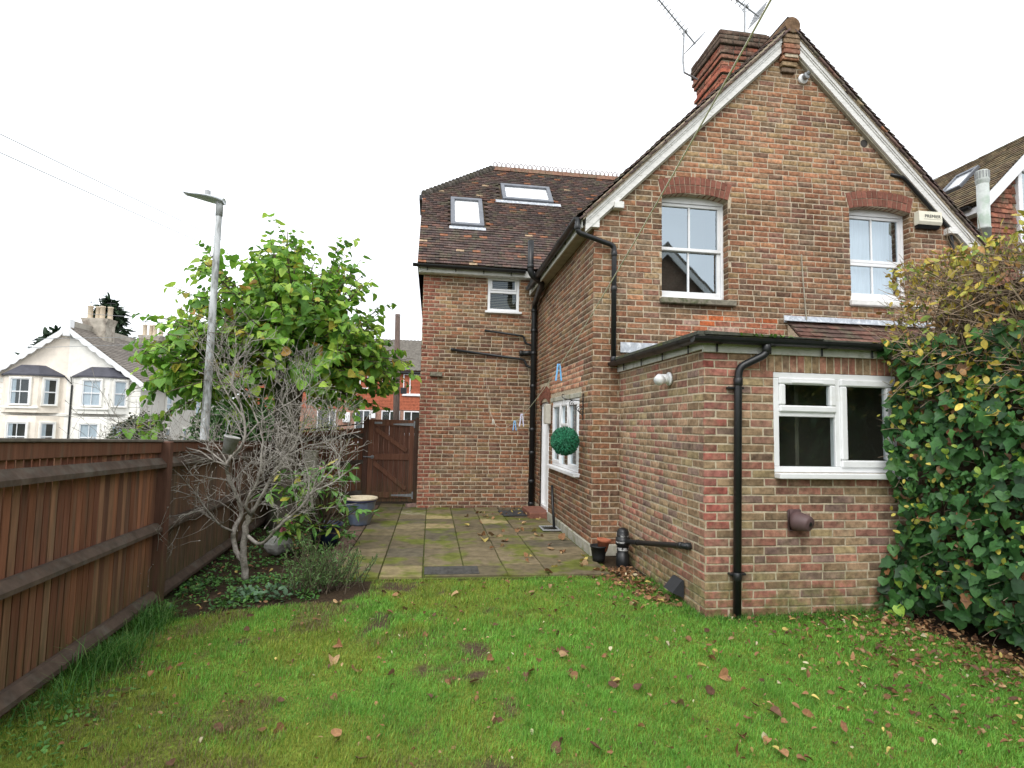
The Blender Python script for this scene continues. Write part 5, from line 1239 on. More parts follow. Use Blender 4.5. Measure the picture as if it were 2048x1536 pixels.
# pale stone trough, concrete spur post, white hanging pot
t = thing('rockery_stone', 'weathered pale grey stone lying in the border behind the magnolia', 'stone', (-1.86, 7.6, 0))
M_wst = pmat('white_stone', (.40, .40, .38), rough=.9, var=.3, ns=12, bump=.6, bs=40, col2=(.16, .16, .12), c2scale=6)
for cx_, cy_, cz_, r_ in ((-1.90, 7.62, .05, .14),):
    m = MB(); nu, nv = 14, 9; V = []
    for i in range(nv + 1):
        for k in range(nu):
            th, ph = math.pi*i/nv, 2*math.pi*k/nu; q = 1 + .35*(float(vnoise(2.2*math.cos(ph)*math.sin(th) + cx_*9, 2.2*math.sin(ph)*math.sin(th) + 2*math.cos(th), 3)) - .5)
            V.append((cx_ + r_*1.2*q*math.sin(th)*math.cos(ph), cy_ + r_*q*math.sin(th)*math.sin(ph), cz_ + r_*.9*q*math.cos(th)))
    m.add(V, [(i*nu + k, i*nu + (k+1) % nu, (i+1)*nu + (k+1) % nu, (i+1)*nu + k) for i in range(nv) for k in range(nu)]); m.build('stone_lump', M_wst, t)
t = thing('concrete_spur', 'square grey concrete spur post standing beside the lime trunk', 'post', (-2.16, 10.75, -.2)); m = MB(); m.bbox((-2.27, 10.66, -.25), (-2.05, 10.84, 1.1), .015); m.build('post_body', M_concrete, t)
t = thing('hanging_pot', 'small white pot hanging among the bare magnolia branches', 'pot', (-2.02, 6.0, 1.3)); m = MB(); m.lathe((-2.02, 6.0, 1.29), [(0, 0), (.05, 0), (.075, .16), (.08, .16), (.08, .175), (.07, .175), (.06, .05), (0, .05)], 18, (.25, 0, 1), cap=False); m.build('pot_body', M_wst, t, smooth=True)
m = MB(); m.tube([(-2.05, 6.0, 1.45), (-2.03, 6.05, 1.62), (-1.95, 6.15, 1.60)], .003, 5); m.build('hanger', M_grey, t)
# ------------------------------------------------------------------ rosemary bush
ro = thing('rosemary_bush', 'low spreading grey green rosemary bush at the corner of the patio', 'shrub', (-1.0, 5.75, 0))
sp_ = MB(); np_, na, nn, ns_ = [], [], [], []
for k in range(120):
    a = rng.random()*2*math.pi; o = np.array((-1.02, 5.78, 0)) + np.array((rng.normal(0, .16), rng.normal(0, .10), 0)); d = unit(np.array((math.cos(a)*.65 + .25, math.sin(a)*.5 - .1, .75 + .7*rng.random()))); L = .24 + .28*rng.random()
    pts = curve_shoot(o, d, L, 5, -.35, .07); sp_.tube(pts, np.linspace(.005, .002, 6), 4, cap=False)
    for q in range(30):
        f = .15 + .85*rng.random(); i = min(int(f*5), 4); p = pts[i] + (pts[i+1]-pts[i])*(f*5 - i); dd = unit(pts[i+1]-pts[i]); np_.append(p); na.append(unit(dd*.9 + rng.normal(0, .6, 3))); nn.append(rng.normal(0, 1, 3)); ns_.append(.022 + .02*rng.random())
sp_.build('stems', M_twig, ro, kind='stuff')
NEED = template([(0, 0), (.07, .3), (.06, .8), (0, 1)], .5)
V, F, C = leaves(NEED, np.array(np_), np.array(na), np.array(nn), np.array(ns_)*1.3, mixcol([(.10, .18, .06), (.13, .23, .075), (.17, .26, .085)], [3, 2, 1], len(np_)), .1, .1)
k = V.shape[1]; fast_mesh('foliage', V.reshape(-1, 3), (F[None] + k*np.arange(len(V))[:, None, None]).reshape(-1, 3), C.reshape(-1, 3), M_ivy, ro, kind='stuff')
# ------------------------------------------------------------------ ivy hedge
hedge = thing('ivy_hedge', 'tall overgrown hedge of dark ivy with bare twigs and yellow leaves on top', 'hedge', (4.7, 3.0, 0))
def hx(y, z):       # left face of the hedge
    b = .16*(fbm(y*1.6, z*1.6, 41) - .5)*2 + .05*(vnoise(y*6, z*6, 43) - .5)
    low = .20*np.clip((z - .1)/.35, 0, 1) - .18*np.exp(-((z - .55)/.38)**2)*np.clip((y - 4.0)/.4, 0, 1)
    return 4.28 - low*.4 - b + .20*np.clip((.35 - z)/.35, 0, 1) + .10*np.clip((z - .9)/1.2, 0, 1)*0
def htop(y): return 3.04 + .14*np.clip((4.4 - y)/1., 0, 1.3) + .16*(fbm(y*1.5, 3.3, 51) - .5)*2
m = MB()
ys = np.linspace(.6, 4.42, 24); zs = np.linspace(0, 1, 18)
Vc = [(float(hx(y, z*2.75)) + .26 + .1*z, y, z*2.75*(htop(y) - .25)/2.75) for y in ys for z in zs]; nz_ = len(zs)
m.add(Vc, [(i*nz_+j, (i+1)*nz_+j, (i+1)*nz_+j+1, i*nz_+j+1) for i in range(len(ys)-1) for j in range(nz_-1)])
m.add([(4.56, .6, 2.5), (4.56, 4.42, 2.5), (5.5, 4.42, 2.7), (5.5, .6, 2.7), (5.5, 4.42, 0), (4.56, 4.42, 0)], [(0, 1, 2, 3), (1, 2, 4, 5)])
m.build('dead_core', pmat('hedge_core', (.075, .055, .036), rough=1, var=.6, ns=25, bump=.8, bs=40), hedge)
M_htw = pmat('hedge_twig_bark', (.27, .20, .14), rough=.85, var=.35, ns=20, bump=.2)
ht = MB()
for k in range(3800):
    r = rng.random()
    y = .9 + 3.68*rng.random(); 
    if r < .62: z = 1.9 + 1.1*rng.random()**.7; x = float(hx(np.array(y), np.array(z))) + .22*rng.random()
    elif r < .85: z = htop(y) - .05 - .2*rng.random(); x = 4.2 + 1.0*rng.random()
    else: z = 2.2*rng.random(); x = float(hx(np.array(y), np.array(z))) + .12 + .12*rng.random()
    d = unit(np.array((-.6, rng.normal(0, .6), rng.normal(.35, .6)))); L = .12 + .22*rng.random()
    pts = curve_shoot((x, y, z), d, L, 3, -.2 if z > 2 else .3, .18); ht.tube(pts, np.linspace(.0042, .0016, 4), 3, (.7 + .6*rng.random(),)*3, cap=False)
for k in range(30):
    y = 1.2 + 3.0*rng.random(); pts = curve_shoot((4.85, y, .0), (.05, rng.normal(0, .2), 1), 2.4 + .5*rng.random(), 9, 0, .09); ht.tube(pts, np.linspace(.016, .005, 10), 5, cap=False)
ht.build('twigs', M_htw, hedge, kind='stuff')
def face_pts(n, z0, z1, y0, y1, zp=1.0):
    y = y0 + (y1-y0)*rng.random(n); z = z0 + (z1-z0)*rng.random(n)**zp; x = hx(y, z); return np.stack([x, y, z], -1)
n1 = 5600; p = face_pts(n1, .10, 2.45, .9, 4.60); keep = (rng.random(n1) < np.clip((2.62 - p[:, 2] + .35*fbm(p[:, 1]*2, p[:, 2]*2, 61))/.5, 0, 1)*(.45 + .55*np.clip(p[:, 2]/.3, 0, 1)))
p = p[keep]; p[:, 0] += -.03 + .16*rng.random(len(p))**1.6
# clump at the foot against the extension wall
n2 = 210; q = np.stack([3.98 + .32*rng.random(n2), 4.38 + .26*rng.random(n2), .06 + .72*rng.random(n2)**1.3], -1); q = q[(q[:, 0] > 3.98 + .22*q[:, 2])]
p = np.vstack([p, q]); n = len(p)
ax = np.stack([-.25 + rng.normal(0, .45, n), rng.normal(0, .75, n), -.7 + rng.normal(0, .5, n)], -1); nr = np.stack([-1 + rng.normal(0, .35, n), -.25 + rng.normal(0, .4, n), .55 + rng.normal(0, .35, n)], -1)
ivc = mixcol([(.034, .105, .028), (.05, .14, .036), (.075, .185, .045), (.022, .065, .022), (.22, .35, .045), (.24, .12, .05)], [4, 4, 2.4, 2.4, .45, .16], n, .2)
hs_ = rng.random(n) < .38; sz_ = .034 + .10*rng.random(n)**1.7; S1 = leaves(IVY, p[~hs_], ax[~hs_], nr[~hs_], sz_[~hs_], ivc[~hs_], .25, .4); S1b = leaves(LIME, p[hs_], ax[hs_], nr[hs_], sz_[hs_]*.8, ivc[hs_], .3, .4)
n = 5600; p = face_pts(n, 1.65, 3.12, .9, 4.62, .8); p[:, 0] += -.08 + .25*rng.random(n); tp_ = rng.random(n) < .3; p[tp_, 0] = 4.15 + .9*rng.random(tp_.sum()); p[tp_, 2] = htop(p[tp_, 1]) - .03 + .10*rng.random(tp_.sum())
S2 = leaves(OVAL, p, rng.normal(0, 1, (n, 3)) + np.array((-.3, 0, -.3)), rng.normal(0, .6, (n, 3)) + np.array((-.5, 0, .8)), .034 + .048*rng.random(n), mixcol([(.52, .40, .07), (.40, .38, .07), (.22, .30, .055), (.40, .22, .08), (.08, .15, .035)], [3.6, 3.0, 2.2, 1.8, .8], n), .2, .2)
n = 420; p = face_pts(n, .25, 2.2, 1.0, 4.6); p[:, 0] -= .04*rng.random(n)
S3 = leaves(OVAL, p, rng.normal(0, 1, (n, 3)), rng.normal(0, .4, (n, 3)) + np.array((-1, -.3, .5)), .035 + .035*rng.random(n), mixcol([(.50, .42, .08), (.36, .38, .06), (.25, .34, .06)], [3, 2, 1], n), .15, .2)
n = 160; p = face_pts(n, .3, 2.4, 1.0, 4.55); p[:, 0] += .04
S4 = leaves(LIME, p, rng.normal(0, 1, (n, 3)), rng.normal(0, .5, (n, 3)) + np.array((-1, -.3, .5)), .06 + .05*rng.random(n), mixcol([(.24, .11, .055), (.32, .17, .09)], [2, 1], n), .4, .4)
leaf_parts(hedge, [S1, S1b, S2, S3, S4], 300, M_ivy, score=lambda c: (1 if c[1] > 3.3 else .0) + (1.2 - .8*abs(c[2] - 1.2)/1.5 if c[1] > 3.3 else 0) - .5*max(c[0] - 4.15, 0))

# ------------------------------------------------------------------ lawn grass, weeds, fallen leaves
M_grass = pmat('grass_blade', attr=True, rough=.55, var=.0, bump=.0, spec=.3, trans=.25)
def grass(n, x0, x1, y0, y1, h0, h1, w, keepf, colf, name, lean=.5, segs=2):
    x = x0 + (x1-x0)*rng.random(n); y = y0 + (y1-y0)*rng.random(n); k = keepf(x, y) > rng.random(n); x, y = x[k], y[k]; n = len(x)
    z = ground_z(x, y) - .004; az = rng.random(n)*2*math.pi; h = (h0 + (h1-h0)*rng.random(n))*(.65 + .7*fbm(x*1.1, y*1.1, 77))*(.55 + .9*vnoise(x*8, y*8, 78)); ln = lean*(.3 + rng.random(n))*h
    d = np.stack([np.cos(az), np.sin(az), np.zeros(n)], -1); s = np.stack([-np.sin(az + .4), np.cos(az + .4), np.zeros(n)], -1); b = np.stack([x, y, z], -1); ww = (w*(.6 + .8*rng.random(n)))[:, None]
    mid = b + d*(ln*.35)[:, None] + np.array((0, 0, 1))*(h*.6)[:, None]; tip = b + d*ln[:, None] + np.array((0, 0, 1))*(h*(1 - .15*lean))[:, None]
    V = np.stack([b - s*ww, b + s*ww, mid + s*ww*.7, mid - s*ww*.7, tip], 1).reshape(-1, 3); i5 = 5*np.arange(n)[:, None]
    F = np.concatenate([i5 + np.array([0, 1, 2]), i5 + np.array([0, 2, 3]), i5 + np.array([3, 2, 4])]); c = colf(x, y, n); C = np.repeat(c, 5, 0); C = C*1.0
    return fast_mesh(name, V, F, C, M_grass, kind='stuff')
def lawn_col(x, y, n):
    g = mixcol([(.135, .35, .042), (.18, .42, .056), (.11, .28, .038), (.25, .43, .07)], [3, 3, 2, 1.5], n, .15)
    ms = np.clip((fbm(x*1.15 + 2, y*1.15, 91) - .33)*5, 0, 1)*np.clip((1.7 - x)/2.0 + .45*fbm(x*3, y*3, 5), 0, 1)
    yel = mixcol([(.26, .32, .042), (.32, .33, .055), (.22, .30, .042)], [2, 1, 2], n, .12); k = rng.random(n) < ms*.85; g[k] = yel[k]
    dk = vnoise(x*5.5, y*5.5, 98)*.5 + vnoise(x*14, y*14, 99)*.5; g = g*(.74 + .5*dk)[:, None]
    dry = np.clip((fbm(x*2.3 + 7, y*2.3 + 1, 93) - .52)*6, 0, 1)*np.clip((.4 - x)/1.2, 0.08, 1); k = rng.random(n) < dry*.75; g[k] = mixcol([(.22, .17, .08), (.16, .12, .06)], [1, 1], n, .15)[k]
    return g
def lawn_keep(x, y):
    k = lawn_mask(x, y)*(y < 6.02)*((x < XE - .01) | (y < YF - .01)); fx = -2.22 - .1*(y - 3.45); k = k*(x > fx + .01)
    bare = np.clip((fbm(x*2.6 + 1, y*2.6 + 5, 95) - .66)*9, 0, 1)*np.clip((1.2 - x)/.8, 0, 1); return k*(1 - .85*bare)*(.55 + .45*np.clip((x + 2.0)/1.5, 0, 1))
grass(230000, -2.4, 4.25, 2.2, 3.7, .018, .042, .0013, lawn_keep, lawn_col, 'lawn_grass', .7)
grass(190000, -2.6, 4.3, 3.7, 6.1, .02, .045, .0017, lawn_keep, lawn_col, 'lawn_grass', .7)
# long tufts along the fence and the foot of the walls
def tuft_keep(x, y):
    fx = -2.22 - .1*(y - 3.45); d = x - fx; c = np.exp(-((d - .18)/.13)**2)*(np.exp(-((y - 4.25)/.28)**2) + np.exp(-((y - 4.95)/.22)**2) + .25*np.exp(-((y - 3.6)/.2)**2)); return c
grass(16000, -2.6, -1.6, 3.3, 5.6, .10, .22, .0024, tuft_keep, lambda x, y, n: mixcol([(.05, .16, .025), (.08, .20, .03), (.15, .24, .06)], [3, 3, 1], n), 'long_grass', 1.1)
grass(16000, 2.0, 4.2, 4.4, 5.9, .04, .09, .002, lambda x, y: (np.exp(-((YF - .08 - y)/.08)**2)*(x > 2.45) + np.exp(-((XE - .08 - x)/.09)**2)*(y > 4.6)*.7)*((x < XE) | (y < YF - .01)), lambda x, y, n: mixcol([(.05, .16, .02), (.09, .20, .03)], [2, 1], n), 'wall_grass', .8)
# low weeds in the bed
def weeds(n, x0, x1, y0, y1, keepf, pal, w, s0, s1, T, name, zup=.03):
    x = x0 + (x1-x0)*rng.random(n); y = y0 + (y1-y0)*rng.random(n); k = keepf(x, y) > rng.random(n); x, y = x[k], y[k]; n = len(x)
    p = np.stack([x, y, ground_z(x, y) + zup*rng.random(n)], -1); a = rng.normal(0, 1, (n, 3)); a[:, 2] = .2 + .5*rng.random(n)
    V, F, C = leaves(T, p, a, np.array((0, 0, 1.0)) + rng.normal(0, .35, (n, 3)), s0 + (s1-s0)*rng.random(n), mixcol(pal, w, n), .2, .3); k = V.shape[1]
    return fast_mesh(name, V.reshape(-1, 3), (F[None] + k*np.arange(n)[:, None, None]).reshape(-1, 3), C.reshape(-1, 3), M_ivy, kind='stuff')
def bed_keep(x, y): return (1 - lawn_mask(x, y))*(x < -1.0)*(x > -2.22 - .1*(y - 3.45) + .03)*np.clip((fbm(x*3, y*3, 97) - .30)*4, 0, 1)*np.where(y < 6.6, 1, .35)
weeds(20000, -2.8, -.9, 4.7, 10.5, bed_keep, [(.06, .16, .03), (.09, .22, .045), (.05, .13, .045), (.12, .23, .05)], [3, 3, 2, 1], .018, .05, OVAL, 'border_weeds', .05)
weeds(2600, -2.3, -1.2, 2.6, 4.2, lambda x, y: np.clip((fbm(x*3, y*3, 99) - .45)*4, 0, 1)*(x > -2.22 - .1*(y-3.45) + .03)*np.exp(-(x + 2.0)**2/.12), [(.07, .19, .03), (.10, .25, .05)], [1, 1], .015, .035, OVAL, 'clover', .03)
weeds(110, -1.75, -1.25, 5.45, 5.75, lambda x, y: x*0 + .8, [(.10, .19, .10), (.13, .22, .13), (.08, .15, .08)], [1, 1, 1], .04, .075, OVAL, 'bramble_leaves', .10)
weeds(1100, .2, 2.3, 6.1, 10.9, lambda x, y: np.clip((fbm(x*2, y*2, 103) - .6)*4, 0, 1), [(.07, .12, .02)], [1], .006, .014, OVAL, 'patio_moss', .002).location.z = .034
# leaf litter heaps
DP = [(.21, .105, .05), (.29, .155, .075), (.36, .235, .12), (.14, .075, .045), (.46, .36, .11), (.50, .44, .28)]
def litter(n, px, py, name, z0=0., w=(3, 3, 2, 2, .7, .4), s0=.03, s1=.07):
    p = np.stack([px, py, ground_z(px, py) + z0 + .035*rng.random(n)], -1); a = rng.normal(0, 1, (n, 3)); a[:, 2] *= .35; nr = np.array((0, 0, 1.0)) + rng.normal(0, .4, (n, 3))
    V, F, C = leaves(OVAL, p, a, nr, s0 + (s1-s0)*rng.random(n), mixcol(DP, w, n, .2), .45, .5); k = V.shape[1]
    return fast_mesh(name, V.reshape(-1, 3), (F[None] + k*np.arange(n)[:, None, None]).reshape(-1, 3), C.reshape(-1, 3), M_dead, kind='stuff')
n = 420; t_ = rng.random(n); litter(n, XE - .06 - np.abs(rng.normal(0, .22, n)) - .1*t_, 4.95 + 1.35*rng.random(n)**.7, 'wall_leaf_litter', .01)
n = 1500; yy = 2.6 + 2.05*rng.random(n); litter(n, 4.15 - .55*np.abs(rng.normal(0, 1, n))**1.2 + .25*rng.random(n), yy, 'hedge_leaf_litter', .01, s0=.02, s1=.055)
n = 1300; yy = 2.4 + 3.5*rng.random(n); xx = -2 + 5.8*rng.random(n)**.8; kk = (lawn_keep(xx, yy) > .2); litter(int(kk.sum()), xx[kk], yy[kk], 'lawn_leaf_scraps', .002, s0=.012, s1=.032)
n = 260; litter(n, -1.15 - 1.5*rng.random(n), 5.2 + 5*rng.random(n), 'border_leaf_litter', .01, s1=.06)
n = 70; litter(n, 1.72 + .22*rng.normal(0, 1, n), 10.2 + .35*rng.normal(0, 1, n), 'step_leaf_litter', .04)
# single fallen leaves
protos = []
def fallen(label, group, P, w, s0, s1, zb, T=OVAL):
    n = len(P); a = rng.normal(0, 1, (n, 3)); a[:, 2] *= .45; nr = np.array((0, 0, 1.0)) + rng.normal(0, .45, (n, 3)); V, F, C = leaves(T, P, a, nr, s0 + (s1-s0)*rng.random(n), mixcol(DP, w, n, .2), .45, .55)
    for i in range(n):
        o_ = np.array((P[i][0], P[i][1], P[i][2])); m = MB(); m.raw(V[i] - o_, F, C[i]); o = m.build('fallen_leaf', M_dead); o.location = o_; tag(o, label, 'leaf', group)
n = 235; r = rng.random(n); x = np.where(r < .6, .9 + 3.1*rng.random(n), -2.0 + 3.4*rng.random(n)); y = 2.4 + 3.5*rng.random(n)**1.1; ok = (x < .88*y + .62) & (lawn_keep(x, y) > .2); x, y = x[ok], y[ok]; z = ground_z(x, y) + .026
zone = np.where(x < -.9, 0, np.where(x < .5, 1, np.where((y > 4.3) & (x < 2.4), 2, np.where(x < 2.0, 3, 4))))
for k, (lab, grp) in enumerate([('brown fallen leaf on the mossy lawn strip beside the board fence', 'leaves by the fence'), ('brown fallen leaf on the yellowish lawn middle before the rosemary', 'leaves in mid lawn'),
        ('brown fallen leaf on the lawn just before the patio edge', 'leaves by the patio edge'), ('curled brown fallen leaf on the bright green lawn in front', 'leaves on the front lawn'), ('brown fallen leaf between the extension wall and the ivy hedge', 'leaves by the extension')]):
    q = zone == k; fallen(lab, grp, np.stack([x[q], y[q], z[q]], -1), [3, 2.2, 1.2, 2.6, 0, 0], .032, .072, 0, LIME if k % 2 else OVAL)
n = 64; x = .8 + 3.2*rng.random(n)**.7; y = 2.6 + 2.0*rng.random(n); ok = (x < .88*y + .5); x, y = x[ok], y[ok]; ye = rng.random(len(x)) < .4; z = ground_z(x, y) + .04
fallen('bright yellow fallen leaf on the lawn toward the ivy hedge', 'yellow leaves on the lawn', np.stack([x, y, z], -1)[ye], [0, 0, 0, 0, 1, 0], .03, .06, 0)
fallen('pale cream fallen leaf on the lawn toward the ivy hedge', 'cream leaves on the lawn', np.stack([x, y, z], -1)[~ye], [0, 0, .3, 0, 0, 2], .028, .055, 0)
n = 45; x = .4 + 1.55*rng.random(n)**.6; y = 6.1 + 4.2*rng.random(n)
fallen('dry tan fallen leaf lying on the mossy patio slabs', 'leaves on the patio', np.stack([x, y, 0*x + .05], -1), [1, 2, 3, .5, .8, .3], .05, .10, 0, LIME)
# ------------------------------------------------------------------ street lamp, pole, wires
lamp = thing('street_lamp', 'weathered grey street lamp column with flat modern lantern before the lime tree', 'street lamp', (-3.2, 8.6, -.15))
M_col = pmat('lamp_column_paint', (.44, .46, .46), rough=.55, var=.2, ns=8, bump=.1, col2=(.10, .105, .09), c2scale=6, c2lo=.5, c2hi=.66, stretch=(1, 1, .35))
m = MB(); m.tube([(-3.215, 8.6, -.2), (-3.215, 8.6, 1.2), (-3.205, 8.6, 3.0), (-3.195, 8.6, 4.72)], [.062, .060, .05, .042], 14); m.build('column', M_col, lamp, smooth=True)
m = MB(); m.tube([(-3.195, 8.6, 4.62), (-3.195, 8.6, 4.80), (-3.22, 8.6, 4.83)], [.05, .05, .045], 12); m.build('spigot', M_col, lamp, smooth=True)
# lantern: flat tapering body pointing left, domed sensor on top
sec = []
for t in np.linspace(0, 1, 9):
    x = -3.13 - .55*t; w = .08 + .09*math.sin(math.pi*min(t*1.15, 1)**.8)*(1 - .35*t); h = .062*(1 - .6*t); z = 4.83 + .09*t; sec.append([(x, 8.6 + w*math.cos(a), z + h*(math.sin(a)*(.9 if math.sin(a) > 0 else .45))) for a in np.linspace(0, 2*math.pi, 14, endpoint=False)])
m = MB(); V = [p for s_ in sec for p in s_]; m.add(V, [(i*14+k, i*14+(k+1) % 14, (i+1)*14+(k+1) % 14, (i+1)*14+k) for i in range(8) for k in range(14)] + [tuple(range(14)), tuple(112 + k for k in range(14))]); m.build('lantern', pmat('lantern_grey', (.50, .53, .55), rough=.4, var=.1, bump=0), lamp, smooth=True)
m = MB(); m.lathe((-3.37, 8.6, 4.88), [(.055, 0), (.055, .04), (.042, .045), (.040, .11), (.0, .118)], 14, cap=False); m.build('photocell', M_grey, lamp, smooth=True)
pole = thing('telegraph_pole', 'brown timber telegraph pole standing in front of the red terrace', 'telegraph pole', (-1.72, 28, 0))
m = MB(); m.tube([(-1.68, 28, -.2), (-1.75, 28, 3.5), (-1.82, 28, 7.0)], [.17, .15, .125], 12); m.build('pole_shaft', pmat('creosote', (.12, .085, .07), rough=.9, var=.35, ns=10, stretch=(3, 3, .3), bump=.3), pole, smooth=True)
m = MB(); m.bbox((-1.55, 27.75, 3.05), (-1.25, 27.95, 3.35), .02); m.build('junction_box', M_black, pole)
def wire(label, p, q, sag, r, n=24):
    p, q = np.asarray(p, float), np.asarray(q, float); m = MB(); m.tube([p + (q-p)*t - np.array((0, 0, sag*4*t*(1-t))) for t in np.linspace(0, 1, n)], r, 4); return tag(m.build('overhead_wire', M_wire), label, 'wire', 'overhead wires')
M_wire = pmat('wire_grey', (.30, .31, .32), rough=.5, var=.0, bump=0)
wire('upper of two thin telephone wires sloping down toward the lime tree', (-8.6, 10.5, 6.95), (-1.82, 28, 6.9), .15, .009)
wire('lower of two thin telephone wires sloping down toward the lime tree', (-8.6, 10.5, 6.60), (-1.82, 28, 6.6), .15, .009)
wire('short wire from the telegraph pole toward the brick house', (-1.82, 28, 6.9), (2.5, 20, 6.4), .1, .012)
wire('highest thin wire crossing the pale sky above the cream villa', (-30, 33, 7.6), (-8, 33, 7.0), .1, .012)
wire('middle thin wire crossing in front of the cream villa roof', (-30, 33, 5.3), (-8, 33, 6.6), .1, .012)
wire('lowest thin wire crossing in front of the cream villa gable', (-30, 33, 4.7), (-8, 33, 6.3), .1, .012)
# ------------------------------------------------------------------ cream villa
VY = 37.0; VX0, VX1, VXA = -25.45, -17.6, -21.75; VG = -1.5; VZE, VZA = 3.85, 6.95
villa = thing('cream_villa', 'pair of cream stucco villas with twin bay windows and scalloped white bargeboards', 'house', (-21.5, 41, VG))
M_cream = pmat('cream_stucco', (.84, .755, .65), rough=.85, var=.1, big=.08, ns=2, bump=.1, bs=10)
M_crw = pmat('pale_stucco', (.86, .84, .78), rough=.85, big=.08, var=.1, ns=2, bump=.1, bs=10)
M_stu2 = pmat('flank_render', (.60, .575, .52), rough=.9, var=.08, ns=1, bump=.1)
M_slate = pmat('bay_lead_slate', (.07, .07, .085), rough=.7, var=.2, ns=3)
M_ctile = pmat('concrete_tile', attr=True, rough=.9, var=.25, ns=3, bump=.2)
def vz(x): return VZE + (VZA - VZE)*(1 - abs(x - VXA)/(VX1 - VXA))
m = MB(); m.add([(VX0, VY, VG), (VXA, VY, VG), (VXA, VY, VZA), (VX0, VY, vz(VX0))], [(0, 1, 2, 3)]); m.build('gable_front', M_cream, villa)
m = MB(); m.add([(VXA, VY, VG), (VX1, VY, VG), (VX1, VY, VZE), (VXA, VY, VZA)], [(0, 1, 2, 3)]); m.build('gable_front', M_crw, villa)
m = MB(); m.add([(VX1, VY, VG), (VX1, 52, VG), (VX1, 52, VZE), (VX1, VY, VZE)], [(0, 1, 2, 3)]); m.build('flank_wall', M_stu2, villa)
vroof = MB(); cr = 26
for k in range(cr):          # lapped courses of concrete tiles
    t0, t1 = k/cr, (k+1)/cr + .01; x0, x1 = VX1 + .45 - (VX1 + .45 - VXA)*t0, VX1 + .45 - (VX1 + .45 - VXA)*t1; zf = lambda x: VZA + .1 + (VZE - VZA)*(x - VXA)/(VX1 - VXA)
    vroof.prism([(x0, VY - .35, zf(x0) + .09), (x1, VY - .35, zf(x1) + .02), (x1, VY - .35, zf(x1) - .03), (x0, VY - .35, zf(x0) - .02)], (0, 15, 0), np.array((.20, .175, .15))*(1 + rng.normal(0, .1)))
vroof.build('roof_slope', M_ctile, villa, kind='stuff')
m = MB(); m.add([(VXA, VY - .3, VZA + .08), (VXA, 52, VZA + .08), (VX0 - .45, 52, vz(VX0) - .3), (VX0 - .45, VY - .3, vz(VX0) - .3)], [(0, 1, 2, 3)], (.14, .12, .10)); m.build('roof_slope', M_ctile, villa)
m = MB(); m.box((VXA - .1, VY - .1, VZA + .1), (VXA + .1, 51, VZA + .45)); m.build('parapet', pmat('parapet_render', (.36, .33, .28), rough=.95, var=.25, ns=2), villa)
m = MB(); m.bbox((VXA - .2, VY - .42, VZA - .55), (VXA + .2, VY - .02, VZA + .5), .03); m.build('kneeler', M_white, villa)
for sg, xe in ((1, VX1 + .45), (-1, VX0 - .45)):
    ze = VZA + (VZE - VZA)*abs(xe - VXA)/(VX1 - VXA); m = MB(); n = 60; top, bot = [], []
    for i in range(n + 1):
        t = i/n; x = VXA + sg*.2 + (xe - VXA - sg*.2)*t; z = VZA + (VZE - VZA)*abs(x - VXA)/(VX1 - VXA); top.append((x, VY - .40, z + .08)); bot.append((x, VY - .40, z - .22 - .10*abs(math.sin(t*math.pi*9))))
    m.add(top + bot + [(p[0], p[1] + .05, p[2]) for p in bot], [(i, i+1, n+2+i, n+1+i) for i in range(n)] + [(n+1+i, n+2+i, 2*n+3+i, 2*n+2+i) for i in range(n)]); m.build('bargeboard', M_white, villa)
for xq, wq, y_ in ((VX1 - .95, .95, VY - .04), (VX0, .95, VY - .04)):     # quoins
    for k in range(16): m = MB(); z0 = VG + .1 + k*.33; m.bbox((xq + (.1 if k % 2 else 0), y_, z0), (xq + wq, VY + .02, z0 + .29), .02); m.build('quoin', M_crw, villa)
m = MB(); m.bbox((VX0, VY - .06, 1.62), (VX1, VY - .002, 1.80), .02); m.build('string_course', M_crw, villa)
def villa_window(parent, O, U, w, z0, z1, two=True, curt=False):
    """sash window in a bay face; O is the centre at floor level"""
    O = np.asarray(O, float); U = np.asarray(U, float); N = np.array((U[1], -U[0], 0)); fr = (O, U, np.array((0, 0, 1.)), N)
    m = MB(); rect_frame(m, *fr, -w/2 - .09, w/2 + .09, z0 - .05, z1 + .09, .09, .0, .12, .01); m.build('surround', M_crw, parent)
    m = MB(); rect_frame(m, *fr, -w/2, w/2, z0, z1, .06, .02, .09, .008); zm = (z0+z1)/2; m.obox(O + np.array((0, 0, zm)) + N*.055, U*(w/2 - .061), N*.03, (0, 0, .035), .006)
    if two: m.obox(O + np.array((0, 0, zm)) + N*.055, U*.02, N*.025, (0, 0, (z1-z0)/2 - .071), .006)
    wd = m.build('window', M_white, parent); pane(wd, fr, -w/2 + .07, w/2 - .07, z0 + .06, z1 - .06, .065, G_low)
    m = MB(); quad(m, *fr, -w/2, w/2, z0, z1, .012); m.build('blind_or_dark_room', M_net if curt else M_roomdark, wd)  # without a net, a dark sheet stands in for the unlit room
    if not curt: curtain(wd, fr, -w/2 + .06, -w/2 + .26, z0 + .05, z1 - .05, .035, M_net, 3)
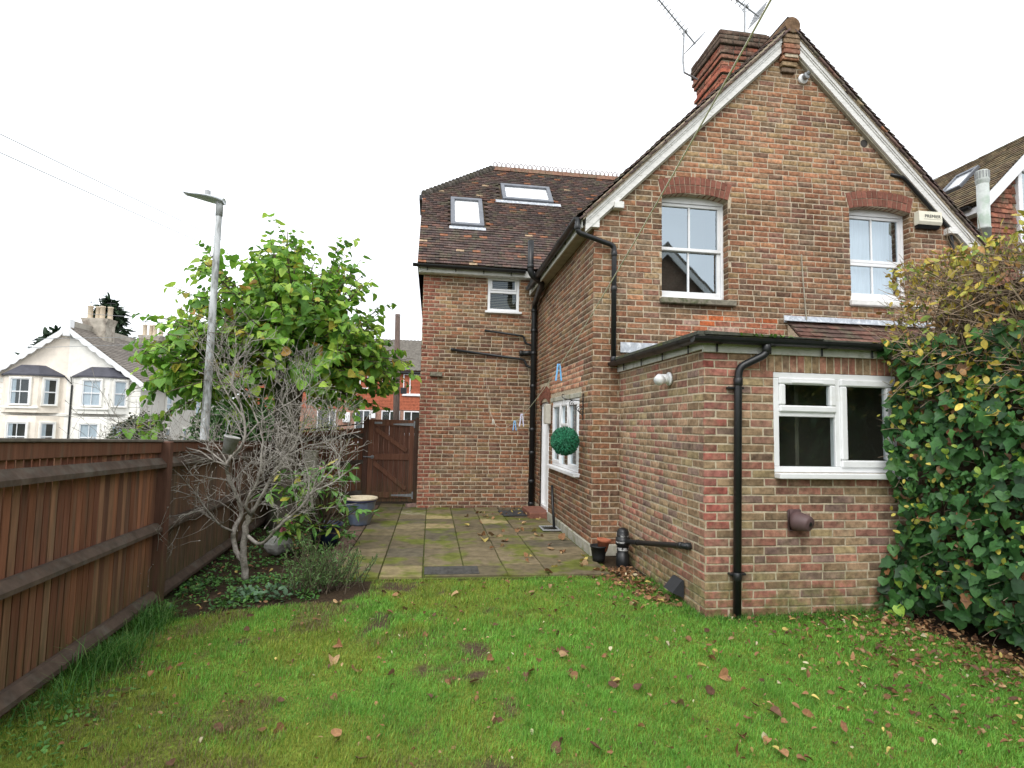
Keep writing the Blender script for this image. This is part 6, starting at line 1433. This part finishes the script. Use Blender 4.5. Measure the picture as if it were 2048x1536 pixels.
for bx_, cur in ((-23.55, False), (-19.75, True)):
    for fl0, fl1, wz0, wz1, br in ((1.8, 4.05, 2.25, 3.78, 1), (VG, 1.62, -.40, 1.20, 0)):
        xa, xb = bx_ - .85, bx_ + .75; xr = bx_ + 1.55; yb = VY - .75; mt = M_crw if cur else M_cream
        m = MB(); m.add([(xa - .8, VY, fl0), (xa, yb, fl0), (xb, yb, fl0), (xr, VY, fl0), (xa - .8, VY, fl1), (xa, yb, fl1), (xb, yb, fl1), (xr, VY, fl1)], [(0, 1, 5, 4), (1, 2, 6, 5), (2, 3, 7, 6), (4, 5, 6, 7)]); m.build('bay', mt, villa)
        villa_window(villa, ((xa+xb)/2 - .1, yb - .005, 0), (1, 0, 0), 1.0, wz0, wz1, True, cur)
        u = unit((xr - xb, .75, 0)); villa_window(villa, ((xb+xr)/2 + u[1]*.01, VY - .38, 0), u, .62, wz0, wz1, False, cur)
        m = MB(); m.bbox((xa - .3, yb - .10, wz0 - .22), (xb + .1, yb + .0, wz0 - .09), .02); m.build('bay_sill', M_crw, villa)
    m = MB(); z0, z1 = 4.05, 4.62; A = [(bx_ - 1.75, VY, z0), (bx_ - .95, yb - .12, z0), (bx_ + .85, yb - .12, z0), (bx_ + 1.7, VY, z0)]; Bq = [(bx_ - .75, VY, z1), (bx_ - .55, VY - .25, z1), (bx_ + .35, VY - .25, z1), (bx_ + .6, VY, z1)]
    m.add(A + Bq, [(0, 1, 5, 4), (1, 2, 6, 5), (2, 3, 7, 6), (4, 5, 6, 7)]); m.add([(p[0], p[1], p[2] - .09) for p in A] + A, [(0, 1, 5, 4), (1, 2, 6, 5), (2, 3, 7, 6), (0, 1, 2, 3)]); m.build('bay_roof', M_slate, villa)
for y_, z0, z1, w in ((40.6, 1.95, 3.2, .75), (45.3, 1.95, 3.2, .75), (40.6, -.2, .9, .6), (43.3, -.2, .9, .6)): villa_window(villa, (VX1 + .005, y_, 0), (0, 1, 0), w, z0, z1, False, True)
m = MB(); m.tube([(VX1 + .1, 46.4, VG), (VX1 + .1, 46.4, 3.6)], .06, 8); m.build('downpipe', M_black, villa)
m = MB(); m.tube([(VXA + .35, VY - .1, VG), (VXA + .35, VY - .1, 3.5)], .05, 8); m.build('downpipe', M_black, villa)
m = MB(); m.tube([(bx_ - 1.75, VY - .1, 4.0), (VXA + .35, VY - .12, 3.55), (-23.55 + 1.7, VY - .1, 4.0)], .04, 6); m.build('bay_drain', M_black, villa)
M_chr = pmat('chimney_render', (.40, .36, .30), rough=.95, var=.3, ns=2.5, bump=.2, col2=(.2, .17, .14), c2scale=1.2)
for y_, sc_c in ((39.5, 1.), (46.5, .9)):
    m = MB(); m.prism([(VXA - .5, y_ - .55, VZA - .3), (VXA + .85, y_ - .55, VZA - .6), (VXA + .85, y_ - .55, VZA + .6), (VXA + 1.0, y_ - .55, VZA + 1.0), (VXA - .65, y_ - .55, VZA + 1.0), (VXA - .5, y_ - .55, VZA + .6)], (0, 1.1, 0)); m.build('chimney', M_chr, villa)
    for q in range(4): m = MB(); c = (VXA - .35 + .36*q, y_ - .1 + .2*(q % 2), VZA + 1.0); m.lathe(c, [(.17, 0), (.15, .1), (.14, .75), (.165, .78), (.165, .85), (.10, .85)], 12, cap=False); m.build('chimney_pot', pmat('pot_clay_%d_%d' % (int(y_), q), (.55, .46, .34), rough=.8, var=.15), villa, smooth=True)
    for q in (0, 3): m = MB(); c = np.array((VXA - .35 + .36*q, y_ - .1 + .2*(q % 2), VZA + 1.85)); m.tube([c, c + (0, 0, .3)], .02, 5); m.tube([c + (-.25, 0, .25), c + (.25, 0, .25)], .025, 5); m.build('cowl', M_black, villa)
# ------------------------------------------------------------------ red terrace
TY = 38.0
ter = thing('red_terrace', 'row of red tile hung terraced houses with grey tiled roof beyond the gate', 'house', (-4, 41, 0))
m = MB(); m.box((-12, TY + .02, -.5), (3, TY + .3, 5.0), (.30, .17, .13)); m.build('brick_storey', pmat('terrace_brick', (.33, .19, .14), rough=.9, var=.35, ns=9, bump=.2), ter)
m = MB()
for k in range(27): z0 = 2.50 + k*.1; m.prism([(-12, TY + .02, z0), (-12, TY - .035, z0), (-12, TY - .022, z0 + .1), (-12, TY + .02, z0 + .1)], (15, 0, 0), np.array((.36, .105, .055))*(1 + rng.normal(0, .1)))
m.build('tile_hanging', pmat('hung_tile', attr=True, rough=.85, var=.3, ns=7, bump=.2), ter, kind='stuff')
# pantiled roof slope, rolls as real relief
xs = np.linspace(-12, 3, 15*28); rows = 26; Vr, Fr, Cr = [], [], []
for k in range(rows):
    for e in (0, 1):
        t = (k + e*1.02)/rows; y = TY - .35 + 4.6*t; z = 5.05 + 2.75*t + (.06 if e == 0 else .0)
        Vr.append(np.stack([xs, np.full_like(xs, y), z + .035*np.abs(np.sin(xs*math.pi/.26))], -1))
nx = len(xs); Vr = np.concatenate(Vr); I = np.arange(nx - 1)
for k in range(rows): a = (2*k)*nx + I; Fr.append(np.stack([a, a+1, a+nx+1, a+nx], -1))
for k in range(rows - 1): a = (2*k+1)*nx + I; Fr.append(np.stack([a, a+1, a+nx+1, a+nx], -1))
fast_mesh('roof', Vr, np.concatenate(Fr), np.tile(np.array((.155, .14, .12)), (len(Vr), 1)), pmat('pantile_grey', attr=True, rough=.9, var=.35, ns=5, bump=.2), ter)
m = MB(); m.bbox((-12, TY - .36, 4.93), (3, TY - .28, 5.05), .01); m.bbox((-12, TY - .27, 4.9), (3, TY - .02, 4.93), .01); m.build('gutter', M_black, ter)
def ter_window(x0, x1, z0, z1, bars, blind_or_dark_room):
    fr = ((0, TY - .03, 0), (1, 0, 0), (0, 0, 1), (0, -1, 0)); m = MB(); rect_frame(m, *fr, x0, x1, z0, z1, .07, -.05, .04, .01)
    for u in bars: m.obox((u, TY - .025, (z0+z1)/2), (.035, 0, 0), (0, .04, 0), (0, 0, (z1-z0)/2 - .071), .008)
    wd = m.build('window', M_white, ter); us = [x0 + .05, *bars, x1 - .05]
    for a, b in zip(us[:-1], us[1:]): pane(wd, fr, a + .02, b - .02, z0 + .07, z1 - .07, -.01, G_low)
    m = MB(); quad(m, *fr, x0, x1, z0, z1, -.045); m.build('room_dark', M_net if blind_or_dark_room == 2 else M_roomdark, wd)
    if blind_or_dark_room == 1:
        n = int((x1-x0)/.11)
        for i in range(n): m = MB(); m.obox((x0 + .08 + i*.11, TY + .008, (z0+z1)/2), (.022, .004, 0), (-.0005, .001, 0), (0, 0, (z1-z0)/2 - .08), .0005); m.build('blind_slat', M_white, wd)
    m = MB(); m.bbox((x0 - .05, TY - .14, z0 - .09), (x1 + .05, TY - .04, z0 - .003), .01); m.build('sill', M_white, wd)
ter_window(-7.3, -5.75, 3.55, 4.95, [-6.6], 1); ter_window(-5.25, -4.22, 3.82, 4.85, [-4.75], 2); ter_window(-3.32, -2.42, 3.82, 4.85, [-2.65], 2); ter_window(-1.95, -.55, 3.52, 4.9, [-1.5], 1)
ter_window(-7.4, -6.2, .6, 2.42, [-6.6], 0); ter_window(-5.0, -4.0, .3, 2.42, [-4.45], 0); ter_window(-3.3, -2.1, .9, 2.42, [-2.75], 0); ter_window(-1.85, -.5, .9, 2.42, [-1.35], 0)
m = MB(); m.bbox((-3.95, TY - .2, 1.9), (-3.68, TY + .01, 2.4), .02); m.build('meter_box', M_white, ter)
m = MB(); m.bbox((-5.75, TY - .2, 1.6), (-5.3, TY + .01, 2.25), .02); m.build('meter_box', M_white, ter)
# ------------------------------------------------------------------ tile-hung neighbour on the right
NXE, NYF, NXA, NZE, NZA = 10.0, 8.83, 11.55, 6.03, 7.58
nb_ = thing('tile_hung_house', 'neighbouring house with red tile hung gable and white bargeboard beyond the hedge', 'house', (11.5, 11, 0))
m = MB(); m.add([(NXE + .18, NYF + .1, 0), (2*NXA - NXE - .18, NYF + .1, 0), (2*NXA - NXE - .18, NYF + .1, NZE), (NXA, NYF + .1, NZA - .1), (NXE + .18, NYF + .1, NZE)], [(0, 1, 2, 3, 4)]); m.add([(NXE + .18, NYF + .1, 0), (NXE + .18, 15, 0), (NXE + .18, 15, NZE), (NXE + .18, NYF + .1, NZE)], [(0, 1, 2, 3)]); ngw = m.build('gable_wall', M_mortar, nb_)
HTP = lambda a, b: np.array(pick([(.25,.10,.065), (.20,.085,.06), (.29,.125,.08), (.16,.075,.055)], [3, 3, 2, 1]))*(1 + rng.normal(0, .1))
nwin = (10.86, 12.2, 4.6, 6.72)
def kp(u, v, p): return (p[2] < NZE + (p[0] - NXE)*1.0 - .12) and not (nwin[0] - .08 < p[0] < nwin[1] + .08 and nwin[2] - .1 < p[2] < nwin[3] + .08)
tile_parts(ngw, tiles((NXE + .18, NYF + .08, 3.4), (1, 0, 0), (0, 0, 1), (0, -1, 0), 2.7, 3.6, kp, HTP), 150, 'hung_tile')
tile_parts(ngw, tiles((NXE + .16, NYF + .1, 3.4), (0, 1, 0), (0, 0, 1), (-1, 0, 0), 3.5, 2.5, lambda u, v, p: True, HTP), 100, 'hung_tile')
m = MB(); m.add([(NXE - .1, NYF - .05, NZE - .1), (NXE - .1, 15, NZE - .1), (NXA, 15, NZA), (NXA, NYF - .05, NZA), (2*NXA - NXE + .1, 15, NZE - .1), (2*NXA - NXE + .1, NYF - .05, NZE - .1)], [(0, 1, 2, 3), (2, 3, 5, 4)], (.1, .08, .05)); nr_ = m.build('roof', M_tile, nb_)
s2 = 1/math.sqrt(2); NSKY = (9.75, 10.25, 10.62, 11.10)
NTP = lambda a, b: np.array(pick([(.17,.13,.075), (.14,.10,.065), (.20,.15,.09), (.12,.09,.06)], [3, 3, 2, 1]))*(1 + rng.normal(0, .1))
tile_parts(nr_, tiles((NXE - .1, NYF - .08, NZE - .1), (0, 1, 0), (s2, 0, s2), (-s2, 0, s2), 6.2, 1.65*1.414, lambda u, v, p: not (NSKY[0] < p[1] < NSKY[1] and NSKY[2] < p[0] < NSKY[3]), NTP), 200)
P = lambda x, y, n: np.array((x, y, NZE + (x - NXE))) + np.array((-s2, 0, s2))*n
m = MB(); fw = .05; xa, xb, ya, yb_ = NSKY[2], NSKY[3], NSKY[0], NSKY[1]
for (x0, x1, y0, y1) in ((xa, xb, ya, ya+fw), (xa, xb, yb_-fw, yb_), (xa, xa+fw, ya+fw, yb_-fw), (xb-fw, xb, ya+fw, yb_-fw)): m.obox(P((x0+x1)/2, (y0+y1)/2, .04), np.array((1, 0, 1))*(x1-x0)/2, np.array((0, 1, 0))*(y1-y0)/2, np.array((-s2, 0, s2))*.05, .006)
sk = m.build('skylight', MATS['skylight_cladding0'], nb_); m = MB(); m.add([P(xa+fw, ya+fw, .05), P(xb-fw, ya+fw, .05), P(xb-fw, yb_-fw, .05), P(xa+fw, yb_-fw, .05)], [(0, 1, 2, 3)]); m.build('pane', MATS['skylight_pane0'], sk)
for sg in (1, -1):
    e = NXA - sg*(NXA - NXE + .1); m = MB(); m.prism([(e, NYF - .07, NZE - .13), (NXA, NYF - .07, NZA - .03), (NXA, NYF - .07, NZA - .29), (e, NYF - .07, NZE - .39)], (0, .03, 0)); m.build('bargeboard', M_white, nb_)
m = MB(); m.bbox((NXE - .06, NYF, NZE - .28), (NXE + .16, 14, NZE - .16), .005); m.build('fascia', M_white, nb_); gutter(nb_, (NXE - .12, NYF + .1, NZE - .13), (NXE - .12, 14, NZE - .13), 4, .05, (1, 0, 0))
pipe(nb_, [(NXE - .12, 9.2, NZE - .15), (NXE - .12, 9.2, NZE - .35), (NXE + .1, 9.25, NZE - .6), (NXE + .1, 9.25, 3)], .035)
fr = ((0, NYF + .06, 0), (1, 0, 0), (0, 0, 1), (0, -1, 0)); m = MB(); rect_frame(m, *fr, *nwin, .09, -.04, .05, .008); m.obox((11.5, NYF + .06, 5.66), (.04, 0, 0), (0, .04, 0), (0, 0, .95), .008); wd = m.build('window', M_white, nb_); pane(wd, fr, nwin[0]+.09, 11.46, nwin[2]+.09, nwin[3]-.09, 0, G_up); pane(wd, fr, 11.54, nwin[1]-.09, nwin[2]+.09, nwin[3]-.09, 0, G_up)
# ------------------------------------------------------------------ shrubs and trees beyond the fence
def leafy(name, label, cat, c, rad, n, T, s0, s1, pal, w, mat, trunk=None, hollow=.3, group=None):
    c = np.asarray(c, float); g0 = float(ground_z(c[0], c[1])); t = thing(name, label, cat, (c[0], c[1], g0), group)
    d = rng.normal(size=(n, 3)); d /= np.linalg.norm(d, axis=1)[:, None]; bump = 1 + .22*(fbm(d[:, 0]*3 + c[0], d[:, 1]*3 + d[:, 2]*2, 7) - .5)*2
    p = c + d*np.asarray(rad)*(hollow + (1-hollow)*rng.random(n)**.6)[:, None]*bump[:, None]; p = p[p[:, 2] > g0 + .03]; n = len(p)
    V, F, C = leaves(T, p, rng.normal(0, 1, (n, 3)) + d[:n]*.0, (p - c)/np.asarray(rad) + rng.normal(0, .5, (n, 3)) + np.array((0, 0, .5)), s0 + (s1-s0)*rng.random(n), mixcol(pal, w, n), .2, .2); k = V.shape[1]
    fast_mesh('crown', V.reshape(-1, 3), (F[None] + k*np.arange(n)[:, None, None]).reshape(-1, 3), C.reshape(-1, 3), mat, t, kind='stuff')
    m = MB(); m.tube([(c[0], c[1], g0 - .1), (c[0] + .03, c[1], (g0 + c[2])/2), c + np.array((.02, 0, .3*rad[2]))], [trunk or .06, (trunk or .06)*.8, .02], 8); m.build('trunk', M_bark, t, smooth=True); return t
leafy('clipped_shrub', 'rounded dark olive shrub in front of the cream villa', 'shrub', (-6.65, 14, .75), (.62, .6, 1.0), 9000, OVAL, .05, .085, [(.05, .07, .03), (.08, .095, .04), (.11, .10, .045), (.04, .055, .028)], [3, 2, 1, 2], M_ivy)
leafy('garden_hedge', 'low yellow green hedge showing over the fence beside the gate', 'hedge', (-2.9, 14.5, .75), (1.1, .5, .95), 5000, OVAL, .05, .09, [(.16, .20, .03), (.22, .25, .04), (.10, .15, .03)], [2, 2, 2], M_leaf)
leafy('street_shrub', 'dark green leafy shrub behind the lime trunk by the villa', 'shrub', (-4.9, 15.5, 1.0), (1.3, .8, 1.35), 8000, OVAL, .09, .15, [(.045, .11, .028), (.07, .16, .035), (.035, .08, .02)], [2, 2, 1], M_leaf)
def conifer(label, x, y, z0, h, r):
    g0 = float(ground_z(x, y)); t = thing('conifer', label, 'tree', (x, y, g0), 'conifers behind the villa'); m = MB(); m.tube([(x, y, g0 - .2), (x, y, z0 + h)], [.22, .03], 8); m.build('trunk', M_bark, t); P, A, Nn, S = [], [], [], []
    for k in range(int(h*14)):
        z = z0 + h*rng.random()**.8; rr = r*(1 - (z - z0)/h)**.8 + .15; a = rng.random()*2*math.pi; d = np.array((math.cos(a), math.sin(a), -.25))
        for q in range(16): f = rng.random(); P.append(np.array((x, y, z)) + d*rr*f); A.append(unit(d + rng.normal(0, .6, 3))); Nn.append(np.array((0, 0, 1)) + rng.normal(0, .4, 3)); S.append(.22 + .25*rng.random())
    n = len(P); V, F, C = leaves(LONG, np.array(P), np.array(A), np.array(Nn), np.array(S)*2.2, mixcol([(.03, .055, .03), (.045, .075, .04)], [1, 1], n), .1, .1); V = V*1; k = V.shape[1]
    fast_mesh('crown', V.reshape(-1, 3), (F[None] + k*np.arange(n)[:, None, None]).reshape(-1, 3), C.reshape(-1, 3), M_ivy, t, kind='stuff')
conifer('dark conifer rising behind the cream villa chimney', -26.6, 50, 3.0, 8.4, 3.0); conifer('dark conifer branches showing left of the villa gable apex', -30.5, 50, 2.5, 6.0, 3.4)

# ------------------------------------------------------------------ house behind the viewer (mirrored in the upper sash)
bh = thing('brick_gable_house', 'brown brick gabled house seen mirrored in the upper sash window', 'house', (8.2, -7, 0))
m = MB(); m.add([(4.6, -4.6, 0), (11.8, -4.6, 0), (11.8, -4.6, 4.6), (8.2, -4.6, 8.1), (4.6, -4.6, 4.6)], [(0, 1, 2, 3, 4)], (.2, .13, .09)); m.add([(4.6, -4.6, 0), (4.6, -11, 0), (4.6, -11, 4.6), (4.6, -4.6, 4.6)], [(0, 1, 2, 3)], (.2, .13, .09)); m.build('wall', M_brick, bh)
m = MB(); m.prism([(4.3, -4.4, 4.35), (8.2, -4.4, 8.15), (12.1, -4.4, 4.35), (12.1, -4.4, 4.47), (8.2, -4.4, 8.3), (4.3, -4.4, 4.47)], (0, -6.6, 0), (.13, .11, .08)); m.build('roof', M_tile, bh)
for sg in (-1, 1): m = MB(); m.prism([(8.2, -4.35, 8.12), (8.2 + sg*3.9, -4.35, 4.33), (8.2 + sg*3.9, -4.35, 4.05), (8.2, -4.35, 7.84)], (0, -.04, 0)); m.build('bargeboard', M_paint, bh)
